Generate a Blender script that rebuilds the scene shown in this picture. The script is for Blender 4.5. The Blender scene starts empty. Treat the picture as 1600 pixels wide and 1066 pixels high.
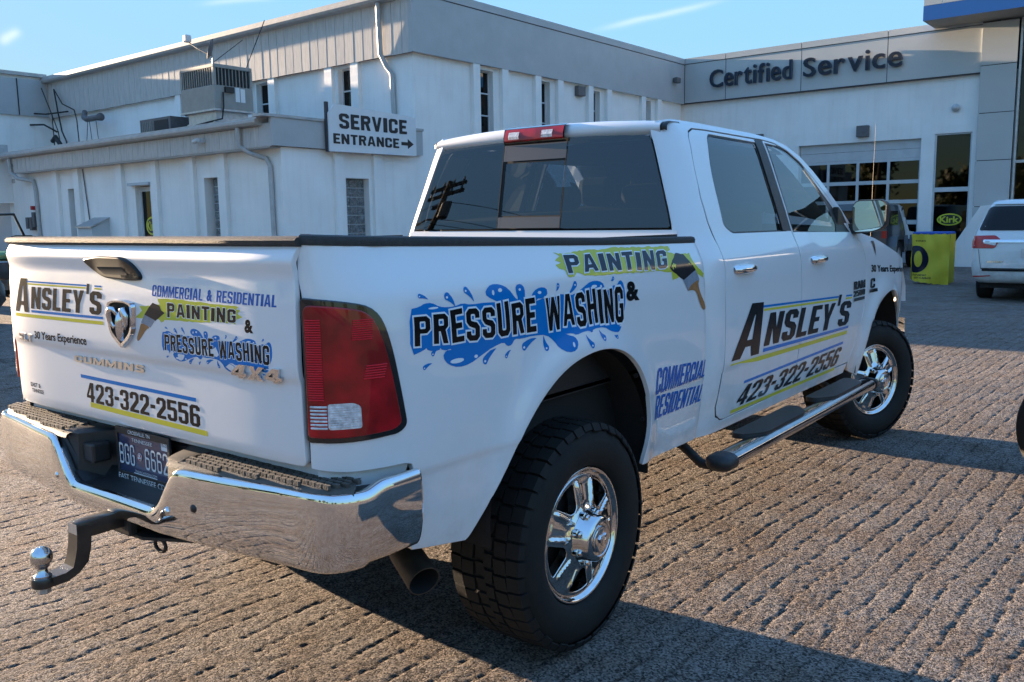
import bpy, bmesh, math, random
import numpy as np
from mathutils import Vector, Matrix, noise as mnoise
from mathutils.geometry import delaunay_2d_cdt
R = math.radians
scene = bpy.context.scene
col = scene.collection
# ------------------------------------------------------------ camera, sky, sun, exposure
def cam_axes(yaw, pitch, roll):
    f = np.array([math.sin(yaw)*math.cos(pitch), math.cos(yaw)*math.cos(pitch), -math.sin(pitch)])
    r = np.array([math.cos(yaw), -math.sin(yaw), 0.]); u = np.cross(r, f)
    return r*math.cos(roll)+u*math.sin(roll), -r*math.sin(roll)+u*math.cos(roll), f
cr, cu, cf = cam_axes(-.6532, .1352, -.0146)
cam = bpy.data.cameras.new('camera'); camo = bpy.data.objects.new('camera', cam); col.objects.link(camo)
camo.matrix_world = Matrix(((cr[0], cu[0], -cf[0], 2.6328), (cr[1], cu[1], -cf[1], -2.623), (cr[2], cu[2], -cf[2], 1.5668), (0, 0, 0, 1)))
cam.sensor_width = 36; cam.lens = 1376.18/1600*36; cam.clip_start = .05; cam.clip_end = 5000
scene.camera = camo
SUN_EL = math.atan(.128); SUN_DIR = Vector((-1, -.022, .128)).normalized()
sun = bpy.data.lights.new('sun', 'SUN'); sun.energy = 2.0; sun.angle = R(.5); sun.color = (1, .75, .51)
suno = bpy.data.objects.new('sun', sun); col.objects.link(suno)
suno.rotation_euler = SUN_DIR.to_track_quat('Z', 'Y').to_euler()
world = bpy.data.worlds.new('World'); scene.world = world; world.use_nodes = True
scene.view_settings.view_transform = 'Standard'; scene.view_settings.look = 'None'
scene.view_settings.gamma = 1; scene.view_settings.use_curve_mapping = False
scene.view_settings.exposure = 3.95
def build_sky():
    nt = world.node_tree; N = nt.nodes; L = nt.links; N.clear()
    out = N.new('ShaderNodeOutputWorld'); bg = N.new('ShaderNodeBackground'); bg.inputs[1].default_value = .15
    sky = N.new('ShaderNodeTexSky'); sky.sky_type = 'NISHITA'; sky.sun_disc = False
    sky.sun_elevation = SUN_EL; sky.sun_rotation = math.atan2(SUN_DIR.x, SUN_DIR.y)
    sky.air_density = 1.0; sky.dust_density = .2; sky.ozone_density = 2.0; sky.altitude = 300
    tc = N.new('ShaderNodeTexCoord')
    # thin cirrus streaks high in the sky: noise stretched along one heading, in a few long bands
    def vmath(op, a, b=None):
        n = N.new('ShaderNodeVectorMath'); n.operation = op; L.new(a, n.inputs[0])
        if b is not None:
            if isinstance(b, tuple): n.inputs[1].default_value = b
            else: L.new(b, n.inputs[1])
        return n
    def m(op, a, b=None, c=None):
        n = N.new('ShaderNodeMath'); n.operation = op
        for i, v in enumerate((a, b, c)):
            if v is None: continue
            if isinstance(v, (int, float)): n.inputs[i].default_value = v
            else: L.new(v, n.inputs[i])
        return n.outputs[0]
    d = vmath('NORMALIZE', tc.outputs['Generated']).outputs[0]
    nz = N.new('ShaderNodeTexNoise'); nz.inputs['Scale'].default_value = 9; nz.inputs['Detail'].default_value = 6
    mp = N.new('ShaderNodeMapping'); mp.inputs['Scale'].default_value = (1, 1, 3.5); L.new(d, mp.inputs[0]); L.new(mp.outputs[0], nz.inputs[0])
    tot = None
    def pixdir(px, py):
        v = cf+cr*(px-800)/1376.18+cu*(533-py)/1376.18; return Vector(v/np.linalg.norm(v))
    for (a, b, w, amp) in (((945, 46), (1120, 4), .0030, .40), ((0, 66), (30, 48), .004, .6), ((320, 6), (430, -6), .003, .35), ((-250, 120), (-60, 60), .012, .4), ((1180, -160), (1500, -330), .012, .4)):
        A = pixdir(*a); Bv = pixdir(*b); c = (A+Bv).normalized(); t = (Bv-A).normalized(); n = c.cross(t).normalized(); half = (Bv-A).length/2
        dn = m('ADD', vmath('DOT_PRODUCT', d, tuple(n)).outputs['Value'], m('MULTIPLY', m('SUBTRACT', nz.outputs[0], .5), .008))
        dt = vmath('DOT_PRODUCT', d, tuple(t)).outputs['Value']
        dc = vmath('DOT_PRODUCT', d, tuple(c)).outputs['Value']
        e = m('EXPONENT', m('MULTIPLY', m('POWER', m('DIVIDE', dn, w), 2), -1))
        e2 = m('EXPONENT', m('MULTIPLY', m('POWER', m('DIVIDE', m('ABSOLUTE', dt), half*1.0), 4), -1))
        v = m('MULTIPLY', m('MULTIPLY', e, e2), m('MULTIPLY', m('GREATER_THAN', dc, .3), amp))
        tot = v if tot is None else m('ADD', tot, v)
    fac = m('MULTIPLY', m('MINIMUM', tot, 1), m('ADD', .55, m('MULTIPLY', nz.outputs[0], .5)))
    mx = N.new('ShaderNodeMix'); mx.data_type = 'RGBA'; L.new(fac, mx.inputs[0]); L.new(sky.outputs[0], mx.inputs[6]); mx.inputs[7].default_value = (.50, .54, .60, 1)
    # even tone of the clear evening dome: luminance rolls off smoothly everywhere, hue a little bluer
    lum = vmath('DOT_PRODUCT', sky.outputs[0], (.2126, .7152, .0722)).outputs['Value']
    sc = m('DIVIDE', 1.0, m('ADD', 1.0, m('MULTIPLY', lum, 5.0)))
    vs = N.new('ShaderNodeVectorMath'); vs.operation = 'SCALE'; L.new(sky.outputs[0], vs.inputs[0]); L.new(sc, vs.inputs['Scale'])
    vt = vmath('MULTIPLY', vs.outputs[0], (1.38, 1.63, 1.88))
    L.new(vt.outputs[0], mx.inputs[6])
    L.new(mx.outputs[2], bg.inputs[0]); L.new(bg.outputs[0], out.inputs[0])
build_sky()

# ------------------------------------------------------------ materials
def newmat(name):
    m = bpy.data.materials.new(name); m.use_nodes = True
    return m, m.node_tree.nodes, m.node_tree.links, m.node_tree.nodes['Principled BSDF']
def mat(name, c, rough=.5, metal=0, coat=0, noise=0, nscale=8, bump=0, bscale=60, spec=.5, coatr=.03, c2=None, stretch=(1, 1, 1)):
    m, N, L, b = newmat(name)
    b.inputs['Base Color'].default_value = (*c, 1); b.inputs['Roughness'].default_value = rough; b.inputs['Metallic'].default_value = metal
    b.inputs['Coat Weight'].default_value = coat; b.inputs['Coat Roughness'].default_value = coatr; b.inputs['Specular IOR Level'].default_value = spec
    tc = N.new('ShaderNodeTexCoord')
    if noise:
        mp = N.new('ShaderNodeMapping'); mp.inputs['Scale'].default_value = stretch; L.new(tc.outputs['Object'], mp.inputs[0])
        n = N.new('ShaderNodeTexNoise'); n.inputs['Scale'].default_value = nscale; n.inputs['Detail'].default_value = 8; n.inputs['Roughness'].default_value = .6; L.new(mp.outputs[0], n.inputs[0])
        r = N.new('ShaderNodeValToRGB'); r.color_ramp.elements[0].position = .3; r.color_ramp.elements[1].position = .7
        k = c2 or tuple(x*(1-noise) for x in c)
        r.color_ramp.elements[0].color = (*k, 1); r.color_ramp.elements[1].color = (*c, 1)
        L.new(n.outputs[0], r.inputs[0]); L.new(r.outputs[0], b.inputs['Base Color'])
    if bump:
        n = N.new('ShaderNodeTexNoise'); n.inputs['Scale'].default_value = bscale; n.inputs['Detail'].default_value = 5; L.new(tc.outputs['Object'], n.inputs[0])
        bp = N.new('ShaderNodeBump'); bp.inputs['Strength'].default_value = min(1, bump); bp.inputs['Distance'].default_value = .004; L.new(n.outputs[0], bp.inputs['Height']); L.new(bp.outputs[0], b.inputs['Normal'])
    return m
def glassmat(name, tint, refl=1.0, rough=.01, base=(0, 0, 0), opaque=0.):
    m, N, L, b = newmat(name); N.remove(b)
    out = N['Material Output']; tr = N.new('ShaderNodeBsdfTransparent'); tr.inputs[0].default_value = (*tint, 1)
    gl = N.new('ShaderNodeBsdfGlossy'); gl.inputs['Roughness'].default_value = rough; gl.inputs[0].default_value = (refl, refl, refl, 1)
    fr = N.new('ShaderNodeFresnel'); fr.inputs[0].default_value = 1.52; mx = N.new('ShaderNodeMixShader')
    ad = N.new('ShaderNodeMath'); ad.operation = 'ADD'; ad.inputs[1].default_value = .03; L.new(fr.outputs[0], ad.inputs[0])
    src = tr.outputs[0]
    if opaque:
        df = N.new('ShaderNodeBsdfDiffuse'); df.inputs[0].default_value = (*base, 1); m0 = N.new('ShaderNodeMixShader'); m0.inputs[0].default_value = opaque
        L.new(tr.outputs[0], m0.inputs[1]); L.new(df.outputs[0], m0.inputs[2]); src = m0.outputs[0]
    L.new(ad.outputs[0], mx.inputs[0]); L.new(src, mx.inputs[1]); L.new(gl.outputs[0], mx.inputs[2]); L.new(mx.outputs[0], out.inputs[0])
    return m
M = {}
def paint(name, c, dirt_rut_tone=(.42, .38, .33)):
    m, N, L, b = newmat(name); b.inputs['Roughness'].default_value = .45; b.inputs['Coat Weight'].default_value = 1; b.inputs['Coat Roughness'].default_value = .02
    tc = N.new('ShaderNodeTexCoord'); n = N.new('ShaderNodeTexNoise'); n.inputs['Scale'].default_value = 5; n.inputs['Detail'].default_value = 9; n.inputs['Roughness'].default_value = .7
    L.new(tc.outputs['Object'], n.inputs[0]); sp = N.new('ShaderNodeSeparateXYZ'); L.new(tc.outputs['Object'], sp.inputs[0])
    mr = N.new('ShaderNodeMapRange'); mr.inputs[1].default_value = 1.02; mr.inputs[2].default_value = .5; L.new(sp.outputs[2], mr.inputs[0])
    mul = N.new('ShaderNodeMath'); mul.operation = 'MULTIPLY'; L.new(mr.outputs[0], mul.inputs[0])
    rp = N.new('ShaderNodeMapRange'); rp.inputs[1].default_value = .42; rp.inputs[2].default_value = .75; rp.inputs[4].default_value = .8; L.new(n.outputs[0], rp.inputs[0]); L.new(rp.outputs[0], mul.inputs[1])
    mx = N.new('ShaderNodeMix'); mx.data_type = 'RGBA'; mx.inputs[6].default_value = (*c, 1); mx.inputs[7].default_value = (*dirt_rut_tone, 1); L.new(mul.outputs[0], mx.inputs[0]); L.new(mx.outputs[2], b.inputs['Base Color'])
    ra = N.new('ShaderNodeMath'); ra.operation = 'MULTIPLY_ADD'; ra.inputs[1].default_value = .35; ra.inputs[2].default_value = .02; L.new(mul.outputs[0], ra.inputs[0]); L.new(ra.outputs[0], b.inputs['Coat Roughness'])
    nb = N.new('ShaderNodeTexNoise'); nb.inputs['Scale'].default_value = 160; L.new(tc.outputs['Object'], nb.inputs[0])
    bp = N.new('ShaderNodeBump'); bp.inputs['Strength'].default_value = .03; bp.inputs['Distance'].default_value = .0006; L.new(nb.outputs[0], bp.inputs['Height']); L.new(bp.outputs[0], b.inputs['Coat Normal'])
    return m
M['paint'] = paint('white_truck_paint', (.72, .725, .73))
M['van'] = paint('white_van_paint', (.58, .60, .60), (.3, .28, .25))
M['greycar'] = paint('grey_car_paint', (.035, .04, .045), (.1, .09, .08))
M['darkcar'] = paint('dark_car_paint', (.012, .016, .018), (.05, .05, .05))
M['green'] = mat('green_plastic', (.02, .22, .05), .35, coat=.5)
M['chrome'] = mat('chrome', (.78, .78, .78), .04, 1, noise=.12, nscale=14)
M['wheelchrome'] = mat('wheel_chrome', (.74, .74, .74), .06, 1, noise=.2, nscale=20)
M['badge'] = mat('badge_chrome', (.7, .7, .72), .08, 1)
M['handle'] = mat('dark_handle_plastic', (.008, .0075, .007), .32, spec=.3)
M['barchrome'] = mat('step_bar_chrome', (.42, .42, .43), .10, 1, noise=.3, nscale=12)
M['goldbadge'] = mat('pale_chrome_badge', (.55, .50, .44), .3, .7)
M['blackplastic'] = mat('black_plastic', (.018, .018, .019), .45, noise=.3, nscale=30, bump=.25, bscale=300)
M['railcap'] = mat('rail_cap_plastic', (.035, .033, .031), .68, noise=.4, nscale=60, bump=.6, bscale=260)
M['pad'] = mat('dusty_step_pad', (.10, .085, .07), .7, noise=.5, nscale=25, bump=.3, bscale=200)
M['darkpaint'] = mat('gloss_black', (.01, .01, .011), .12, coat=.6)
M['brownfilm'] = mat('brown_grey_applique', (.085, .07, .06), .25, coat=.4)
M['dark'] = mat('dark_void', (.006, .006, .006), .8)
M['liner'] = mat('wheel_liner', (.016, .014, .013), .85, noise=.5, nscale=12, bump=.4, bscale=60)
M['frame'] = mat('frame_steel', (.02, .018, .016), .6, noise=.4, nscale=15)
M['tyre'] = mat('tyre_rubber', (.009, .0088, .0085), .75, noise=.35, nscale=14, bump=.35, bscale=220, c2=(.015, .0135, .0115), spec=.3)
M['hitch'] = mat('hitch_black_paint', (.012, .012, .012), .3, noise=.6, nscale=18, c2=(.045, .035, .028), coat=.2)
M['ball'] = mat('hitch_ball_steel', (.7, .7, .7), .12, 1, noise=.25, nscale=40)
M['exhaust'] = mat('sooty_exhaust_steel', (.075, .058, .045), .55, .5, noise=.5, nscale=20)
M['redlens'] = None
M['clearlens'] = mat('clear_lens', (.82, .80, .80), .15, coat=1, noise=.6, nscale=70, bump=.5, bscale=120)
M['tglass'] = glassmat('tinted_rear_glass', (.14, .16, .17))
M['sglass'] = glassmat('tinted_side_glass', (.10, .11, .12), 1.0)
M['fglass'] = glassmat('front_door_glass', (.5, .55, .55), 1.0)
M['wglass'] = glassmat('windscreen_glass', (.75, .82, .82), 1.0)
M['bglass'] = glassmat('building_window_glass', (.06, .06, .06), .45, .02)
M['interior'] = mat('dark_interior_fabric', (.03, .03, .03), .8)
M['mirror'] = mat('mirror_glass', (.88, .9, .82), .01, 1)
M['d_black'] = mat('decal_black', (.006, .006, .007), .16, spec=.22)
M['d_navy'] = mat('decal_navy', (.008, .013, .03), .16, spec=.22)
M['d_white'] = mat('decal_white', (.75, .78, .8), .16, spec=.22)
M['d_blue'] = mat('decal_blue', (.0, .17, .50), .16, spec=.22)
M['d_blue2'] = mat('decal_blue_text', (.02, .11, .40), .16, spec=.22)
M['d_yellow'] = mat('decal_yellow', (.62, .54, .05), .16, spec=.22)
M['d_green'] = mat('decal_yellow_green', (.52, .52, .06), .16, spec=.22)
M['d_grey'] = mat('decal_ferrule_grey', (.30, .33, .38), .16, spec=.22, noise=.3, nscale=40)
M['d_tan'] = mat('decal_wood_tan', (.42, .20, .08), .16, spec=.22, noise=.3, nscale=30)
M['d_bristle'] = mat('decal_bristles', (.02, .02, .022), .16, spec=.22)
M['wall'] = None
M['fascia'] = mat('painted_fascia', (.42, .43, .43), .5, noise=.12, nscale=1.5)
M['siding'] = mat('painted_plywood_siding', (.56, .53, .49), .75, noise=.3, nscale=6, stretch=(3, 3, .35), bump=.6, bscale=30)
M['gutter'] = mat('painted_gutter', (.45, .44, .42), .5, noise=.25, nscale=5)
M['clad'] = mat('composite_cladding', (.44, .45, .44), .32, noise=.05, nscale=1)
M['trimdark'] = mat('dark_joint', (.04, .04, .045), .6)
M['whitetrim'] = mat('white_window_trim', (.55, .57, .58), .5, noise=.12, nscale=5)
M['doorwhite'] = mat('white_garage_door', (.52, .54, .55), .45, noise=.15, nscale=3)
M['winside'] = mat('window_inside_dark', (.01, .01, .011), .6)
M['sign'] = mat('white_sign_board', (.70, .71, .71), .4, noise=.08, nscale=2)
M['signblack'] = mat('sign_black', (.012, .012, .014), .4)
M['signblue'] = mat('dark_blue_grey_letters', (.03, .045, .075), .45, noise=.1)
M['bowblue'] = mat('blue_band', (.012, .10, .33), .35)
M['hvac'] = mat('beige_grey_hvac', (.30, .29, .26), .5, noise=.2, nscale=4)
M['galv'] = mat('galvanised_sheet', (.5, .5, .5), .4, .6, noise=.3, nscale=8)
M['coil'] = mat('condenser_coil', (.02, .02, .02), .7)
M['pvc'] = mat('grey_vent_pipe', (.14, .13, .13), .6, noise=.3)
M['cable'] = mat('black_cable', (.01, .01, .01), .6)
M['glassblock'] = None
M['mortar'] = mat('white_mortar', (.5, .52, .53), .8)
M['wood'] = mat('weathered_pole_wood', (.10, .07, .05), .9, noise=.5, nscale=20)
M['leaf'] = mat('leaf_green', (.045, .075, .02), .6, noise=.5, nscale=3, c2=(.07, .07, .02))
M['yellowfab'] = mat('yellow_green_fabric', (.56, .46, .03), .7, noise=.1, nscale=5)
M['bluefab'] = mat('blue_fabric', (.02, .08, .35), .7)
M['plate'] = mat('navy_plate', (.015, .03, .085), .3, coat=.5)
M['platetext'] = mat('pale_plate_text', (.62, .66, .68), .4)
M['red'] = mat('red_paint', (.35, .01, .01), .4)
M['vanred'] = mat('red_lens_plastic', (.42, .008, .008), .2, coat=.4)
M['vanglass'] = mat('dark_privacy_glass', (.008, .009, .010), .08, spec=.25)
M['whip'] = mat('brass_coloured_whip', (.22, .15, .08), .5)
M['signyellow'] = mat('sign_yellow', (.55, .55, .03), .5)
def make_redlens():
    m, N, L, b = newmat('red_ribbed_lens'); b.inputs['Roughness'].default_value = .3; b.inputs['Specular IOR Level'].default_value = .2; b.inputs['Coat Weight'].default_value = .8; b.inputs['Coat Roughness'].default_value = .01
    tc = N.new('ShaderNodeTexCoord'); n = N.new('ShaderNodeTexNoise'); n.inputs['Scale'].default_value = 9; n.inputs['Detail'].default_value = 3; L.new(tc.outputs['Object'], n.inputs[0])
    r = N.new('ShaderNodeValToRGB'); r.color_ramp.elements[0].position = .4; r.color_ramp.elements[1].position = .65
    r.color_ramp.elements[0].color = (.20, .001, .003, 1); r.color_ramp.elements[1].color = (.46, .003, .010, 1); L.new(n.outputs[0], r.inputs[0]); L.new(r.outputs[0], b.inputs['Base Color'])
    return m
M['redlens'] = make_redlens()
M['redbright'] = mat('bright_red_reflector', (.62, .005, .015), .35, coat=.2, spec=.2)
def wallmat():
    m, N, L, b = newmat('painted_block_wall'); b.inputs['Roughness'].default_value = .6
    tc = N.new('ShaderNodeTexCoord'); n = N.new('ShaderNodeTexNoise'); n.inputs['Scale'].default_value = 1.2; n.inputs['Detail'].default_value = 8; L.new(tc.outputs['Object'], n.inputs[0])
    r = N.new('ShaderNodeValToRGB'); r.color_ramp.elements[0].position = .3; r.color_ramp.elements[1].position = .7; r.color_ramp.elements[0].color = (.76, .745, .715, 1); r.color_ramp.elements[1].color = (.84, .83, .80, 1)
    L.new(n.outputs[0], r.inputs[0])
    sp = N.new('ShaderNodeSeparateXYZ'); L.new(tc.outputs['Object'], sp.inputs[0])
    def m2(op, a, bb):
        k = N.new('ShaderNodeMath'); k.operation = op
        for i, v in enumerate((a, bb)):
            if isinstance(v, (int, float)): k.inputs[i].default_value = v
            else: L.new(v, k.inputs[i])
        return k.outputs[0]
    f = m2('FRACT', m2('DIVIDE', sp.outputs[2], .203), 0.); j = m2('LESS_THAN', f, .045)
    h = m2('FRACT', m2('DIVIDE', m2('ADD', m2('ADD', sp.outputs[0], sp.outputs[1]), m2('MULTIPLY', m2('GREATER_THAN', m2('FRACT', m2('DIVIDE', sp.outputs[2], .406), 0.), .5), .203)), .406), 0.); j2 = m2('LESS_THAN', h, .022)
    jj = m2('MAXIMUM', j, j2)
    nb = N.new('ShaderNodeTexNoise'); nb.inputs['Scale'].default_value = 25; L.new(tc.outputs['Object'], nb.inputs[0])
    hh = m2('SUBTRACT', m2('MULTIPLY', nb.outputs[0], .5), jj)
    bp = N.new('ShaderNodeBump'); bp.inputs['Strength'].default_value = .35; bp.inputs['Distance'].default_value = .006; L.new(hh, bp.inputs['Height']); L.new(bp.outputs[0], b.inputs['Normal'])
    mp = N.new('ShaderNodeMapping'); mp.inputs['Scale'].default_value = (5, 5, .35); L.new(tc.outputs['Object'], mp.inputs[0]); n3 = N.new('ShaderNodeTexNoise'); n3.inputs['Scale'].default_value = 1.4; n3.inputs['Detail'].default_value = 9; n3.inputs['Roughness'].default_value = .65; L.new(mp.outputs[0], n3.inputs[0])
    r3 = N.new('ShaderNodeValToRGB'); r3.color_ramp.elements[0].position = .34; r3.color_ramp.elements[1].position = .52; r3.color_ramp.elements[0].color = (.955, .95, .94, 1); r3.color_ramp.elements[1].color = (1, 1, 1, 1); L.new(n3.outputs[0], r3.inputs[0])
    m3 = N.new('ShaderNodeMix'); m3.data_type = 'RGBA'; m3.blend_type = 'MULTIPLY'; m3.inputs[0].default_value = 1; L.new(r.outputs[0], m3.inputs[6]); L.new(r3.outputs[0], m3.inputs[7]); L.new(m3.outputs[2], b.inputs['Base Color'])
    return m
M['wall'] = wallmat()
def blockglass():
    m, N, L, b = newmat('glass_block_glass'); b.inputs['Roughness'].default_value = .12; b.inputs['Specular IOR Level'].default_value = .9
    tc = N.new('ShaderNodeTexCoord'); n = N.new('ShaderNodeTexNoise'); n.inputs['Scale'].default_value = 14; n.inputs['Detail'].default_value = 3; n.inputs['Distortion'].default_value = 1.5; L.new(tc.outputs['Object'], n.inputs[0])
    r = N.new('ShaderNodeValToRGB'); r.color_ramp.elements[0].position = .35; r.color_ramp.elements[1].position = .7; r.color_ramp.elements[0].color = (.035, .045, .05, 1); r.color_ramp.elements[1].color = (.26, .29, .30, 1)
    L.new(n.outputs[0], r.inputs[0]); L.new(r.outputs[0], b.inputs['Base Color'])
    bp = N.new('ShaderNodeBump'); bp.inputs['Strength'].default_value = .6; bp.inputs['Distance'].default_value = .02; L.new(n.outputs[0], bp.inputs['Height']); L.new(bp.outputs[0], b.inputs['Normal'])
    return m
M['glassblock'] = blockglass()

# ------------------------------------------------------------ mesh helpers
def mk(name, V, F, m, parent=None, smooth=False, normals=None, label=None, **props):
    me = bpy.data.meshes.new(name); me.from_pydata([tuple(map(float, v)) for v in V], [], [tuple(map(int, f)) for f in F]); me.materials.append(M[m] if isinstance(m, str) else m)
    if smooth or normals is not None:
        me.polygons.foreach_set('use_smooth', [True]*len(me.polygons))
    me.update()
    if normals is not None: me.normals_split_custom_set_from_vertices([tuple(map(float, n)) for n in normals])
    o = bpy.data.objects.new(name, me); col.objects.link(o)
    if parent is not None: o.parent = parent
    if label: o['label'] = label
    for k, v in props.items(): o[k] = v
    return o
def thing(name, label, cat, loc=(0, 0, 0), rz=0, group=None):
    o = bpy.data.objects.new(name, None); o.empty_display_size = .2; col.objects.link(o); o.location = loc; o.rotation_euler = (0, 0, rz)
    o['label'] = label; o['category'] = cat
    if group: o['group'] = group
    return o
def tag(o, label, cat, group=None):
    o['label'] = label; o['category'] = cat
    if group: o['group'] = group
    return o
class MB:
    def __init__(s): s.V = []; s.F = []
    def add(s, V, F):
        b = len(s.V); s.V += [tuple(v) for v in V]; s.F += [tuple(i+b for i in f) for f in F]; return s
    def box(s, x0, x1, y0, y1, z0, z1, bev=0):
        if bev:
            c = Vector(((x0+x1)/2, (y0+y1)/2, (z0+z1)/2)); h = Vector((abs(x1-x0)/2, abs(y1-y0)/2, abs(z1-z0)/2)); b = min(bev, min(h)*.9)
            bm = bmesh.new(); bmesh.ops.create_cube(bm, size=1)
            for v in bm.verts: v.co = Vector((v.co.x*2*h.x, v.co.y*2*h.y, v.co.z*2*h.z))+c
            bmesh.ops.bevel(bm, geom=bm.edges[:]+bm.verts[:], offset=b, segments=2, affect='EDGES', profile=.5)
            bm.verts.index_update(); s.add([v.co[:] for v in bm.verts], [[v.index for v in f.verts] for f in bm.faces]); bm.free(); return s
        V = [(x0, y0, z0), (x1, y0, z0), (x1, y1, z0), (x0, y1, z0), (x0, y0, z1), (x1, y0, z1), (x1, y1, z1), (x0, y1, z1)]
        return s.add(V, [(3, 2, 1, 0), (4, 5, 6, 7), (0, 1, 5, 4), (1, 2, 6, 5), (2, 3, 7, 6), (3, 0, 4, 7)])
    def prism(s, poly, axis, a, b):
        # poly: 2D points in the two other axes (cyclic order), extruded along axis from a to b
        def p(q, t): return {'x': (t, q[0], q[1]), 'y': (q[0], t, q[1]), 'z': (q[0], q[1], t)}[axis]
        n = len(poly); V = [p(q, a) for q in poly]+[p(q, b) for q in poly]
        F = [tuple(range(n))[::-1], tuple(range(n, 2*n))]+[(i, (i+1) % n, n+(i+1) % n, n+i) for i in range(n)]
        return s.add(V, F)
    def tube(s, pts, r, n=12, caps=True, closed=False):
        pts = [Vector(p) for p in pts]; V = []; k = len(pts); rr = r if isinstance(r, (list, tuple)) else [r]*k; up = None
        for i, p in enumerate(pts):
            if closed: t = (pts[(i+1) % k]-pts[i-1]).normalized()
            else: t = ((pts[min(i+1, k-1)]-pts[max(i-1, 0)])).normalized()
            if up is None: up = Vector((0, 0, 1)) if abs(t.z) < .9 else Vector((1, 0, 0))
            a = t.cross(up).normalized(); b = a.cross(t).normalized(); up = b
            V += [p+(a*math.cos(2*math.pi*j/n)+b*math.sin(2*math.pi*j/n))*rr[i] for j in range(n)]
        F = []
        for i in range(k if closed else k-1):
            i2 = (i+1) % k
            F += [(i*n+j, i*n+(j+1) % n, i2*n+(j+1) % n, i2*n+j) for j in range(n)]
        if caps and not closed: F += [tuple(range(n))[::-1], tuple(range((k-1)*n, k*n))]
        return s.add(V, F)
    def lathe(s, prof, axis='x', c=(0, 0, 0), n=48, close=True):
        # prof: (radius, along) pairs
        V = []
        for (r, t) in prof:
            for j in range(n):
                a = 2*math.pi*j/n; p, q = r*math.cos(a), r*math.sin(a)
                V.append({'x': (c[0]+t, c[1]+p, c[2]+q), 'z': (c[0]+p, c[1]+q, c[2]+t), 'y': (c[0]+p, c[1]+t, c[2]+q)}[axis])
        k = len(prof); F = [(i*n+j, i*n+(j+1) % n, (i+1)*n+(j+1) % n, (i+1)*n+j) for i in range(k-1) for j in range(n)]
        if close: F += [tuple(range(n))[::-1], tuple(range((k-1)*n, k*n))]
        return s.add(V, F)
    def loft(s, rings, closed_ring=False, caps=False):
        n = len(rings[0]); V = [v for r in rings for v in r]; F = []
        for i in range(len(rings)-1):
            for j in range(n if closed_ring else n-1):
                F.append((i*n+j, i*n+(j+1) % n, (i+1)*n+(j+1) % n, (i+1)*n+j))
        if caps: F += [tuple(range(n))[::-1], tuple(range((len(rings)-1)*n, len(rings)*n))]
        return s.add(V, F)
    def xf(s, mtx):
        s.V = [tuple(mtx @ Vector(v)) for v in s.V]; return s
    def build(s, name, m, parent=None, smooth=False, fix=True, auto=None, label=None, **props):
        bm = bmesh.new(); vs = [bm.verts.new(v) for v in s.V]
        for f in s.F:
            try: bm.faces.new([vs[i] for i in f])
            except ValueError: pass
        if fix: bmesh.ops.recalc_face_normals(bm, faces=bm.faces)
        me = bpy.data.meshes.new(name); bm.to_mesh(me); bm.free(); me.materials.append(M[m] if isinstance(m, str) else m)
        if smooth or auto is not None: me.polygons.foreach_set('use_smooth', [True]*len(me.polygons))
        if auto is not None:
            me.set_sharp_from_angle(angle=R(auto))
        o = bpy.data.objects.new(name, me); col.objects.link(o)
        if parent is not None: o.parent = parent
        if label: o['label'] = label
        for k, v in props.items(): o[k] = v
        return o
def copy_obj(o, parent, mirror=False):
    c = o.copy(); col.objects.link(c); c.parent = parent
    if mirror:
        me = o.data; nv = len(me.vertices); co = np.empty(nv*3); me.vertices.foreach_get('co', co); co = co.reshape(-1, 3).copy(); co[:, 0] *= -1
        faces = [tuple(p.vertices)[::-1] for p in me.polygons]
        m2 = bpy.data.meshes.new(me.name); m2.from_pydata(co.tolist(), [], faces); m2.materials.append(me.materials[0])
        m2.polygons.foreach_set('use_smooth', [p.use_smooth for p in me.polygons]); m2.update(); 
        if me.has_custom_normals:
            nn = [None]*nv
            for l in me.loops: nn[l.vertex_index] = me.corner_normals[l.index].vector
            m2.normals_split_custom_set_from_vertices([(-n.x, n.y, n.z) if n is not None else (0, 0, 1) for n in nn])
        else:
            try: m2.set_sharp_from_angle(angle=R(35))
            except Exception: pass
        c.data = m2
    for k in list(o.children): copy_obj(k, c, mirror)
    return c
def pip(P, poly):
    P = np.asarray(P); poly = np.asarray(poly); x, y = P[:, 0], P[:, 1]; ins = np.zeros(len(P), bool); n = len(poly); j = n-1
    for i in range(n):
        xi, yi = poly[i]; xj, yj = poly[j]
        if yi != yj: ins ^= ((yi > y) != (yj > y)) & (x < (xj-xi)*(y-yi)/(yj-yi)+xi)
        j = i
    return ins
def pdist(P, poly):
    P = np.asarray(P); d = np.full(len(P), 1e9); n = len(poly)
    for i in range(n):
        a = np.array(poly[i]); b = np.array(poly[(i+1) % n]); ab = b-a; t = np.clip(((P-a)@ab)/max(ab@ab, 1e-12), 0, 1); d = np.minimum(d, np.linalg.norm(P-(a+t[:, None]*ab), axis=1))
    return d
def resamp(poly, res):
    o = []
    for i in range(len(poly)):
        a = np.array(poly[i], float); b = np.array(poly[(i+1) % len(poly)], float); k = max(1, int(math.ceil(np.linalg.norm(b-a)/res)))
        o += [tuple(a+(b-a)*t/k) for t in range(k)]
    return o
def smoothpoly(pts, it=2, closed=True, keep=()):
    for _ in range(it):
        o = []
        n = len(pts)
        for i in range(n if closed else n-1):
            a, b = pts[i], pts[(i+1) % n]
            o.append((a[0]*.75+b[0]*.25, a[1]*.75+b[1]*.25)); o.append((a[0]*.25+b[0]*.75, a[1]*.25+b[1]*.75))
        if not closed: o = [pts[0]]+o+[pts[-1]]
        pts = o
    return pts
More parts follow.
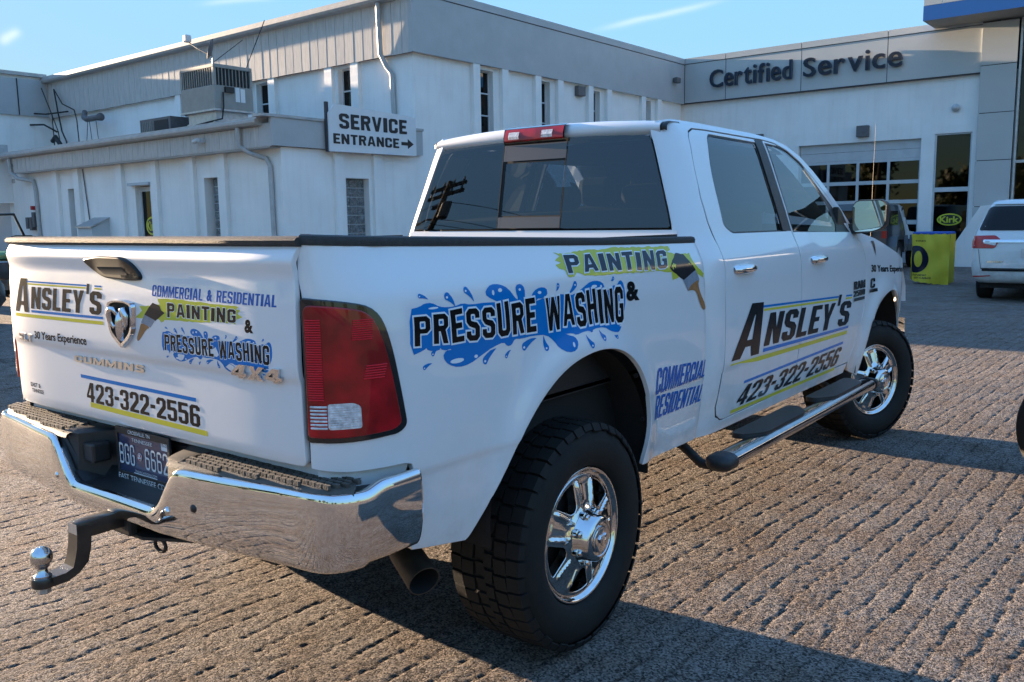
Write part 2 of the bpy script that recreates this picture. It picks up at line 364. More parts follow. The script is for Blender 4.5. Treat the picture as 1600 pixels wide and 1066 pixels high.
def roundpoly(pts, rad, n=5):
    """polygon corners (x, y[, r]) rounded with arcs"""
    o = []; k = len(pts)
    for i in range(k):
        p = Vector(pts[i][:2]); a = Vector(pts[i-1][:2]); b = Vector(pts[(i+1) % k][:2]); r = pts[i][2] if len(pts[i]) > 2 else rad
        u = a-p; v = b-p
        r = min(r, u.length*.48, v.length*.48)
        if r < 1e-5: o.append(tuple(p)); continue
        A = p+u.normalized()*r; B = p+v.normalized()*r
        for t in range(n+1):
            s = t/n; o.append(tuple(A*(1-s)**2+p*2*s*(1-s)+B*s*s))
    return o
def snorm(surf, P, h=.004):
    P = np.asarray(P, float); a = surf(P+np.array([h, 0]))-surf(P-np.array([h, 0])); b = surf(P+np.array([0, h]))-surf(P-np.array([0, h]))
    n = np.cross(a, b); return n/np.maximum(np.linalg.norm(n, axis=1), 1e-12)[:, None]
def cdt(outl, holes, res, inner=True):
    loops = [resamp(outl, res)]+[resamp(h, res) for h in holes]; pts = []; edges = []
    for l in loops:
        b = len(pts); pts += l; edges += [(b+i, b+(i+1) % len(l)) for i in range(len(l))]
    o = np.array(loops[0])
    if inner:
        gx = np.arange(o[:, 0].min()+res*.37, o[:, 0].max(), res); gy = np.arange(o[:, 1].min()+res*.41, o[:, 1].max(), res)
        if len(gx) and len(gy):
            G = np.array([(x+(res*.5 if j % 2 else 0), y) for j, y in enumerate(gy) for x in gx]); k = pip(G, o) & (pdist(G, loops[0]) > res*.45)
            for h in loops[1:]: k &= ~pip(G, h) & (pdist(G, h) > res*.45)
            pts = pts+[tuple(g) for g in G[k]]
    r = delaunay_2d_cdt([Vector(p) for p in pts], edges, [], 0, 1e-7)
    V = np.array([tuple(v) for v in r[0]]); F = np.array([f for f in r[2]]); c = V[F].mean(1); k = pip(c, loops[0])
    for h in loops[1:]: k &= ~pip(c, h)
    return V, F[k]
def panel(name, outl, surf, m, parent, holes=(), res=.035, depth=.015, rnd=.003, off=0., sgn=1, label=None, flange=True, **props):
    if not flange and 'TG' in globals() and surf is TG: off *= .25
    V, F = cdt(outl, holes, res); P = surf(V); n = snorm(surf, V)*sgn; P = P+n*off
    tri = F[0]; fn = np.cross(P[F[:, 1]]-P[F[:, 0]], P[F[:, 2]]-P[F[:, 0]]); flip = (fn*n[F[:, 0]]).sum(1).sum() < 0
    if flip: F = F[:, ::-1]
    # boundary edges
    from collections import Counter
    E = {}
    for f in F:
        for a, b in ((f[0], f[1]), (f[1], f[2]), (f[2], f[0])): E[(a, b)] = E.get((a, b), 0)+1
    bd = [(a, b) for (a, b) in E if (b, a) not in E]
    faces = [tuple(f) for f in F]; verts = list(P); norms = list(n)
    if flange:
        outv = {}
        for a, b in bd:
            t = P[b]-P[a]; t = t/max(np.linalg.norm(t), 1e-9); o = np.cross(t, n[a])
            for i in (a, b): outv[i] = outv.get(i, 0)+o
        idx = {}
        for i, o in outv.items():
            o = o/max(np.linalg.norm(o), 1e-9)
            idx[i] = len(verts); verts += [P[i]+o*rnd*.7-n[i]*rnd*.3, P[i]+o*rnd-n[i]*rnd, P[i]+o*rnd-n[i]*(rnd+depth)]
            norms += [(n[i]+o)/1.414, o, o]
        for a, b in bd:
            A, B = idx[a], idx[b]
            faces += [(b, a, A, B), (B, A, A+1, B+1), (B+1, A+1, A+2, B+2)]
    return mk(name, verts, faces, m, parent, normals=norms, label=label, **props)
def patch(name, outl, surf, m, parent, off=.0012, holes=(), res=.03, sgn=1, label=None, **p):
    return panel(name, outl, surf, m, parent, holes, res, off=off, sgn=sgn, label=label, flange=False, **p)
_tc = {}
def text2d(s, bold=.0, xdup=0., sx=1., ital=0.):
    """outline text as a flat mesh normalised to height 1 (cap height), returns verts (n,2), faces, width"""
    key = (s, bold)
    if key not in _tc:
        cu_ = bpy.data.curves.new('t', 'FONT'); cu_.body = s; cu_.offset = bold; cu_.resolution_u = 4; cu_.fill_mode = 'BOTH' if hasattr(cu_, 'fill_mode') else None
        o = bpy.data.objects.new('t', cu_); col.objects.link(o); bpy.context.view_layer.update()
        dg = bpy.context.evaluated_depsgraph_get(); me = bpy.data.meshes.new_from_object(o.evaluated_get(dg))
        V = np.array([v.co[:2] for v in me.vertices]); F = [tuple(p.vertices) for p in me.polygons]
        bpy.data.objects.remove(o); bpy.data.curves.remove(cu_); bpy.data.meshes.remove(me); _tc[key] = (V, F)
    V, F = _tc[key]; V = V.copy(); 
    return V, F
def textgeo(s, bold=.02, xdup=0., grid=None):
    V, F = text2d(s, bold); lo = V.min(0); hi = V.max(0); V = (V-lo)/(hi-lo); return V, F
def decal_text(name, s, quad, surf, m, parent, off=.0015, bold=.02, thick=0., res=.04, sgn=1, label=None, pad=0., **props):
    """quad: BL, BR, TR, TL in surface parameters. thick: horizontal thickening as a share of the width"""
    if 'TG' in globals() and surf is TG: off *= .25
    V, F = textgeo(s, bold); q = [np.array(p, float) for p in quad]
    W = max(np.linalg.norm(q[1]-q[0]), 1e-6); H = max(np.linalg.norm(q[3]-q[0]), 1e-6)
    layers = [0.] if not thick else [-thick, 0., thick]
    VV = []; FF = []; LL = []
    for li, dx in enumerate(layers):
        bm = bmesh.new(); vs = [bm.verts.new(((v[0]+dx)*W, v[1]*H, 0)) for v in V]
        for f in F:
            try: bm.faces.new([vs[i] for i in f])
            except ValueError: pass
        for a, st, L in (((1, 0, 0), W, W), ((0, 1, 0), H, H)):
            k = int(L/res)
            for i in range(1, k+1):
                bmesh.ops.bisect_plane(bm, geom=bm.verts[:]+bm.edges[:]+bm.faces[:], plane_co=Vector(a)*(L*i/(k+1)), plane_no=a, dist=1e-6)
        bmesh.ops.triangulate(bm, faces=bm.faces[:])
        bm.verts.index_update(); b = len(VV)
        VV += [(v.co.x/W, v.co.y/H) for v in bm.verts]; LL += [li*.00015]*len(bm.verts); FF += [tuple(v.index+b for v in f.verts) for f in bm.faces]; bm.free()
    VV = np.array(VV); u = VV[:, :1]; v = VV[:, 1:]
    P2 = q[0]*(1-u)*(1-v)+q[1]*u*(1-v)+q[2]*u*v+q[3]*(1-u)*v
    P = surf(P2); n = snorm(surf, P2)*sgn; P = P+n*(off+np.array(LL))[:, None]
    F = np.array(FF); fn = np.cross(P[F[:, 1]]-P[F[:, 0]], P[F[:, 2]]-P[F[:, 0]])
    bad = (fn*n[F[:, 0]]).sum(1) < 0; F[bad] = F[bad][:, ::-1]
    return mk(name, P, F, m, parent, normals=n, label=label, **props)
def flat(o, ux, uy):
    o = np.array(o, float); ux = np.array(ux, float); uy = np.array(uy, float)
    def f(P): P = np.asarray(P, float); return o+P[:, :1]*ux+P[:, 1:2]*uy
    return f
def text3d(name, s, o, ux, uy, w, h, depth, m, parent, bold=.02, label=None, **props):
    V, F = textgeo(s, bold); o = Vector(o); ux = Vector(ux); uy = Vector(uy); n = ux.cross(uy); mb = MB()
    base = [o+ux*(v[0]*w)+uy*(v[1]*h) for v in V]; k = len(V)
    E = {}
    for f in F:
        for i in range(len(f)): E[(f[i], f[(i+1) % len(f)])] = 1
    bd = [(a, b) for (a, b) in E if (b, a) not in E]
    mb.add([b+n*depth for b in base]+base, [tuple(f) for f in F]+[(b, a, a+k, b+k) for a, b in bd])
    return mb.build(name, m, parent, fix=False, label=label, **props)
# ------------------------------------------------------------ block lettering: own glyph outlines in a unit box
def _g(c, t, s):
    """outer outline and holes of a heavy condensed capital; t = stem width, s = bar height (share of the box)"""
    k = min(.30, t*.9); e = .16
    def ring(x0=0, x1=1, y0=0, y1=1, cx=.24, cy=.12): return [(x0+cx, y0), (x1-cx, y0), (x1, y0+cy), (x1, y1-cy), (x1-cx, y1), (x0+cx, y1), (x0, y1-cy), (x0, y0+cy)]
    def inner(x0, x1, y0, y1, cx=.08, cy=.05):
        return [(x0+cx, y0), (x1-cx, y0), (x1, y0+cy), (x1, y1-cy), (x1-cx, y1), (x0+cx, y1), (x0, y1-cy), (x0, y0+cy)]
    m = .5
    if c == 'I' or c == '1': return [(0, 0), (1, 0), (1, 1), (0, 1)], []
    if c == "'": return [(.2, .0), (.8, .0), (1, 1), (0, 1)], []
    if c == '-': return [(0, 0), (1, 0), (1, 1), (0, 1)], []
    if c == 'L': return [(0, 0), (1, 0), (1, s), (t, s), (t, 1), (0, 1)], []
    if c == 'E': return [(0, 0), (1, 0), (1, s), (t, s), (t, m-s/2), (.88, m-s/2), (.88, m+s/2), (t, m+s/2), (t, 1-s), (1, 1-s), (1, 1), (0, 1)], []
    if c == 'F': return [(0, 0), (t, 0), (t, m-s/2), (.88, m-s/2), (.88, m+s/2), (t, m+s/2), (t, 1-s), (1, 1-s), (1, 1), (0, 1)], []
    if c == 'T': return [(.5-t/2, 0), (.5+t/2, 0), (.5+t/2, 1-s), (1, 1-s), (1, 1), (0, 1), (0, 1-s), (.5-t/2, 1-s)], []
    if c == 'H': return [(0, 0), (t, 0), (t, m-s/2), (1-t, m-s/2), (1-t, 0), (1, 0), (1, 1), (1-t, 1), (1-t, m+s/2), (t, m+s/2), (t, 1), (0, 1)], []
    if c == 'N': return [(0, 0), (t*.95, 0), (t*.95, .52), (1-t*.98, 0), (1, 0), (1, 1), (1-t*.95, 1), (1-t*.95, .48), (t*.98, 1), (0, 1)], []
    if c == 'M': return [(0, 0), (t*.72, 0), (t*.72, .62), (.5-t*.22, 0), (.5+t*.22, 0), (1-t*.72, .62), (1-t*.72, 0), (1, 0), (1, 1), (1-t, 1), (.5, .42), (t, 1), (0, 1)], []
    if c == 'W': return [(.14, 0), (.14+t*.85, 0), (.5, .55), (.86-t*.85, 0), (.86, 0), (1, 1), (1-t*.72, 1), (.80, .42), (.5+t*.36, 1), (.5-t*.36, 1), (.20, .42), (t*.72, 1), (0, 1)], []
    if c == 'V': return [(.5-t*.5, 0), (.5+t*.5, 0), (1, 1), (1-t*.95, 1), (.5, .36), (t*.95, 1), (0, 1)], []
    if c == 'Y': return [(.5-t/2, 0), (.5+t/2, 0), (.5+t/2, .40), (1, 1), (1-t*.95, 1), (.5, .62), (t*.95, 1), (0, 1), (.5-t/2, .40)], []
    if c == 'A': return [(0, 0), (t*.85, 0), (.14+t*.72, .20), (.86-t*.72, .20), (1-t*.85, 0), (1, 0), (.5+t*.62, 1), (.5-t*.62, 1)], [[(.5-max(.03, .32-t*.62), .20+s), (.5+max(.03, .32-t*.62), .20+s), (.5+.015, .78), (.5-.015, .78)]]
    if c in 'OD0': return (ring() if c != 'D' else [(0, 0), (.72, 0), (1, .14), (1, .86), (.72, 1), (0, 1)]), [inner(t, 1-t, s, 1-s, .05, .05)]
    if c == 'U': return [(.22, 0), (.78, 0), (1, .13), (1, 1), (1-t, 1), (1-t, s+.03), (1-t-.05, s), (t+.05, s), (t, s+.03), (t, 1), (0, 1), (0, .13)], []
    if c == 'C': return [(.22, 0), (.78, 0), (1, .12), (1, .38), (1-t, .38), (1-t, s+.03), (1-t-.05, s), (t+.05, s), (t, s+.03), (t, 1-s-.03), (t+.05, 1-s), (1-t-.05, 1-s), (1-t, 1-s-.03), (1-t, .62), (1, .62), (1, .88), (.78, 1), (.22, 1), (0, .88), (0, .12)], []
    if c == 'G': return [(.22, 0), (.78, 0), (1, .10), (1, .54), (.52, .54), (.52, .54-s*.8), (1-t, .54-s*.8), (1-t, s+.03), (1-t-.05, s), (t+.05, s), (t, s+.03), (t, 1-s-.03), (t+.05, 1-s), (1-t-.05, 1-s), (1-t, 1-s-.03), (1-t, .66), (1, .66), (1, .88), (.78, 1), (.22, 1), (0, .88), (0, .12)], []
    if c == 'S': return [(.22, 0), (.78, 0), (1, .12), (1, .42), (.80, .56), (t+.02, .62), (t, .66), (t, 1-s-.02), (t+.05, 1-s), (1-t-.05, 1-s), (1-t, 1-s-.03), (1-t, .70), (1, .70), (1, .88), (.78, 1), (.22, 1), (0, .88), (0, .60), (.20, .46), (1-t-.02, .38), (1-t, .34), (1-t, s+.02), (1-t-.05, s), (t+.05, s), (t, s+.03), (t, .30), (0, .30), (0, .12)], []
    if c == 'X': return [(0, 0), (t*1.05, 0), (.5, .34), (1-t*1.05, 0), (1, 0), (.5+t*.58, .5), (1, 1), (1-t*1.05, 1), (.5, .66), (t*1.05, 1), (0, 1), (.5-t*.58, .5)], []
    if c == 'P': return [(0, 0), (t, 0), (t, .42), (.78, .42), (1, .54), (1, .88), (.78, 1), (0, 1)], [inner(t, 1-t*.9, .42+s*.9, 1-s, .04, .03)]
    if c == 'B': return [(0, 0), (.78, 0), (1, .12), (1, .42), (.88, .51), (1, .60), (1, .88), (.78, 1), (0, 1)], [inner(t, 1-t*.9, s, .5-s*.4, .04, .03), inner(t, 1-t*.9, .5+s*.6, 1-s, .04, .03)]
    if c == 'R': return [(0, 0), (t, 0), (t, .42), (.46, .42), (1-t, 0), (1, 0), (.80, .46), (1, .58), (1, .88), (.78, 1), (0, 1)], [inner(t, 1-t*.9, .45+s*.9, 1-s, .04, .03)]
    if c == '2': return [(0, 0), (1, 0), (1, s), (t+.08, s), (.98, .52), (1, .60), (1, .88), (.78, 1), (.22, 1), (0, .88), (0, .66), (t, .66), (t, 1-s-.03), (t+.05, 1-s), (1-t-.05, 1-s), (1-t, 1-s-.03), (1-t, .62), (0, .16)], []
    if c == '3': return [(.22, 0), (.78, 0), (1, .12), (1, .42), (.88, .51), (1, .60), (1, .88), (.78, 1), (.22, 1), (0, .88), (0, .70), (t, .70), (t, 1-s-.03), (t+.05, 1-s), (1-t-.05, 1-s), (1-t, 1-s-.03), (1-t, .62), (1-t-.05, .58), (.40, .58), (.40, .44), (1-t-.05, .44), (1-t, .40), (1-t, s+.03), (1-t-.05, s), (t+.05, s), (t, s+.03), (t, .30), (0, .30), (0, .12)], []
    if c == '4': return [(.50, 0), (.50+t, 0), (.50+t, .20), (1, .20), (1, .20+s), (.50+t, .20+s), (.50+t, 1), (.42, 1), (0, .20+s), (0, .20), (.50, .20)], [[(.24, .20+s), (.50, .20+s), (.50, .72)]]
    if c == '5': return [(.22, 0), (.78, 0), (1, .12), (1, .54), (.80, .66), (t, .66), (t, 1-s), (.96, 1-s), (.96, 1), (0, 1), (0, .50), (1-t-.05, .50), (1-t, .46), (1-t, s+.03), (1-t-.05, s), (t+.05, s), (t, s+.03), (t, .30), (0, .30), (0, .12)], []
    if c == '6': return [(.22, 0), (.78, 0), (1, .12), (1, .48), (.80, .60), (t, .60), (t, 1-s-.03), (t+.05, 1-s), (1-t-.05, 1-s), (1-t, 1-s-.03), (1-t, .74), (1, .74), (1, .88), (.78, 1), (.22, 1), (0, .88), (0, .12)], [inner(t, 1-t, s, .60-s*.9, .04, .03)]
    return None, None
GW = {'I': .44, '1': .44, "'": .30, '-': .52, 'M': 1.28, 'W': 1.36, 'L': .82, 'E': .88, 'F': .84, 'T': .94, 'Y': 1.06, 'A': 1.12, 'V': 1.06, 'N': 1.04, ' ': .55, '&': 1.15}
def offp(pts, d):
    n = len(pts); o = []; ar = sum(pts[i][0]*pts[(i+1) % n][1]-pts[(i+1) % n][0]*pts[i][1] for i in range(n)); sg = 1 if ar > 0 else -1
    for i in range(n):
        a = Vector(pts[i-1]); b = Vector(pts[i]); c = Vector(pts[(i+1) % n]); u = (b-a).normalized(); v = (c-b).normalized()
        n1 = Vector((u.y, -u.x))*sg; n2 = Vector((v.y, -v.x))*sg; m = n1+n2
        if m.length < .3: m = n1
        m.normalize(); k = d/max(.45, m.dot(n1)); o.append(tuple(b+m*k))
    return o
def block_text(name, s, quad, surf, m, parent, off=.0019, t=.30, bar=.15, gap=.14, rnd=.0, grow=0., sgn=1, label=None, jitter=0, seed=1, res=.03, depth=0, shape=None):
    """quad BL, BR, TR, TL in surface parameters; real glyph polygons, each letter triangulated on the surface.
    grow: outline growth in metres; jitter: cartoon tilt"""
    if 'TG' in globals() and surf is TG: off *= .25
    q = [np.array(p, float) for p in quad]; W = float(np.linalg.norm(q[1]-q[0])); H = float(np.linalg.norm(q[3]-q[0])); rr = random.Random(seed)
    ws = [GW.get(c, 1.0) for c in s]; tot = sum(ws)+gap*(len(s)-1); x = 0; VV = []; FF = []; NN = []
    def mp(u, v): r = q[0]*(1-u)*(1-v)+q[1]*u*(1-v)+q[2]*u*v+q[3]*(1-u)*v; return (float(r[0]), float(r[1]))
    for c, w in zip(s, ws):
        u0 = x/tot; wu = w/tot; x += w+gap; tilt = rr.uniform(-.05, .05)*jitter; sc = 1+rr.uniform(-.08, .06)*jitter; dy = rr.uniform(-.03, .04)*jitter
        if c == ' ': continue
        tt = min(.46, t/w) if c not in 'I1' else t
        if c == '&':
            V, F = textgeo('&', .05); P2 = np.array([mp(u0+v[0]*wu, v[1]) for v in V]); F = np.array([[f[0], f[i], f[i+1]] for f in F for i in range(1, len(f)-1)])
        else:
            o, hs = _g(c, tt, bar); y0, y1 = 0, 1
            if c == "'": y0, y1 = .66, 1.0
            if c == '-': y0, y1 = .40, .58
            loc = lambda p: ((p[0]-.5)*wu*W, (y0+p[1]*(y1-y0)-.5)*sc*H)
            o = [loc(p) for p in o]; hs = [[loc(p) for p in h] for h in hs]
            if rnd: o = roundpoly(o, rnd*H, 3); hs = [roundpoly(h, rnd*H*.5, 2) for h in hs]
            if grow: o = offp(o, grow); hs = [offp(h, -grow) for h in hs]; hs = [h for h in hs if min(max(p[0] for p in h)-min(p[0] for p in h), max(p[1] for p in h)-min(p[1] for p in h)) > grow*.9 and abs(sum(h[i][0]*h[(i+1) % len(h)][1]-h[(i+1) % len(h)][0]*h[i][1] for i in range(len(h)))) > grow*grow*2]
            V2, F = cdt(o, hs, res); ca, sa = math.cos(tilt), math.sin(tilt)
            P2 = np.array([mp((p[0]*ca-p[1]*sa)/W+u0+wu/2, (p[0]*sa+p[1]*ca)/H+.5+dy) for p in V2])
        P = surf(P2); n = snorm(surf, P2)*sgn; F = np.array(F)
        P = P+n*(off+depth); fn = np.cross(P[F[:, 1]]-P[F[:, 0]], P[F[:, 2]]-P[F[:, 0]]); bad = (fn*n[F[:, 0]]).sum(1) < 0; F[bad] = F[bad][:, ::-1]
        b = len(VV)
        VV += list(P); NN += list(n); FF += [tuple(int(i)+b for i in f) for f in F]
        if depth:
            E = {}
            for f in F:
                for a_, c_ in ((f[0], f[1]), (f[1], f[2]), (f[2], f[0])): E[(a_, c_)] = 1
            bd = [(a_, c_) for (a_, c_) in E if (c_, a_) not in E]; b2 = len(VV)
            for a_, c_ in bd:
                k = len(VV); VV += [P[a_], P[c_], P[a_]-n[a_]*depth, P[c_]-n[c_]*depth]; d_ = P[c_]-P[a_]; on = np.cross(d_, n[a_]); on = on/max(np.linalg.norm(on), 1e-9); NN += [on]*4; FF.append((k+1, k, k+2, k+3))
    return mk(name, VV, FF, m, parent, normals=NN, label=label)
# ------------------------------------------------------------ the pickup: body surfaces
_z = np.arange(.3, 2.2, .005)
_pp = np.array([(.40, .895), (.50, .915), (.57, .928), (.66, .945), (.75, .958), (.868, .967), (.876, .972), (1.10, .974), (1.28, .969), (1.375, .958), (1.43, .934), (1.49, .906), (1.60, .871), (1.90, .765), (1.95, .745), (1.985, .728), (2.01, .712), (2.035, .685)])
_x = np.interp(_z, _pp[:, 0], _pp[:, 1])
def gsm(a, s, d):
    k = np.arange(-int(3*s/d)-1, int(3*s/d)+2)*d; w = np.exp(-(k/s)**2/2); w /= w.sum(); p = len(k)//2
    return np.convolve(np.pad(a, p, mode='edge'), w, 'valid')
_x1 = gsm(_x, .014, .005); _x2 = gsm(_x, .004, .005); wgt = np.exp(-((_z-.872)/.03)**2); _x = _x1*(1-wgt)+_x2*wgt
def PX(z): return np.interp(z, _z, _x)
def arcs(s, z):
    b = np.zeros_like(s)
    for (c, zc, ra, rb) in ((-.03, .62, .47, .49), (3.83, .52, .455, .53)):
        d = np.sqrt(((s-c)/ra)**2+((z-zc)/rb)**2); b += .026*np.exp(-((d-1.0)/.16)**2)*(z > .45)*np.clip((d-.75)/.2, 0, 1)
    return b
_corn = np.array([(-.55, .970, -.55), (-.70, .969, -.70), (-.82, .967, -.82), (-.92, .960, -.92), (-1.00, .946, -1.00), (-1.07, .920, -1.068), (-1.13, .884, -1.117), (-1.17, .852, -1.139), (-1.21, .813, -1.150), (-1.26, .763, -1.154)])
_cs = np.arange(-1.3, -.3, .005); _cx = gsm(np.interp(_cs, _corn[::-1, 0], _corn[::-1, 1]), .02, .005); _cy = gsm(np.interp(_cs, _corn[::-1, 0], _corn[::-1, 2]), .02, .005); _cy = np.where(_cs > -.56, _cs, _cy)
_fc = np.array([(4.20, .970), (4.35, .958), (4.5, .925), (4.62, .87), (4.7, .80), (4.78, .70)])
_fs = np.arange(3.9, 4.9, .01); _fx = gsm(np.interp(_fs, _fc[:, 0], _fc[:, 1]), .03, .01)
def SIDE(P):
    P = np.asarray(P, float); s = P[:, 0]; z = P[:, 1]; x = PX(z)+arcs(s, z); y = s.copy()
    k = s < -.45; t = np.clip((s[k]+1.25)/.3, 0.3, 1); xc = np.interp(s[k], _cs, _cx); y[k] = np.interp(s[k], _cs, _cy)
    x[k] = xc+(x[k]-.97)*t
    k = s > 4.05; x[k] = x[k]+np.interp(s[k], _fs, _fx)-.970
    # roll of the bed's front edge
    x = x-.006*np.exp(-((s-.965)/.02)**2)
    return np.stack([x, y, z], 1)
def BKY(x, z):
    t = (z-1.525)/.43; return .965+t*.078+(.006+.006*np.clip(t, 0, 1))*(x/.75)**2
def CAB(P):
    """cab side: s is Y along the side; below 1.16 it bends round the rear corner"""
    P = np.asarray(P, float); s = P[:, 0]; z = P[:, 1]; W = PX(z)+arcs(s, z); x = W.copy(); y = s.copy(); Wg = PX(z)-.105; yb = BKY(Wg, np.clip(z, 1.3, 2.0)); L = .2
    t = np.clip((1.16-s)/L, 0, 1); k = s < 1.16
    a = t*math.pi/2; cx = W-(W-Wg)*(1-np.cos(a)); cy = 1.16-(1.16-yb)*np.sin(a)
    x[k] = cx[k]; y[k] = cy[k]
    k = s < .96; x[k] = Wg[k]-(.96-s[k]); y[k] = BKY(x[k], np.clip(z[k], 1.3, 2.0))
    return np.stack([x, y, z], 1)
def BACK(P):
    P = np.asarray(P, float); return np.stack([P[:, 0], BKY(P[:, 0], P[:, 1]), P[:, 1]], 1)
_tz = np.arange(.85, 1.6, .004)
_tp = np.array([(.85, .02), (.92, .012), (.95, .004), (1.05, .002), (1.150, .001), (1.168, -.007), (1.20, -.009), (1.36, -.006), (1.405, -.003), (1.43, -.001), (1.462, -.008), (1.472, -.010), (1.49, -.004), (1.51, .008), (1.525, .018), (1.6, .03)])
_ty = gsm(np.interp(_tz, _tp[:, 0], _tp[:, 1]), .005, .004)
def TG(P):
    P = np.asarray(P, float); x = P[:, 0]; z = P[:, 1]
    return np.stack([x, -(1.158+.014*(1-np.abs(x/.82)**10))+np.interp(z, _tz, _ty), z], 1)

truck = thing('pickup_truck', 'big white lettered crew cab pickup truck parked in front', 'pickup truck')
# --- bed side
arch_r = [(-.652, .600), (-.628, .618), (-.575, .690), (-.51, .79), (-.42, .910), (-.30, 1.01), (-.165, 1.077), (-.01, 1.108), (.135, 1.102), (.26, 1.06), (.365, .975), (.425, .85), (.442, .73), (.425, .62), (.422, .592)]
def dens(pts, n=4):
    o = []
    for i in range(len(pts)-1):
        p0 = np.array(pts[max(i-1, 0)]); p1 = np.array(pts[i]); p2 = np.array(pts[i+1]); p3 = np.array(pts[min(i+2, len(pts)-1)])
        for k in range(n):
            t = k/n; o.append(tuple(.5*((2*p1)+(-p0+p2)*t+(2*p0-5*p1+4*p2-p3)*t*t+(-p0+3*p1-3*p2+p3)*t**3)))
    return o+[tuple(pts[-1])]
bed_out = [(-1.196, .925), (-1.10, .915), (-.93, .912), (-.905, .905), (-.895, .88), (-.893, .66), (-.885, .643)]+dens(arch_r)+[(.62, .588), (.955, .585), (.957, 1.44), (.952, 1.462), (.93, 1.468), (.3, 1.477), (-.37, 1.494), (-.9, 1.509), (-1.10, 1.517), (-1.19, 1.520), (-1.197, 1.47), (-1.201, 1.43), (-1.197, 1.385)]
bed_side = panel('bed_side', bed_out, SIDE, 'paint', truck, res=.021)
lower = panel('bed_corner_filler', [(-1.19, .86), (-.92, .86), (-.90, .91), (-1.19, .918)], SIDE, 'paint', truck, off=-.02, flange=False)
# taillight: dark housing with red lens, brighter reflector fields and a clear reversing lamp
tl = panel('tail_light', roundpoly([(-1.200, 1.375, .01), (-1.10, 1.366, .05), (-.998, 1.345, .06), (-.963, 1.24, .3), (-.924, 1.02, .03), (-.95, 1.003, .03), (-1.07, .997, .1), (-1.200, .999, .01)], .02, 5), SIDE, 'darkpaint', truck, res=.03, off=.006, depth=.03, rnd=.004)
panel('red_lens', roundpoly([(-1.190, 1.357, .02), (-1.10, 1.350, .04), (-1.022, 1.334, .05), (-.985, 1.235, .3), (-.947, 1.03, .03), (-.97, 1.018, .03), (-1.08, 1.012, .1), (-1.192, 1.014, .01)], .02, 5), SIDE, 'redlens', tl, res=.03, off=.012, depth=.006, rnd=.004)
def lensrows(name, x0, x1, z0, z1, n, m, skew=0):
    mb = MB(); h = (z1-z0)/n
    for i in range(n):
        za, zb = z0+h*i, z0+h*(i+.62); xs = np.linspace(x0+skew*i/n, x1+skew*i/n, 5)
        a = SIDE([(x, za) for x in xs]); b = SIDE([(x, zb) for x in xs]); mid = SIDE([(x, (za+zb)/2) for x in xs])
        nn = snorm(SIDE, [(x, za) for x in xs])
        mb.loft([list(map(tuple, a+nn*.0128)), list(map(tuple, mid+nn*.0142)), list(map(tuple, b+nn*.0128))])
    return mb.build(name, m, tl)
lensrows('reflector_ribs', -1.188, -1.148, 1.11, 1.325, 34, 'redbright')
lensrows('reflector_ribs', -1.075, -1.022, 1.265, 1.32, 10, 'redbright', .006)
lensrows('reflector_ribs', -1.05, -.993, 1.16, 1.20, 6, 'redbright', .01)
lensrows('reversing_lens_ribs', -1.185, -1.142, 1.034, 1.100, 7, 'clearlens')
rl = patch('reversing_lens', roundpoly([(-1.140, 1.033), (-1.058, 1.033), (-1.060, 1.092), (-1.078, 1.102), (-1.140, 1.102)], .008), SIDE, 'clearlens', tl, off=.0135)
lensrows('reversing_lens_ribs', -1.136, -1.064, 1.038, 1.096, 9, 'clearlens')
# rail cap
def sweep(path, sec, name, m, parent, caps=True, smooth=True, auto=40, **kw):
    rings = []
    for i, p in enumerate(path):
        a = np.array(path[max(i-1, 0)]); b = np.array(path[min(i+1, len(path)-1)]); t = b-a; t[2] = 0; t = t/np.linalg.norm(t); o = np.array([t[1], -t[0], 0])
        rings.append([tuple(np.array(p)+o*q[0]+np.array([0, 0, q[1]])) for q in sec])
    return MB().loft(rings, closed_ring=True, caps=caps).build(name, m, parent, auto=auto, **kw)
rp = [(-1.185, 1.518), (-.9, 1.508), (-.37, 1.493), (.3, 1.476), (.94, 1.466)]
path = [tuple(SIDE([(s, z)])[0]) for s, z in dens(rp, 5)]
capsec = [(.004, -.004), (.006, .010), (.001, .020), (-.012, .024), (-.065, .023), (-.075, .015), (-.075, -.03), (-.05, -.03), (-.05, -.004)]
sweep(path, capsec, 'bed_rail_cap', 'railcap', truck)
MB().loft([[(.84, y, z) for z in (.93, 1.50)] for y in (-1.08, 0, .93)]).build('bed_inner_wall', 'blackplastic', truck)
# --- cab side shell
door_back = [(2.16, .634), (1.235, .622), (1.195, .628), (1.150, .655), (1.140, .70), (1.152, .80), (1.166, .93), (1.166, 1.2), (1.176, 1.32), (1.168, 1.44), (1.150, 1.55), (1.150, 1.66), (1.176, 1.80), (1.222, 1.94), (1.245, 1.968), (1.30, 1.987), (1.45, 1.991), (2.155, 1.988)]
def offpoly(pts, d):
    P = [Vector(p) for p in pts]; o = []
    for i in range(len(P)):
        t = (P[min(i+1, len(P)-1)]-P[max(i-1, 0)]).normalized(); o.append(tuple(P[i]+Vector((-t.y, t.x))*d))
    return o
ftop = [(2.17, 1.989), (2.33, 1.980), (2.50, 1.945), (2.65, 1.885), (2.80, 1.795), (2.95, 1.69), (3.08, 1.59), (3.19, 1.498)]
rear_door = door_back[:1]+door_back[1:]+[(2.158, 1.55), (2.162, 1.3), (2.165, .9), (2.152, .70)]
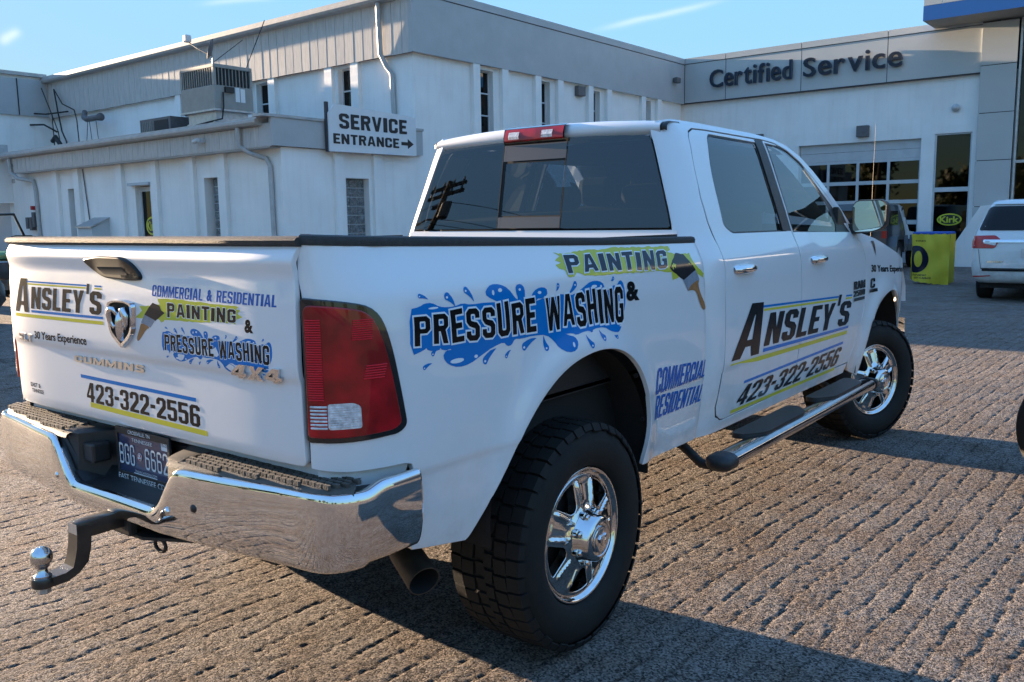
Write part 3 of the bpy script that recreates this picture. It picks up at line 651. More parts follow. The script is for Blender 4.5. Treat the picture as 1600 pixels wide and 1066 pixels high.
shell = [(.98, .60), (1.05, .572), (3.10, .572), (3.13, .625), (2.6, .627)]+[(2.16, .627), (1.235, .615), (1.19, .620), (1.143, .648), (1.132, .70), (1.144, .80), (1.158, .93), (1.158, 1.2), (1.168, 1.32), (1.160, 1.44), (1.142, 1.55), (1.142, 1.66), (1.168, 1.80), (1.214, 1.945), (1.24, 1.976), (1.30, 1.995), (1.45, 1.999), (2.17, 1.997), (2.335, 1.988), (2.505, 1.952), (2.655, 1.892), (2.805, 1.802), (2.955, 1.697), (3.085, 1.597), (3.20, 1.50)]+[(3.26, 1.50), (3.13, 1.625), (2.98, 1.745), (2.83, 1.845), (2.68, 1.925), (2.52, 1.978), (2.35, 2.008), (2.1, 2.022), (1.4, 2.026), (1.12, 2.022), (1.02, 2.012), (.975, 1.985), (.966, 1.955), (.966, 1.54), (.96, 1.50), (.93, 1.47), (.93, 1.2), (.96, 1.0)]
cab_shell = panel('cab_side', shell, CAB, 'paint', truck, res=.03, rnd=.0025)
# roof with rear lip
rprof = [(1.075, 1.958), (1.060, 1.975), (1.060, 1.995), (1.078, 2.010), (1.12, 2.018), (1.3, 2.022), (1.9, 2.026), (2.2, 2.016), (2.4, 1.992), (2.52, 1.965)]
rings = []
for y, z in dens(rprof, 4):
    ring = []
    for i in range(25):
        u = -1+2*i/24; x = u*.683; cr_ = .028*(1-abs(u)**2.4)*min(1, max(0, (z-1.95)/.06)); yy = y+(.015*u*u-.018 if y < 1.3 else 0)*max(0, 1-(y-1.06)/.3)
        ring.append((x, yy, z+cr_-.004))
    rings.append(ring)
MB().loft(rings).build('roof', 'paint', truck, auto=50)
for s in (1, -1):
    rr = [[(s*.681, y+.004, z-.006-(.03 if y > 1.2 else 0)), (s*.700, y+.006, z-.004-(.03 if y > 1.2 else 0)), (s*.712, y+.012, z-.008-(.03 if y > 1.2 else 0))] for y, z in dens(rprof[1:], 4)]
    MB().loft(rr).build('roof_ditch_strip', 'blackplastic', truck)
# rear wall under the glass and the rear window
patch('cab_rear_wall', [(-.82, 1.2), (.82, 1.2), (.82, 1.518), (-.82, 1.518)], BACK, 'paint', truck, off=0, sgn=1, res=.08)
def gl_edge(z): return float(PX(z))-.105-.003
zs = np.linspace(1.534, 1.925, 8)
gout = [(gl_edge(1.527)-.012, 1.527)]+[(gl_edge(z), z) for z in zs]+[(gl_edge(1.94)-.008, 1.945), (gl_edge(1.95)-.035, 1.951), (.3, 1.965), (0, 1.968)]
half = gout; full = [(x, z) for x, z in half]+[(-x, z) for x, z in half[::-1][1:]]
rw = panel('rear_window_frame', full, BACK, 'dark', truck, holes=[roundpoly([(-.755, 1.56), (.755, 1.56), (.64, 1.935), (-.64, 1.935)], .04), ], res=.05, off=.002, depth=.004, rnd=.001)
def clipx(poly, x0, x1):
    def side(poly, c, sg):
        o = []
        for i in range(len(poly)):
            a, b = poly[i], poly[(i+1) % len(poly)]; ia, ib = sg*(a[0]-c) >= 0, sg*(b[0]-c) >= 0
            if ia: o.append(a)
            if ia != ib: t = (c-a[0])/(b[0]-a[0]); o.append((c, a[1]+(b[1]-a[1])*t))
        return o
    return side(side(poly, x0, 1), x1, -1)
patch('fixed_pane', clipx(full, .195, 2), BACK, 'tglass', rw, off=.006, res=.06)
patch('fixed_pane', clipx(full, -2, -.198), BACK, 'tglass', rw, off=.006, res=.06)
patch('upper_applique', [(-.193, 1.868), (.190, 1.868), (.190, 1.951), (-.193, 1.951)], BACK, 'brownfilm', rw, off=.0075, res=.08)
patch('lower_applique', [(-.193, 1.530), (.190, 1.530), (.190, 1.585), (-.193, 1.585)], BACK, 'brownfilm', rw, off=.0075, res=.08)
patch('sliding_pane', [(-.183, 1.588), (.186, 1.588), (.186, 1.862), (-.183, 1.862)], BACK, 'tglass', rw, off=.003, res=.08)
patch('slider_frame', [(-.198, 1.583), (.193, 1.583), (.193, 1.870), (-.198, 1.870)], BACK, 'dark', rw, off=.0045, holes=[[(-.178, 1.592), (.1885, 1.592), (.1885, 1.858), (-.178, 1.858)]], res=.08)
for x in (-.196, .193):
    MB().loft([[(x-.0015, BKY(x, z)-.0085, z), (x+.0015, BKY(x, z)-.0085, z)] for z in (1.53, 1.75, 1.95)]).build('pane_joint', 'dark', rw)
# high brake light
hb = MB().loft([[(x, 1.032+.002*(x/.2)**2-d, z) for (d, z) in ((0, 1.950), (.014, 1.958), (.016, 1.985), (.004, 2.030), (-.03, 2.040))] for x in (-.19, -.1, 0, .1, .19)]).build('high_brake_light', 'darkpaint', truck, auto=40)
MB().loft([[(x, 1.032+.002*(x/.2)**2-d, z) for (d, z) in ((.014, 1.964), (.021, 1.970), (.021, 1.990), (.010, 2.020), (.004, 2.028))] for x in (-.18, -.1, 0, .1, .18)]).build('brake_lens', 'redlens', hb, auto=40)
for x in (-.12, .085):
    MB().loft([[(xx, 1.030+.002*(xx/.2)**2-d, z) for (d, z) in ((.021, 1.976), (.022, 1.990), (.014, 2.012))] for xx in (x-.033, x+.033)]).build('cargo_lamp_lens', 'clearlens', hb)
# doors
def with_flat(surf): return surf
rear_glass = roundpoly([(1.385, 1.502, .03), (2.024, 1.500, .005), (2.028, 1.962, .01), (1.445, 1.968, .05), (1.355, 1.80, .15), (1.310, 1.535, .03)], .02)
rear_open = roundpoly([(1.375, 1.492, .03), (2.10, 1.490, .005), (2.10, 1.972, .01), (1.435, 1.978, .05), (1.342, 1.80, .15), (1.298, 1.530, .03)], .02)
def seam(pts, surf, parent, name='seam_shade_tube'):  # black tube inside the door gap, standing in for the seam's shade
    P2 = np.array(pts); P = surf(P2); n = snorm(surf, P2); MB().tube([tuple(v) for v in P-n*.011], .007, 6).build(name, 'dark', parent)
seam([(x, z) for x, z in rear_door+rear_door[:1]], CAB, truck)
rear_door = offp(rear_door, -.0028)
rd = panel('rear_door', rear_door, CAB, 'paint', truck, holes=[rear_open], res=.03, rnd=.0025)
patch('window_trim', rear_open, CAB, 'blackplastic', rd, off=-.004, holes=[rear_glass], res=.06)
patch('window_glass', rear_glass, CAB, 'sglass', rd, off=-.007, res=.06)
patch('pillar_applique', [(2.034, 1.495), (2.152, 1.492), (2.152, 1.985), (2.045, 1.985)], CAB, 'blackplastic', rd, off=.0015, res=.06)
fseam = [(3.150, .634), (3.20, .70), (3.29, .86), (3.365, 1.0), (3.384, 1.15), (3.365, 1.30), (3.30, 1.40), (3.225, 1.470)]
front_door = [(2.172, .634)]+fseam+[(x, z) for x, z in ftop[::-1]]+[(2.170, 1.55), (2.172, 1.3), (2.174, .9), (2.166, .70)]
fg = roundpoly([(2.20, 1.492, .01), (2.92, 1.475, .01), (2.965, 1.52, .01), (2.76, 1.83, .1), (2.60, 1.925, .08), (2.40, 1.962, .05), (2.215, 1.970, .01)], .02)
fo = roundpoly([(2.178, 1.484, .005), (3.20, 1.466, .01), (3.10, 1.545, .05), (2.80, 1.775, .1), (2.62, 1.912, .08), (2.40, 1.970, .05), (2.18, 1.979, .005)], .02)
seam(front_door+front_door[:1], CAB, truck)
front_door = offp(front_door, -.0028)
fdoor = panel('front_door', front_door, CAB, 'paint', truck, holes=[fo], res=.03, rnd=.0025)
patch('window_trim', fo, CAB, 'blackplastic', fdoor, off=-.004, holes=[fg], res=.06)
patch('window_glass', fg, CAB, 'fglass', fdoor, off=-.007, res=.06)
# door handles
for par, s0 in ((rd, 1.265), (fdoor, 2.325)):
    rings = []
    for i in range(13):
        t = i/12; s = s0+.24*t; e = math.sin(math.pi*min(1, max(0, t)))**.35 if 0 < t < 1 else .0; p = CAB([(s, 1.325)])[0]; h = .026*(.55+.45*e); d = .012+.030*e
        rings.append([(p[0]-.004+(d if abs(math.cos(a)) < .0 else d*max(0, math.cos(a)))*1., p[1], p[2]+h*math.sin(a)) for a in np.linspace(-math.pi/2, math.pi/2, 9)])
    MB().loft(rings, caps=False).build('door_handle', 'chrome', par, smooth=True)
    pass
# fender, hood, grille, windscreen
farch = [(3.176, .66), (3.25, .70), (3.36, .56), (3.385, .50)]
fa = [(3.352, .52), (3.385, .62), (3.44, .75), (3.52, .86), (3.65, .965), (3.80, 1.030), (3.97, 1.050), (4.13, 1.01), (4.27, .90), (4.34, .77), (4.365, .66)]
fend = [(3.158, .628), (3.19, .575), (3.30, .54)]+dens(fa, 3)+[(4.50, .68), (4.66, .74), (4.70, .9), (4.66, 1.09), (4.5, 1.205), (4.18, 1.293), (3.87, 1.364), (3.66, 1.415), (3.42, 1.452), (3.26, 1.468), (3.236, 1.470), (3.31, 1.405), (3.373, 1.30), (3.392, 1.15), (3.374, .995), (3.298, .855), (3.208, .695)]
panel('front_fender', fend, SIDE, 'paint', truck, res=.035)
hr = []
for y, zz, dz in ((3.05, 1.50, .03), (3.3, 1.468, .05), (3.66, 1.418, .07), (3.87, 1.372, .08), (4.18, 1.303, .09), (4.45, 1.225, .09), (4.62, 1.15, .08), (4.72, 1.02, .05), (4.74, .9, .0)):
    hr.append([(u*.90, y, zz+dz*(1-abs(u)**3)) for u in np.linspace(-1, 1, 17)])
MB().loft(hr).build('hood', 'paint', truck, auto=50)
MB().box(-.62, .62, 4.66, 4.80, .78, 1.12, .03).build('grille', 'blackplastic', truck)
MB().loft([[(x, y, z) for (y, z) in ((4.6-.1*(abs(x)/.9)**4, .80), (4.86-.22*(abs(x)/.9)**3, .78), (4.88-.22*(abs(x)/.9)**3, .62), (4.75-.15*(abs(x)/.9)**3, .56))] for x in np.linspace(-.93, .93, 15)]).build('front_bumper', 'chrome', truck, smooth=True)
MB().loft([[(x*k, y+.10*(1-x*x)-.10, z) for x in np.linspace(-1, 1, 13)] for (k, y, z) in ((.845, 3.18, 1.50), (.79, 2.97, 1.66), (.73, 2.75, 1.82), (.685, 2.52, 1.95))]).build('windscreen', 'wglass', truck, smooth=True)
MB().loft([[(x, 3.0, 1.40), (x, 3.2, 1.50), (x, 3.35, 1.46)] for x in (-.85, .85)]).build('cowl', 'blackplastic', truck)
# dark inner body so that the gaps read as gaps
ib = MB(); ib.box(-.80, .80, -1.04, 3.35, .60, .92); ib.box(-.86, .86, 1.12, 3.15, .60, 1.20); ib.build('inner_body', 'dark', truck)
MB().box(-.84, .84, -1.06, .94, .925, .945).build('bed_floor', 'blackplastic', truck)
MB().box(-.84, .84, .90, .94, .9, 1.44).build('bed_bulkhead', 'paint', truck)
for yc, r in ((-.03, .50), (3.83, .50)):
    ln = MB()
    for s in (1,):
        ringA = []; 
        for xx in (.945, .50):
            ringA.append([(xx, yc+r*1.03*math.cos(a), .60+r*1.04*math.sin(a)) for a in np.linspace(-.12, math.pi+.12, 22)])
        ln.loft(ringA); ln.add([(.50, yc, .6)]+ringA[1], [(0, i+1, i+2) for i in range(21)])
    ln.build('wheel_arch_liner', 'liner', truck, auto=40)
for i, (yy, zz) in enumerate(((.352, .965), (.428, .775))):
    MB().lathe([(.009, 0), (.009, .006), (.005, .008)], 'y', (PX(zz)-.012, yy-.004, zz), 10).build('liner_fastener', 'blackplastic', truck)
# --- tailgate
tgo = roundpoly([(-.812, .928, .02), (.812, .928, .02), (.812, 1.39, .02), (.807, 1.43, .02), (.809, 1.47, .02), (.816, 1.522, .01), (-.816, 1.522, .01), (-.809, 1.47, .02), (-.807, 1.43, .02), (-.812, 1.39, .02)], .01)
tail = panel('tailgate', tgo, TG, 'paint', truck, res=.016, sgn=1)
sweep([(x, -1.162-.014*(1-abs(x/.82)**10)+.010, 1.520) for x in np.linspace(-.822, .822, 17)], [(.012, -.002), (.013, .006), (.006, .013), (-.02, .017), (-.065, .016), (-.075, .008), (-.075, -.012), (-.0, -.010)], 'tailgate_cap', 'railcap', tail)
MB().box(-.80, .80, -1.10, -1.06, .93, 1.50).build('tailgate_inner_skin', 'blackplastic', tail)
hd = panel('tailgate_handle', roundpoly([(-.212, 1.462, .012), (-.13, 1.470, .03), (.02, 1.469, .05), (.070, 1.452, .03), (.112, 1.412, .012), (.06, 1.407, .03), (-.10, 1.412, .05), (-.155, 1.43, .03)], .02), TG, 'handle', tail, off=.010, depth=.012, rnd=.006)
patch('handle_recess', roundpoly([(-.13, 1.445), (.03, 1.447), (.055, 1.418), (-.09, 1.418)], .012), TG, 'dark', hd, off=.056)
def TGm(P): return TG(P)
# filler below tailgate
MB().box(-.82, .82, -1.115, -1.06, .895, .925).build('tailgate_sill', 'paint', truck)
# ram-head shield badge
em = MB()
def tgpt(x, z, o): p = TG([(x, z)])[0]; return (p[0], p[1]-o, p[2])
sh = roundpoly([(-.082, 1.332, .012), (-.04, 1.342, .05), (.03, 1.342, .05), (.070, 1.332, .012), (.064, 1.235, .03), (-.006, 1.187, .006), (-.078, 1.235, .03)], .01)
inn = [((x+.006)*.82-.006, (z-1.272)*.84+1.275) for x, z in sh]
V = [tgpt(x, z, .001) for x, z in sh]+[tgpt(x, z, .014) for x, z in [((a+.006)*.95-.006, (b-1.272)*.96+1.272) for a, b in sh]]+[tgpt(x, z, .013) for x, z in inn]+[tgpt(x, z, .004) for x, z in inn]
n = len(sh); em.add(V, [(k*n+i, k*n+(i+1) % n, (k+1)*n+(i+1) % n, (k+1)*n+i) for k in range(3) for i in range(n)])
emb = em.build('shield_badge', 'badge', tail, auto=35)
MB().add([tgpt(x, z, .004) for x, z in inn], [tuple(range(n))]).build('badge_field', 'dark', emb)
ram = MB()
for s in (-1, 1):
    curl = [(s*.012-.006, 1.292, .012), (s*.022-.006, 1.312, .018), (s*.038-.006, 1.312, .020), (s*.048-.006, 1.294, .020), (s*.046-.006, 1.270, .017), (s*.036-.006, 1.254, .012), (s*.028-.006, 1.262, .01)]
    ram.tube([tgpt(x, z, o) for x, z, o in curl], [.006, .009, .0115, .0115, .009, .006, .003], 10)
ram.build('ram_horns', 'badge', emb, smooth=True)
fw = MB(); fr_ = []
for z, w, d in ((1.306, .008, .010), (1.292, .014, .020), (1.272, .013, .024), (1.245, .009, .024), (1.222, .008, .020), (1.212, .004, .010)):
    fr_.append([tgpt(-.006+w*u, z, .004+d*(1-abs(u)**1.5)) for u in (-1, -.6, -.25, 0, .25, .6, 1)])
fw.loft(fr_).build('ram_face', 'badge', emb, auto=30)
def badge_text(name, s, quad, surf, m, parent, h=.005, bold=.03, label=None, sgn=1):
    V, F = textgeo(s, bold); q = [np.array(p, float) for p in quad]; u = V[:, :1]; v = V[:, 1:]
    P2 = q[0]*(1-u)*(1-v)+q[1]*u*(1-v)+q[2]*u*v+q[3]*(1-u)*v; P = surf(P2); n = snorm(surf, P2)*sgn
    E = {}
    for f in F:
        for i in range(len(f)): E[(f[i], f[(i+1) % len(f)])] = 1
    bd = [(a, b) for (a, b) in E if (b, a) not in E]; k = len(P)
    return MB().add(list(map(tuple, P+n*h))+list(map(tuple, P)), [tuple(f) for f in F]+[(b, a, a+k, b+k) for a, b in bd]).build(name, m, parent, label=label)
block_text('four_by_four_badge', '4X4', [(.545, 1.152), (.758, 1.152), (.768, 1.190), (.566, 1.190)], TG, 'badge', tail, off=.001, t=.34, bar=.22, gap=.10, depth=.009, label='chrome 4X4 badge')
block_text('trim_level_badge', 'SLT', [(-.745, 1.166), (-.64, 1.162), (-.63, 1.190), (-.735, 1.192)], TG, 'badge', tail, off=.001, t=.34, bar=.22, gap=.12, depth=.005, label='chrome SLT badge')
block_text('engine_badge', 'CUMMINS', [(-.352, 1.116), (.082, 1.116), (.086, 1.140), (-.348, 1.138)], TG, 'goldbadge', tail, off=.001, t=.30, bar=.24, gap=.22, rnd=.08, depth=.004, label='pale raised letters of the engine badge')

# --- decals. Two sets: bed side / doors (SIDE, CAB) and tailgate (TG)
SPL = [(-0.889, 1.324), (-0.85, 1.328), (-0.834, 1.335), (-0.805, 1.335), (-0.776, 1.322), (-0.744, 1.318), (-0.711, 1.318), (-0.676, 1.324), (-0.642, 1.317), (-0.56, 1.318), (-0.482, 1.311), (-0.519, 1.326), (-0.556, 1.34), (-0.558, 1.355), (-0.535, 1.367), (-0.492, 1.365), (-0.455, 1.351), (-0.424, 1.32), (-0.41, 1.313), (-0.404, 1.325), (-0.411, 1.338), (-0.411, 1.357), (-0.386, 1.36), (-0.372, 1.348), (-0.374, 1.326), (-0.38, 1.313), (-0.34, 1.313), (-0.32, 1.334), (-0.285, 1.343), (-0.252, 1.339), (-0.249, 1.323), (-0.291, 1.313), (-0.324, 1.31), (-0.235, 1.306), (-0.20, 1.307), (-0.174, 1.315), (-0.14, 1.309), (-0.089, 1.306), (-0.026, 1.326), (0.024, 1.343), (0.079, 1.342), (0.111, 1.328), (0.099, 1.303), (0.133, 1.304), (0.17, 1.321), (0.20, 1.318), (0.228, 1.338), (0.248, 1.322), (0.252, 1.266), (0.238, 1.225), (0.209, 1.2), (0.215, 1.18), (0.193, 1.165), (0.171, 1.165), (0.128, 1.174), (0.086, 1.193), (0.004, 1.193), (-0.004, 1.181), (-0.021, 1.191), (-0.063, 1.19), (-0.102, 1.184), (-0.123, 1.193), (-0.176, 1.194), (-0.15, 1.181), (-0.115, 1.173), (-0.106, 1.156), (-0.123, 1.137), (-0.167, 1.135), (-0.209, 1.154), (-0.226, 1.177), (-0.266, 1.202), (-0.34, 1.207), (-0.406, 1.204), (-0.440, 1.208), (-0.456, 1.191), (-0.476, 1.19), (-0.494, 1.205), (-0.546, 1.196), (-0.605, 1.179), (-0.659, 1.161), (-0.711, 1.158), (-0.752, 1.171), (-0.771, 1.191), (-0.758, 1.203), (-0.724, 1.209), (-0.774, 1.212), (-0.785, 1.224), (-0.79, 1.213), (-0.831, 1.218), (-0.838, 1.228), (-0.850, 1.221), (-0.895, 1.212)]
DROPS = [(-0.847, 1.365, -0.816, 1.353, 0.009), (-0.738, 1.356, -0.708, 1.323, 0.016), (-0.654, 1.368, -0.623, 1.331, 0.014), (-0.18, 1.351, -0.195, 1.333, 0.011), (-0.076, 1.348, -0.125, 1.318, 0.015), (-0.814, 1.201, -0.794, 1.213, 0.010), (-0.849, 1.166, -0.819, 1.174, 0.009), (-0.587, 1.152, -0.532, 1.182, 0.017), (-0.484, 1.152, -0.459, 1.168, 0.010), (-0.389, 1.17, -0.322, 1.189, 0.018), (-0.273, 1.153, -0.283, 1.194, 0.016), (-0.019, 1.132, -0.048, 1.171, 0.016), (0.07, 1.147, 0.044, 1.179, 0.016), (0.17, 1.139, 0.148, 1.149, 0.011), (0.179, 1.353, 0.161, 1.346, 0.010)]
HILITE = [(-.715, 1.168, .030, .007), (-.63, 1.170, .008, .005), (-.495, 1.357, .010, .006), (-.53, 1.352, .006, .008), (-.29, 1.335, .010, .005), (-.395, 1.352, .006, .004), (.045, 1.333, .018, .005), (.09, 1.330, .006, .005), (-.13, 1.146, .006, .009), (-.10, 1.153, .004, .006), (-.80, 1.328, .02, .003), (.21, 1.176, .02, .003), (.18, 1.172, .008, .002)]
def ell(cx, cz, a, b, n=14): return [(cx+a*math.cos(2*math.pi*i/n), cz+b*math.sin(2*math.pi*i/n)) for i in range(n)]
def drop(hx, hz, tx, tz, r):
    d = Vector((tx-hx, tz-hz)); L = d.length; d = d/L; n = Vector((-d.y, d.x)); o = []
    for t in np.linspace(math.pi*.5, math.pi*1.5, 9): o.append((hx+math.cos(t)*r*.75*d.x+math.sin(t)*r*.75*n.x, hz+math.cos(t)*r*.75*d.y+math.sin(t)*r*.75*n.y))
    o2 = []
    for t in (.3, .6, .85): o2.append((t, .75*r*(1-t)**.8))
    bend = r*.25
    for t, w in o2: o.append((hx+d.x*L*t-n.x*(w-bend*math.sin(t*3)), hz+d.y*L*t-n.y*(w-bend*math.sin(t*3))))
    o.append((tx, tz))
    for t, w in o2[::-1]: o.append((hx+d.x*L*t+n.x*(w+bend*math.sin(t*3)), hz+d.y*L*t+n.y*(w+bend*math.sin(t*3))))
    return o
def wobble_text(name, s, fx, surf, m, parent, off, bold, sgn=1, seed=1, label=None, grow=0.):
    """cartoon lettering: one decal part; letters placed one by one with small tilts. fx(u,v) maps word box to surface params"""
    rnd = random.Random(seed); adv = {'I': .45, 'S': .85, 'W': 1.35, 'N': 1.05, 'U': 1.0, 'A': 1.05, 'E': .85, 'P': .95, 'R': 1.0, 'H': 1.05, 'G': 1.05, 'T': .85, ' ': .75}
    tot = sum(adv[c] for c in s); x = 0; VV = []; FF = []
    for c in s:
        w = adv[c]/tot
        if c != ' ':
            V, F = textgeo(c, bold); tilt = rnd.uniform(-.08, .08); sc = rnd.uniform(.9, 1.08); dy = rnd.uniform(-.04, .05); b = len(VV)
            g = 1+grow
            for v in V:
                vx = (v[0]-.5)*w*.90; vy = (v[1]-.5)*sc
                if grow: vx = (v[0]-.5)*(w*.90+grow*2/ (tot*1.0)*.9); vy = (v[1]-.5)*(sc+grow*2)
                VV.append((x+w/2+vx+tilt*(vy)*w*.6, .5+vy+dy))
            FF += [tuple(i+b for i in f) for f in F]
        x += w
    # refine
    bm = bmesh.new(); vs = [bm.verts.new((v[0], v[1], 0)) for v in VV]
    for f in FF:
        try: bm.faces.new([vs[i] for i in f])
        except ValueError: pass
    for i in range(1, 26): bmesh.ops.bisect_plane(bm, geom=bm.verts[:]+bm.edges[:]+bm.faces[:], plane_co=(i/26, 0, 0), plane_no=(1, 0, 0), dist=1e-7)
    for i in range(0, 5): bmesh.ops.bisect_plane(bm, geom=bm.verts[:]+bm.edges[:]+bm.faces[:], plane_co=(0, i/4, 0), plane_no=(0, 1, 0), dist=1e-7)
    bmesh.ops.triangulate(bm, faces=bm.faces[:]); bm.verts.index_update()
    P2 = np.array([fx(v.co.x, v.co.y) for v in bm.verts]); F = np.array([[v.index for v in f.verts] for f in bm.faces]); bm.free()
    P = surf(P2); n = snorm(surf, P2)*sgn; P = P+n*off; fn = np.cross(P[F[:, 1]]-P[F[:, 0]], P[F[:, 2]]-P[F[:, 0]]); bad = (fn*n[F[:, 0]]).sum(1) < 0; F[bad] = F[bad][:, ::-1]
    return mk(name, P, F, m, parent, normals=n, label=label)
def lerpquad(q):
    q = [np.array(p) for p in q]
    def f(u, v): r = q[0]*(1-u)*(1-v)+q[1]*u*(1-v)+q[2]*u*v+q[3]*(1-u)*v; return (float(r[0]), float(r[1]))
    return f
def splash_set(surf, parent, T, quad, sgn=1, k=1., res=.03):
    """T maps bed-side parameters to this surface's parameters"""
    sp = patch('splash_decal', [T(p[0], 1.262+(p[1]-1.262)*1.06) for p in offp(smoothpoly(SPL, 1), .004)], surf, 'd_blue', parent, off=.0008, sgn=sgn, res=res, label='blue water splash decal behind PRESSURE WASHING')
    mb = []
    for i, d in enumerate(DROPS):
        patch('droplet', [T(*p) for p in drop(*d)], surf, 'd_blue', parent, off=.0008, sgn=sgn, res=res)
        hx, hz, r = d[0], d[1], d[4]
        patch('droplet_highlight', [T(*p) for p in ell(hx-.1*r, hz-.15*r, r*.3, r*.22, 8)], surf, 'd_white', parent, off=.0010, sgn=sgn, res=res)
    for h in HILITE: patch('splash_highlight', [T(*p) for p in ell(*h)], surf, 'd_white', parent, off=.0010, sgn=sgn, res=res)
    f = lerpquad(quad)
    block_text('pressure_washing_outline', 'PRESSURE WASHING', quad, surf, 'd_white', parent, .0015, .34, .17, .22, .0, .0050*k, sgn, jitter=1, seed=4)
    block_text('pressure_washing_lettering', 'PRESSURE WASHING', quad, surf, 'd_black', parent, .0022, .34, .17, .22, .02, 0, sgn, label='black cartoon lettering PRESSURE WASHING', jitter=1, seed=4)
PW_Q = [(-.882, 1.226), (.236, 1.192), (.236, 1.322), (-.880, 1.312)]
splash_set(SIDE, bed_side, lambda x, z: (x, z), PW_Q)
def TT(x, z): return (.213+(x+.882)/1.12*.505, 1.2225+(z-1.263)/.13*.058)
splash_set(TG, tail, TT, [(.221, 1.198), (.714, 1.198), (.714, 1.249), (.221, 1.249)], 1, k=.42)
PATCH = [(-0.149, 1.459), (-0.108, 1.454), (-0.031, 1.456), (0.012, 1.461), (0.133, 1.459), (0.251, 1.463), (0.404, 1.46), (0.681, 1.455), (0.688, 1.44), (0.655, 1.433), (0.722, 1.422), (0.844, 1.42), (0.855, 1.387), (0.889, 1.359), (0.943, 1.33), (0.929, 1.313), (0.855, 1.339), (0.802, 1.364), (0.741, 1.35), (0.679, 1.319), (0.643, 1.317), (0.641, 1.351), (0.512, 1.362), (0.412, 1.361), (0.259, 1.368), (0.114, 1.368), (-0.007, 1.374), (-0.052, 1.388), (-0.072, 1.373), (-0.11, 1.373), (-0.115, 1.395), (-0.152, 1.405), (-0.159, 1.418), (-0.124, 1.427), (-0.153, 1.431), (-0.121, 1.444)]
def ragged(p, seed, a=.004):
    r = random.Random(seed); return [(x+r.uniform(-a, a), z+r.uniform(-a*.6, a*.6)) for x, z in resamp(p, .018)]
patch('paint_smear_decal', ragged(PATCH, 3), SIDE, 'd_green', bed_side, off=.0009, res=.02, label='yellow green paint smear decal behind PAINTING')
patch('brush_bristles', ragged([(0.723, 1.425), (0.785, 1.417), (0.831, 1.379), (0.866, 1.347), (0.743, 1.311), (0.684, 1.34), (0.647, 1.355), (0.631, 1.372), (0.67, 1.395)], 5, .002), SIDE, 'd_bristle', bed_side, off=.0017)
patch('brush_ferrule', [(0.863, 1.349), (0.891, 1.306), (0.777, 1.264), (0.739, 1.311)], SIDE, 'd_grey', bed_side, off=.0021)
patch('brush_handle', smoothpoly([(0.891, 1.306), (0.873, 1.286), (0.895, 1.244), (0.949, 1.186), (0.944, 1.171), (0.914, 1.174), (0.884, 1.21), (0.857, 1.256), (0.82, 1.267), (0.777, 1.264), (0.792, 1.282), (0.836, 1.297)], 1), SIDE, 'd_tan', bed_side, off=.0024)
f = lerpquad([(-.115, 1.385), (.612, 1.364), (.650, 1.440), (-.108, 1.450)])
PQ = [(-.105, 1.387), (.606, 1.366), (.644, 1.438), (-.100, 1.450)]
block_text('painting_outline', 'PAINTING', PQ, SIDE, 'd_white', bed_side, .0021, .34, .20, .24, 0, .0045, 1, jitter=1, seed=9)
block_text('painting_lettering', 'PAINTING', PQ, SIDE, 'd_navy', bed_side, .0032, .34, .20, .24, .02, 0, 1, label='dark navy lettering PAINTING on the bed side', jitter=1, seed=9)
decal_text('ampersand_decal', '&', [(.262, 1.262), (.362, 1.258), (.362, 1.332), (.262, 1.336)], SIDE, 'd_black', bed_side, bold=.05)
block_text('commercial_lettering', 'COMMERCIAL', [(.486, .864), (.945, .872), (.985, .945), (.486+.02, .972)], SIDE, 'd_blue2', bed_side, t=.36, bar=.13, gap=.16, rnd=.02, label='blue slanted lettering COMMERCIAL')
block_text('residential_lettering', 'RESIDENTIAL', [(.486, .762), (.930, .764), (.970, .836), (.486+.02, .858)], SIDE, 'd_blue2', bed_side, t=.36, bar=.13, gap=.16, rnd=.02, label='blue slanted lettering RESIDENTIAL')
# tailgate copies
TPATCH = [(0.195, 1.354), (0.286, 1.355), (0.409, 1.352), (0.513, 1.349), (0.59, 1.347), (0.577, 1.34), (0.602, 1.336), (0.584, 1.327), (0.606, 1.319), (0.579, 1.31), (0.574, 1.297), (0.533, 1.299), (0.491, 1.299), (0.402, 1.292), (0.309, 1.293), (0.228, 1.29), (0.207, 1.281), (0.187, 1.294), (0.144, 1.291), (0.061, 1.287), (0.103, 1.311), (0.094, 1.327), (0.16, 1.329), (0.203, 1.335)]
patch('paint_smear_decal', ragged(TPATCH, 7, .003), TG, 'd_green', tail, off=.0010)
patch('brush_bristles', [(0.167, 1.339), (0.203, 1.332), (0.211, 1.319), (0.229, 1.311), (0.176, 1.284), (0.118, 1.301), (0.149, 1.328)], TG, 'd_bristle', tail, off=.0017)
patch('brush_ferrule', [(0.118, 1.301), (0.176, 1.286), (0.149, 1.263), (0.096, 1.275)], TG, 'd_grey', tail, off=.0021)
patch('brush_handle', smoothpoly([(0.099, 1.275), (0.149, 1.263), (0.124, 1.256), (0.099, 1.233), (0.08, 1.218), (0.070, 1.216), (0.068, 1.227), (0.084, 1.251), (0.092, 1.267)], 1), TG, 'd_tan', tail, off=.0024)
f = lerpquad([(.240, 1.299), (.580, 1.300), (.584, 1.340), (.242, 1.346)])
PQ = [(.243, 1.300), (.576, 1.300), (.580, 1.338), (.245, 1.344)]
block_text('painting_outline', 'PAINTING', PQ, TG, 'd_white', tail, .0016, .34, .20, .24, 0, .0018, 1, jitter=1, seed=9)
block_text('painting_lettering', 'PAINTING', PQ, TG, 'd_black', tail, .0022, .34, .20, .24, .02, 0, 1, label='black lettering PAINTING on the tailgate', jitter=1, seed=9)
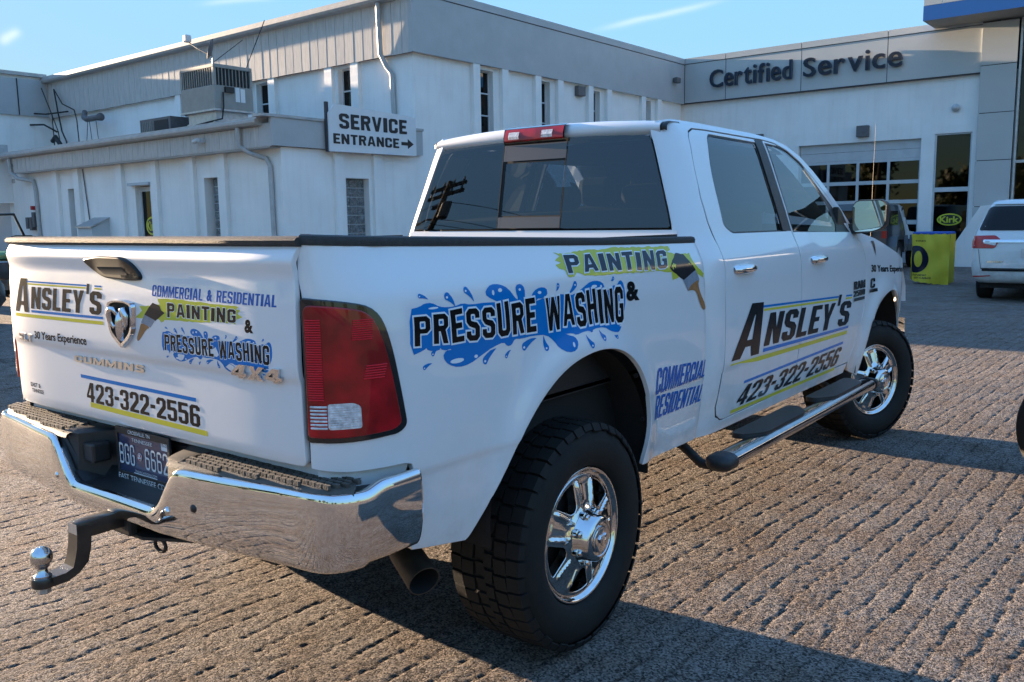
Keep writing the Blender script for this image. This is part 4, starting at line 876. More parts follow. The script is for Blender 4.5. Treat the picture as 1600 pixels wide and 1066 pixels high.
decal_text('ampersand_decal', '&', [(.614, 1.277), (.652, 1.277), (.652, 1.314), (.614, 1.314)], TG, 'd_black', tail, bold=.05)
block_text('commercial_residential_lettering', 'COMMERCIAL & RESIDENTIAL', [(.165, 1.359), (.748, 1.352), (.752, 1.384), (.170, 1.393)], TG, 'd_blue2', tail, t=.36, bar=.14, gap=.16, rnd=.02, label='blue lettering COMMERCIAL & RESIDENTIAL')
decal_text('experience_lettering', '30 Years Experience', [(-.622, 1.168), (-.250, 1.170), (-.246, 1.210), (-.615, 1.204)], TG, 'd_black', tail, bold=.02, thick=.002, label='black lettering 30 Years Experience')
patch('phone_rule', [(-.325, 1.062), (.350, 1.054), (.350, 1.066), (-.325, 1.074)], TG, 'd_blue', tail)
patch('phone_rule', [(-.277, .965), (.395, .956), (.395, .972), (-.277, .982)], TG, 'd_yellow', tail)
block_text('phone_number_lettering', '423-322-2556', [(-.298, .983), (.362, .978), (.366, 1.044), (-.290, 1.050)], TG, 'd_black', tail, t=.36, bar=.15, gap=.13, rnd=.03, label='black phone number 423-322-2556 on the tailgate')
decal_text('dealer_lettering', 'EAST &', [(-.712, .992), (-.630, .992), (-.630, 1.008), (-.712, 1.008)], TG, 'd_black', tail, bold=.02)
decal_text('dealer_lettering', 'TENNESSEE', [(-.705, .972), (-.610, .972), (-.610, .986), (-.705, .986)], TG, 'd_black', tail, bold=.02)
def ansley(surf, parent, bx, lab):
    """bx(u,v): box of the company sign; u along, v up"""
    def q(u0, v0, u1, v1, sh=0.): return [bx(u0, v0), bx(u1, v0), bx(u1+sh, v1), bx(u0+sh, v1)]
    patch('sign_rule', q(.18, .905, .85, .945), surf, 'd_blue', parent, off=.0010)
    patch('sign_rule', q(.19, .845, .84, .885), surf, 'd_yellow', parent, off=.0010)
    patch('sign_rule', q(.93, .905, 1.0, .945), surf, 'd_blue', parent, off=.0010)
    patch('sign_rule', q(.93, .845, 1.0, .885), surf, 'd_yellow', parent, off=.0010)
    patch('sign_rule', q(.215, .135, 1.0, .20), surf, 'd_blue', parent, off=.0010)
    patch('sign_rule', q(.0, .0, 1.0, .085), surf, 'd_yellow', parent, off=.0010)
    block_text('company_capital', 'A', q(.0, .13, .185, 1.0, .05), surf, 'd_black', parent, t=.40, bar=.12, label='large black slanted letter A')
    block_text('company_lettering', 'NSLEY', q(.215, .235, .80, .80, .025), surf, 'd_black', parent, t=.40, bar=.16, gap=.14, rnd=.02, label=lab)
    block_text('company_lettering', "I", q(.845, .72, .872, .97, .01), surf, 'd_black', parent)
    block_text('company_lettering', 'S', q(.865, .235, .985, .80, .02), surf, 'd_black', parent, t=.40, bar=.16, rnd=.02)
patch('sign_backing', [(-.772, 1.246), (-.128, 1.254), (-.128, 1.390), (-.640, 1.397)], TG, 'd_white', tail, off=.001) if False else None
ansley(TG, tail, lambda u, v: (-.765+.635*u, 1.250+.140*v+(.004-.006*v)*u), 'black lettering of the company name on the tailgate')
def abx(u, v): return (1.225+1.80*u+.06*v, .862+(.300)*v+u*(-.028-.04*v))
ansley(CAB, rd, abx, 'black slanted lettering of the company name across both doors')
def nbx(u0, v0, u1, v1, sh=0):
    g = lambda u, v: (1.33+1.60*u+.04*v, .618+.155*v+u*(.012*v-.018*(1-v)))
    return [g(u0, v0), g(u1, v0), g(u1+sh, v1), g(u0+sh, v1)]
patch('phone_rule', nbx(.03, .95, 1, 1.04), CAB, 'd_blue', rd, off=.0010)
patch('phone_rule', nbx(-.02, .10, .97, .21), CAB, 'd_yellow', rd, off=.0010)
block_text('phone_number_lettering', '423-322-2556', nbx(.0, .27, .97, .87, .035), CAB, 'd_black', rd, t=.36, bar=.15, gap=.13, rnd=.03, label='black phone number 423-322-2556 across both doors')
decal_text('experience_lettering', '30 Years Experience', [(3.50, 1.183), (4.47, 1.135), (4.47, 1.19), (3.49, 1.246)], SIDE, 'd_black', truck, bold=.02, thick=.002, label='black lettering 30 Years Experience on the front fender')
block_text('model_badge', 'RAM', [(3.105, 1.105), (3.345, 1.105), (3.345, 1.157), (3.105, 1.157)], CAB, 'darkpaint', fdoor, off=.001, t=.34, bar=.2, gap=.14, depth=.005)
block_text('model_badge', '2500', [(3.105, 1.060), (3.345, 1.060), (3.345, 1.098), (3.105, 1.098)], CAB, 'darkpaint', fdoor, off=.001, t=.34, bar=.2, gap=.14, depth=.005)
patch('badge_bar', [(3.11, 1.030), (3.34, 1.030), (3.34, 1.050), (3.11, 1.050)], CAB, 'darkpaint', fdoor, off=.006)
block_text('engine_badge', 'C', [(3.47, 1.09), (3.56, 1.09), (3.57, 1.155), (3.48, 1.155)], SIDE, 'darkpaint', truck, off=.001, t=.30, bar=.2, depth=.005)
patch('badge_bar', [(3.45, 1.062), (3.60, 1.062), (3.60, 1.084), (3.45, 1.084)], SIDE, 'darkpaint', truck, off=.006)

# --- rear bumper
bt = [(0, -1.268), (.12, -1.268), (.24, -1.268), (.36, -1.266), (.5, -1.252), (.65, -1.232), (.78, -1.214), (.87, -1.204), (.93, -1.186), (.970, -1.145), (.990, -1.085), (1.000, -1.03), (1.003, -.97), (1.003, -.915)]
def smoothstep(a, b, x): t = min(1, max(0, (x-a)/(b-a))); return t*t*(3-2*t)
def bump_sta(x, y, k):
    ax = abs(x); zt = .733+(.874-.733)*smoothstep(.235, .375, ax)
    if y > -1.10: zt += .020*smoothstep(-1.10, -1.04, y)
    if ax < .30: zt += .0
    nx = 0 if ax < .3 else min(1, (ax-.3)/.7)**3; dy = .03; zb = .652+.010*nx
    if y > -1.1: zb += .012
    sx = 1 if x >= 0 else -1; ox = sx*.03*nx; cut = 1-(.0 if ax < .8 else .0)
    def p(inn, z): # inn: metres inward from the outer face
        return (x-sx*inn*min(1, nx*1.2), y+inn*(1-nx*.85), z)
    H = zt-zb
    pr = [p(.030, zt-.004), p(.012, zt+.001), p(.004, zt-.003), p(0, zt-.012), p(-.004, zb+H*.72), p(-.004, zb+H*.45), p(.006, zb+H*.2), p(.018, zb+H*.06), p(.034, zb), p(.055, zb+.004)]
    return pr
st = [(x, y, k) for k, (x, y) in enumerate(dens(bt, 4))]
sta = [bump_sta(-x, y, 0) for x, y, k in st[::-1]]+[bump_sta(x, y, 0) for x, y, k in st[1:]]
bumper = MB().loft(sta).build('rear_bumper', 'chrome', truck, smooth=True)
s_ = bumper.modifiers.new('sub', 'SUBSURF'); s_.levels = 1; s_.render_levels = 1
s2 = bumper.modifiers.new('th', 'SOLIDIFY'); s2.thickness = .004; s2.offset = 1
# black plastic centre, recess and step pads
def bty(x):
    xs = [p[0] for p in bt]; ys = [p[1] for p in bt]; return float(np.interp(abs(x), xs[:11], ys[:11]))
rec = MB()
secs = []
for x, d in ((-.36, 0), (-.28, .012), (-.235, .10), (-.21, .118), (0, .118), (.21, .118), (.235, .10), (.28, .012), (.36, 0)):
    zt = .733+(.874-.733)*smoothstep(.235, .375, abs(x)); y0 = bty(x)+.028
    secs.append([(x, y0, zt-.006), (x*.97, y0+min(d, .1)*.75, zt-.004+d*.05), (x*.95, y0+d, .765+(zt-.733)*.9), (x*.95, y0+d+.004, .885), (x*.95, y0+d+.03, .893), (x*.95, -1.05, .893)])
rec.loft(secs).build('plate_recess', 'blackplastic', bumper, auto=40)
for s in (-1, 1):
    g = []
    for t in np.linspace(0, 1, 16):
        x = .30+t*.685 if t < 1 else .985
        yb_ = bty(min(x, .965))+.016
        g.append([(s*min(x, .975), yb_, .872), (s*min(x, .970), yb_+.006, .882), (s*min(x, .966), yb_+.016, .886), (s*min(x, .93), max(-1.10, yb_+.05), .888), (s*min(x, .90), -1.03, .888)])
    pad = MB().loft(g).build('step_pad', 'pad', bumper, auto=50)
    tr = MB(); r_ = random.Random(2)
    for j in range(9):
        for i in range(26):
            x = .365+i*.0270+(.0135 if j % 2 else 0); y = -1.245+j*.0200
            if y < bty(x)+.024 or x > .945 or y > -1.075: continue
            tr.prism([(s*x-.0105, y-.0035), (s*x+.0105, y-.0035), (s*x+.0125, y+.002), (s*x+.0105, y+.0075), (s*x-.0105, y+.0075), (s*x-.0125, y+.002)], 'z', .885, .8965+.0008*r_.random())
    tr.build('tread_bumps', 'pad', pad, kind='stuff')
MB().box(-.975, .975, -1.12, -.90, .845, .866).build('bumper_top_filler', 'blackplastic', bumper)
# licence plate and frame
lp = MB(); PY = -1.146
plate = MB().box(-.152, .152, PY-.003, PY, .752, .902, .0012).build('licence_plate', 'plate', bumper, label='dark blue licence plate BGG 6662')
def PL(P): P = np.asarray(P, float); return np.stack([P[:, 0], np.full(len(P), PY-.0035), P[:, 1]], 1)
def ptxt(s, x0, x1, z0, z1, m='platetext', bold=.0, thick=0, name='plate_lettering'):
    return decal_text(name, s, [(x0, z0), (x1, z0), (x1, z1), (x0, z1)], PL, m, plate, off=.0019, bold=bold, thick=thick, res=.2)
block_text('plate_lettering', 'BGG', [(-.143, .790), (-.052, .790), (-.052, .860), (-.143, .860)], PL, 'platetext', plate, t=.20, bar=.11, gap=.30, rnd=.06)
block_text('plate_lettering', '6662', [(.012, .790), (.143, .790), (.143, .860), (.012, .860)], PL, 'platetext', plate, t=.20, bar=.11, gap=.30, rnd=.06)
ptxt('TENNESSEE', -.062, .058, .872, .884); ptxt('TNVACATION.COM', -.055, .075, .771, .779, bold=.0)
patch('plate_line', [(-.062, .766), (.075, .766), (.075, .769), (-.062, .769)], PL, 'platetext', plate)
MB().lathe([(.013, 0), (.013, .001)], 'y', (-.020, PY-.0055, .826), 20).build('plate_emblem_disc', 'platetext', plate)
MB().lathe([(.011, 0), (.011, .001)], 'y', (-.020, PY-.0062, .826), 20).build('plate_emblem_disc', 'red', plate)
for a in (90, 210, 330): MB().lathe([(.0042, 0), (.0042, .001)], 'y', (-.020+.0055*math.cos(R(a)), PY-.0072, .826+.0055*math.sin(R(a))), 8).build('plate_star', 'platetext', plate)
patch('registration_sticker', [(.110, .868), (.146, .868), (.146, .896), (.110, .896)], PL, 'platetext', plate)
ptxt('05-21', .114, .142, .880, .892, 'd_black', name='sticker_lettering')
pf = panel('plate_frame', [(-.158, .728), (.158, .728), (.158, .912), (-.158, .912)], PL, 'blackplastic', bumper, holes=[[(-.148, .764), (.148, .764), (.148, .893), (-.148, .893)]], off=.004, depth=.006, rnd=.002, sgn=1, res=.1)
def PLf(P): p = PL(P); return p
decal_text('dealer_lettering', 'EAST TENNESSEE CDJR', [(-.150, .733), (.152, .733), (.152, .758), (-.150, .758)], PL, 'platetext', pf, off=.0065, bold=.005, res=.2, label='EAST TENNESSEE lettering on the plate frame')
decal_text('dealer_lettering', 'CROSSVILLE, TN', [(-.075, .896), (.055, .896), (.055, .910), (-.075, .910)], PL, 'platetext', pf, off=.0065, bold=.01, res=.2)
for s in (-1, 1):
    lamp = MB().box(s*.232-.012, s*.232+.012, -1.20, -1.165, .80, .845, .004).xf(Matrix.Rotation(0, 4, 'Z')).build('plate_lamp', 'clearlens', bumper)
MB().box(-.27, -.195, -1.215, -1.150, .79, .855, .008).build('plate_lamp_housing', 'blackplastic', bumper)
# bumper bolts / sensor
for x, z, r in ((.33, .745, .012), (-.33, .745, .012), (.45, .775, .014)):
    yb_ = bty(x)-.006
    MB().lathe([(r, 0), (r, -.004), (r*.7, -.010), (.001, -.012)], 'y', (x, yb_+.004, z), 16).build('bumper_bolt', 'chrome' if r < .013 else 'blackplastic', bumper, smooth=True)
MB().lathe([(.010, 0), (.010, -.003)], 'y', (-.10, -1.272, .70), 12).build('bumper_bolt', 'chrome', bumper)
# receiver, frame, axle, spare area
rc = MB(); rc.box(-.045, .045, -1.235, -.90, .610, .690, .006); rc.box(-.056, .056, -1.245, -1.215, .600, .700, .006); rc.box(-.40, .40, -1.10, -1.03, .60, .70, .01)
rc.prism([(-.06, -1.04), (-.16, -1.19), (-.10, -1.23), (.10, -1.23), (.26, -1.15), (.36, -1.04)], 'z', .596, .606)
rc.build('hitch_receiver', 'frame', truck)
MB().tube([(.135+.03*math.cos(a), -1.19, .575+.020*math.sin(a)) for a in np.linspace(0, 2*math.pi, 16, endpoint=False)], .006, 8, closed=True).build('safety_chain_loop', 'frame', truck)
bmount = MB()
bmount.box(-.026, .026, -1.392, -1.20, .628, .680, .004)
path = [(0, -1.366, .668), (0, -1.372, .640), (0, -1.376, .60), (0, -1.385, .565), (0, -1.405, .540), (0, -1.435, .528), (0, -1.50, .526)]
rings = []
for i, p in enumerate(path):
    a = Vector(path[max(i-1, 0)]); b = Vector(path[min(i+1, len(path)-1)]); t = (b-a).normalized(); nn = Vector((0, -t.z, t.y)); hw = .0275 if i < 4 else .030; ht = .022 if i < 4 else .014
    rings.append([tuple(Vector(p)+Vector((sx*hw, 0, 0))+nn*(sy*ht)) for sx, sy in ((-1, -1), (1, -1), (1, 1), (-1, 1))])
bmount.loft(rings, closed_ring=True, caps=True)
bmount.lathe([(.032, -.014), (.034, -.010), (.034, .010), (.032, .014)], 'z', (0, -1.490, .527), 20)
bm_ = bmount.build('ball_mount', 'hitch', truck, auto=35)
MB().lathe([(.024, 0), (.024, .006), (.016, .012), (.014, .026), (.020, .031)]+[(.0315*math.sin(a), .062-.0315*math.cos(a)) for a in np.linspace(.75, math.pi-.25, 14)]+[(.008, .0925)], 'z', (0, -1.490, .541), 32).build('hitch_ball', 'ball', bm_, auto=50)
MB().lathe([(.017, 0), (.019, .003), (.019, .022)], 'z', (0, -1.490, .491), 6).build('hitch_nut', 'galv', bm_)
MB().box(-.0255, .0255, -1.3935, -1.3925, .632, .676).build('ball_mount_label', 'galv', bm_)
fr = MB()
for s in (-1, 1): fr.box(s*.42-.04, s*.42+.04, -1.0, 4.5, .52, .66)
fr.box(-.40, .40, 1.0, 1.1, .54, .62); fr.box(-.40, .40, 2.3, 2.4, .54, .62)
fr.build('chassis_frame', 'frame', truck)
MB().tube([(-.7, 0, .42), (.7, 0, .42)], .05, 14).lathe([(.02, -.16), (.13, -.1), (.16, 0), (.13, .1), (.02, .16)], 'y', (0, 0, .43), 20).build('rear_axle', 'frame', truck, auto=40)
MB().tube([(-.7, 3.79, .42), (.7, 3.79, .42)], .045, 14).lathe([(.02, -.12), (.12, -.08), (.14, 0), (.12, .08), (.02, .12)], 'y', (-.25, 3.79, .43), 20).build('front_axle', 'frame', truck, auto=40)
for s in (-1, 1):
    MB().tube([(s*.56, .10, .46), (s*.52, .16, .95)], .028, 12).build('shock_absorber', 'frame', truck, smooth=True)
    MB().prism([(-.75, .56), (0, .44), (.8, .56), (.8, .60), (0, .50), (-.75, .60)], 'x', s*.50-.03, s*.50+.03).build('leaf_spring', 'frame', truck)
# exhaust tip
ep = [(.36, -.35, .63), (.50, -.53, .612), (.62, -.655, .582), (.74, -.72, .537), (.862, -.765, .487)]
ex = MB().tube(ep, [.040, .042, .046, .050, .052], 24, caps=False).build('exhaust_pipe', 'exhaust', truck, smooth=True)
MB().tube(ep[::-1], [.048, .046, .042, .036, .036], 24, caps=False).build('exhaust_bore', 'dark', ex, smooth=True)
e0 = Vector(ep[-1]); ed = (e0-Vector(ep[-2])).normalized(); ea = ed.cross(Vector((0, 0, 1))).normalized(); eb = ea.cross(ed)
MB().loft([[tuple(e0+(ea*math.cos(t)+eb*math.sin(t))*r_) for t in np.linspace(0, 2*math.pi, 24, endpoint=False)] for r_ in (.052, .048)], closed_ring=True).build('exhaust_rim', 'exhaust', ex)
# running board: oval chrome tube with black end caps and two step pads
def ovalsec(y, x0=1.085, z0=.515, a=.056, b=.034, n=20):
    return [(x0+a*math.copysign(abs(math.cos(t))**.8, math.cos(t)), y, z0+b*math.copysign(abs(math.sin(t))**.8, math.sin(t))) for t in np.linspace(0, 2*math.pi, n, endpoint=False)]
rb = MB().loft([ovalsec(y) for y in (.90, 1.6, 2.3, 3.10)], closed_ring=True, caps=True).build('running_board', 'barchrome', truck, auto=50)
def shell_(ya, yb_, nm='board_cap'):
    return MB().loft([ovalsec(ya, a=.02, b=.012), ovalsec(ya+.012, a=.05, b=.030), ovalsec(ya+.03, a=.062, b=.038), ovalsec(yb_, a=.063, b=.039)], closed_ring=True, caps=True).build(nm, 'blackplastic', rb, auto=40)
shell_(.83, .93)
MB().loft([ovalsec(3.09, a=.062, b=.038), ovalsec(3.16, a=.05, b=.03), ovalsec(3.18, a=.02, b=.01)], closed_ring=True, caps=True).build('board_cap', 'blackplastic', rb, auto=40)
def xo(a): return a
for y0, y1 in ((1.26, 1.96), (2.28, 2.95)):
    P_ = roundpoly([(.975, y0-.03), (1.04, y0-.03), (1.112, y0+.08), (1.112, y1-.08), (1.04, y1+.03), (.975, y1+.03)], .05)
    MB().prism(P_, 'z', .537, .5615).build('board_step', 'blackplastic', rb, auto=30)
for y0 in (.98, 2.9):
    MB().tube([(.70, y0+.02, .60), (.86, y0, .53), (.96, y0-.03, .475), (1.06, y0-.05, .478)], .022, 10).build('board_bracket', 'frame', rb, smooth=True)
# mirror
mr = MB()
ms = []
def mring(y, k, dz=0, dx=0): return [(x*k+1.012*(1-k)+dx, y, z*k+1.565*(1-k)+dz) for x, z in roundpoly([(.925, 1.462, .03), (1.06, 1.468, .05), (1.125, 1.500, .04), (1.128, 1.640, .04), (1.10, 1.668, .04), (.945, 1.665, .03), (.920, 1.630, .03)], .03, 5)]
mirror = MB().loft([mring(3.205, .86), mring(3.200, 1.0), mring(3.23, 1.03), mring(3.29, .98), mring(3.34, .75), mring(3.36, .35)], closed_ring=True, caps=True).build('door_mirror', 'blackplastic', truck, auto=50)
MB().add([(x*.95+1.02*.05, 3.1955-(1.02-x)*.03-.002, z*.95+1.565*.05) for x, y, z in mring(0, 1)], [tuple(range(len(mring(0, 1))))]).build('mirror_glass', 'mirror', mirror)
MB().loft([[(x0, 3.20, z) for z in (1.455, 1.52)]+[(x0, 3.30, z) for z in (1.52, 1.455)] for x0 in (.84, .95)], closed_ring=True, caps=True).build('mirror_arm', 'blackplastic', mirror)
MB().prism([(2.99, 1.478), (3.235, 1.466), (3.20, 1.51), (3.06, 1.60), (3.0, 1.625)], 'x', .86, .895).build('mirror_sail', 'blackplastic', mirror)
# antenna
MB().tube([(.895, 3.73, 1.36), (.893, 3.73, 1.43)], [.012, .005], 8).build('antenna_base', 'blackplastic', truck)
MB().tube([(.893, 3.73, 1.42), (.888, 3.75, 1.80), (.88, 3.80, 2.19)], [.0013, .0009, .0007], 6).build('antenna', 'whip', truck)
patch('cowl_applique', [(3.535, 1.40), (3.60, 1.40), (3.60, 1.30)], SIDE, 'blackplastic', truck, off=.003)
# interior
st_ = thing  # (kept short)
it = MB(); it.box(-.80, .80, 1.15, 1.9, .90, 1.25, .05); it.box(-.80, .80, 1.15, 1.32, 1.2, 1.62, .05)
it.build('rear_seat', 'interior', truck)
for x in (-.42, .42):
    fs_ = MB().box(x-.25, x+.25, 2.35, 2.9, .95, 1.2, .05).box(x-.24, x+.24, 2.25, 2.42, 1.1, 1.66, .06).build('front_seat', 'interior', truck)
    MB().box(x-.13, x+.13, 2.24, 2.36, 1.66, 1.84, .05).build('headrest', 'interior', fs_)
for x in (-.5, .5, 0): MB().box(x-.12, x+.12, 1.2, 1.3, 1.62, 1.74, .04).build('rear_headrest', 'interior', truck)
dsh = MB().box(-.80, .80, 2.95, 3.2, 1.1, 1.46, .06).build('dashboard', 'interior', truck)
MB().tube([(-.4+.19*math.cos(a), 2.85+.06*math.sin(a), 1.42+.18*math.sin(a)) for a in np.linspace(0, 2*math.pi, 20, endpoint=False)], .014, 8, closed=True).build('steering_wheel', 'interior', dsh, smooth=True)
MB().box(-.70, .70, 1.2, 2.5, 1.93, 1.945).build('headliner', 'interior', truck)
MB().tube([(-.02, 2.68, 1.82), (-.02, 2.62, 1.78)], .01, 6).box(-.14, .10, 2.60, 2.63, 1.73, 1.79, .01).build('inner_mirror', 'interior', truck)

# --- wheels
def tyre_mesh(parent, lod=0):
    prof = [(.262, -.13), (.262, -.15), (.285, -.162), (.345, -.166), (.385, -.150), (.404, -.128), (.408, -.07), (.409, 0), (.408, .07), (.404, .128), (.385, .150), (.345, .166), (.300, .163), (.275, .155), (.262, .145), (.255, .13)]
    t = MB().lathe(prof, 'x', (0, 0, 0), 72, close=False).build('tyre', 'tyre', parent, auto=60)
    tb = MB(); N = 44 if not lod else 30
    def blk(a0, a1, x0, x1, r0=.402, r1=.4205, sk=.0):
        V = []
        for r in (r0, r1):
            for a, x in ((a0, x0), (a1, x0+sk), (a1, x1+sk), (a0, x1)):
                V.append((x, r*math.cos(a), r*math.sin(a)))
        tb.add(V, [(0, 3, 2, 1), (4, 5, 6, 7), (0, 1, 5, 4), (1, 2, 6, 5), (2, 3, 7, 6), (3, 0, 4, 7)])
    for i in range(N):
        d = 2*math.pi/N; a = i*d
        for s in (-1, 1):
            aa = a+(d*.5 if s > 0 else 0)
            long = i % 2
            # shoulder block wrapping on to the sidewall
            x0, x1 = s*.098, s*.147; V = []
            for (x, r0, r1) in ((x0, .402, .4205), (x1, .396, .416), (s*(.158 if long else .154), .386 if long else .392, .390 if long else .396)):
                for r in (r0, r1):
                    for an in (aa, aa+d*.84): V.append((x+(.004*s if r == r1 and x != x0 and x != x1 else 0), r*math.cos(an), r*math.sin(an)))
            F = []
            for k in range(2):
                b = k*4; c = b+4; F += [(b+2, b+3, c+3, c+2), (b, c, c+2, b+2), (b+1, b+3, c+3, c+1)]
            F += [(0, 2, 3, 1), (8, 9, 11, 10)]
            tb.add(V, F)
            blk(aa+d*.1, aa+d*.92, s*.042, s*.092, sk=s*.006)
        blk(a+d*.02, a+d*.78, -.036, .002, sk=.006); blk(a+d*.42, a+d*1.2, .004, .038, sk=-.004)
    tb.build('tread_blocks', 'tyre', t, kind='stuff')
    return t
def rim_x(r, th):
    """dish of the chrome rim: returns x offset from the flange plane (0) for radius and angle"""
    sp = np.cos(5*(th-R(85)))  # +1 on spokes
    face = np.interp(r, [.06, .095, .12, .20, .224], [.020, .018, .006, -.010, -.014])
    an = (np.degrees(th)-85+36) % 72-36
    rid = np.exp(-((np.abs(an)-np.interp(r, [.10, .21], [16.5, 13.0]))/2.6)**2)*np.interp(r, [.10, .13, .195, .215], [0, 1, 1, 0])
    return face+.010*rid-.004*np.exp(-(an/9.)**2)*np.interp(r, [.10, .13, .195, .215], [0, 1, 1, 0])
def RIM(P):
    P = np.asarray(P, float); r = np.hypot(P[:, 0], P[:, 1]); th = np.arctan2(P[:, 1], P[:, 0]); return np.stack([rim_x(r, th), P[:, 0], P[:, 1]], 1)
def circ2(r, n): return [(r*math.cos(2*math.pi*i/n), r*math.sin(2*math.pi*i/n)) for i in range(n)]
def rim_build(parent):
    holes = []
    for k in range(5):
        c = R(85+36+72*k)
        pts = []
        for a, r, q in ((-19, .214, .016), (19, .214, .016), (10.5, .128, .010), (-10.5, .128, .010)):
            pts.append((r*math.cos(c+R(a)), r*math.sin(c+R(a)), q))
        # curved outer side
        o = [pts[0]]+[(.216*math.cos(c+R(a)), .216*math.sin(c+R(a)), .02) for a in (-9, 0, 9)]+[pts[1], pts[2], (.118*math.cos(c), .118*math.sin(c), .01), pts[3]]
        holes.append(roundpoly(o, .01, 4))
    rim = panel('rim', circ2(.2225, 96), RIM, 'wheelchrome', parent, holes=holes+[circ2(.07, 24)], res=.0075, depth=.035, rnd=.004)
    # raised spoke edges
    MB().lathe([(.223, -.022), (.2245, -.016), (.229, -.018), (.233, -.016), (.238, -.008), (.243, -.003), (.248, -.0005), (.2515, -.002), (.253, -.007)], 'x', (0, 0, 0), 96, close=False).build('rim_lip', 'wheelchrome', rim, smooth=True)
    MB().lathe([(.2515, -.010), (.250, -.03), (.235, -.05), (.225, -.14), (.24, -.2)], 'x', (0, 0, 0), 64, close=False).build('rim_barrel', 'frame', rim, auto=40)
    MB().lathe([(.20, -.075), (.19, -.07), (.05, -.07)], 'x', (0, 0, 0), 40, close=False).build('brake_disc', 'liner', rim)
    hub = MB().lathe([(.098, .000), (.102, .008), (.100, .018), (.088, .034), (.083, .066), (.078, .072), (.062, .076), (.060, .073), (.050, .071), (.048, .078), (.044, .080), (.001, .081)], 'x', (0, 0, 0), 48, close=False).build('hub_cap', 'wheelchrome', parent, auto=40)
    for k in range(8):
        a = R(22.5+45*k); c = (.030, .094*math.cos(a)*.97, .094*math.sin(a)*.97)
        MB().lathe([(.017, -.02), (.017, .006), (.013, .008), (.012, .018), (.009, .022), (.001, .023)], 'x', (c[0]-.004, c[1], c[2]), 12, close=False).build('lug_cover', 'wheelchrome', hub, auto=35)
    logo = MB()
    for s in (-1, 1): logo.tube([(.082, s*.006, .012), (.083, s*.016, .018), (.083, s*.024, .008), (.083, s*.018, -.006)], .0045, 6)
    logo.prism([(-.008, .018), (.008, .018), (.004, -.022), (-.004, -.022)], 'x', .080, .087)
    logo.build('hub_emblem', 'badge', hub)
    return rim
def wheel(x, y, rz=0, flip=False, src=None):
    pass
wz = .4207
WXo = .955
w = bpy.data.objects.new('wheel', None); col.objects.link(w); w.parent = truck
w.location = (WXo-.012, 0, wz); w.rotation_euler = (0, 0, 0)
E_ = w
tyre_o = tyre_mesh(w); tyre_o.location = (-.135, 0, 0)
rim_o = rim_build(w)
def inst(o, parent):
    c = o.copy(); col.objects.link(c); c.parent = parent
    for k in list(o.children): inst(k, c)
    return c
st_ang = .40
for (x, y, rz) in ((WXo-.012, 3.7915, -st_ang), (-(WXo-.012), 0, math.pi), (-(WXo-.012), 3.7915, math.pi-st_ang)):
    c = inst(w, truck); c.location = (x, y, wz); c.rotation_euler = (R(17) if abs(rz) != math.pi else 0, 0, rz)
    c.rotation_mode = 'XYZ'
# --- mirror the right-hand parts to the left side
_right = [k for k in truck.children]
for nme in ('bed_side', 'bed_corner_filler', 'tail_light', 'bed_rail_cap', 'bed_inner_wall', 'cab_side', 'rear_door', 'front_door', 'front_fender', 'wheel_arch_liner', 'running_board', 'door_mirror'):
  for o in [k for k in _right if k.name.split('.')[0] == nme]:
    skip = []
    c = o.copy(); col.objects.link(c); c.parent = truck
    def mesh_mirror(o_, c_):
        me = o_.data; nv = len(me.vertices); co = np.empty(nv*3); me.vertices.foreach_get('co', co); co = co.reshape(-1, 3).copy(); co[:, 0] *= -1
        m2 = bpy.data.meshes.new(me.name); m2.from_pydata(co.tolist(), [], [tuple(p.vertices)[::-1] for p in me.polygons]); m2.materials.append(me.materials[0])
        m2.polygons.foreach_set('use_smooth', [p.use_smooth for p in me.polygons]); m2.update()
        if me.has_custom_normals:
            nn = [(0, 0, 1)]*nv
            for i, l in enumerate(me.loops):
                v = me.corner_normals[i].vector; nn[l.vertex_index] = (-v.x, v.y, v.z)
            m2.normals_split_custom_set_from_vertices(nn)
        else: m2.set_sharp_from_angle(angle=R(40))
        c_.data = m2
    mesh_mirror(o, c)
    for ch in list(o.children):
        if any(t in ch.name for t in ('lettering', 'decal', 'droplet', 'splash', 'highlight', 'brush', 'outline', 'sign_rule', 'phone_rule', 'company', 'badge')): continue
        d = ch.copy(); col.objects.link(d); d.parent = c; mesh_mirror(ch, d)
        for g in list(ch.children):
            e = g.copy(); col.objects.link(e); e.parent = d; mesh_mirror(g, e)
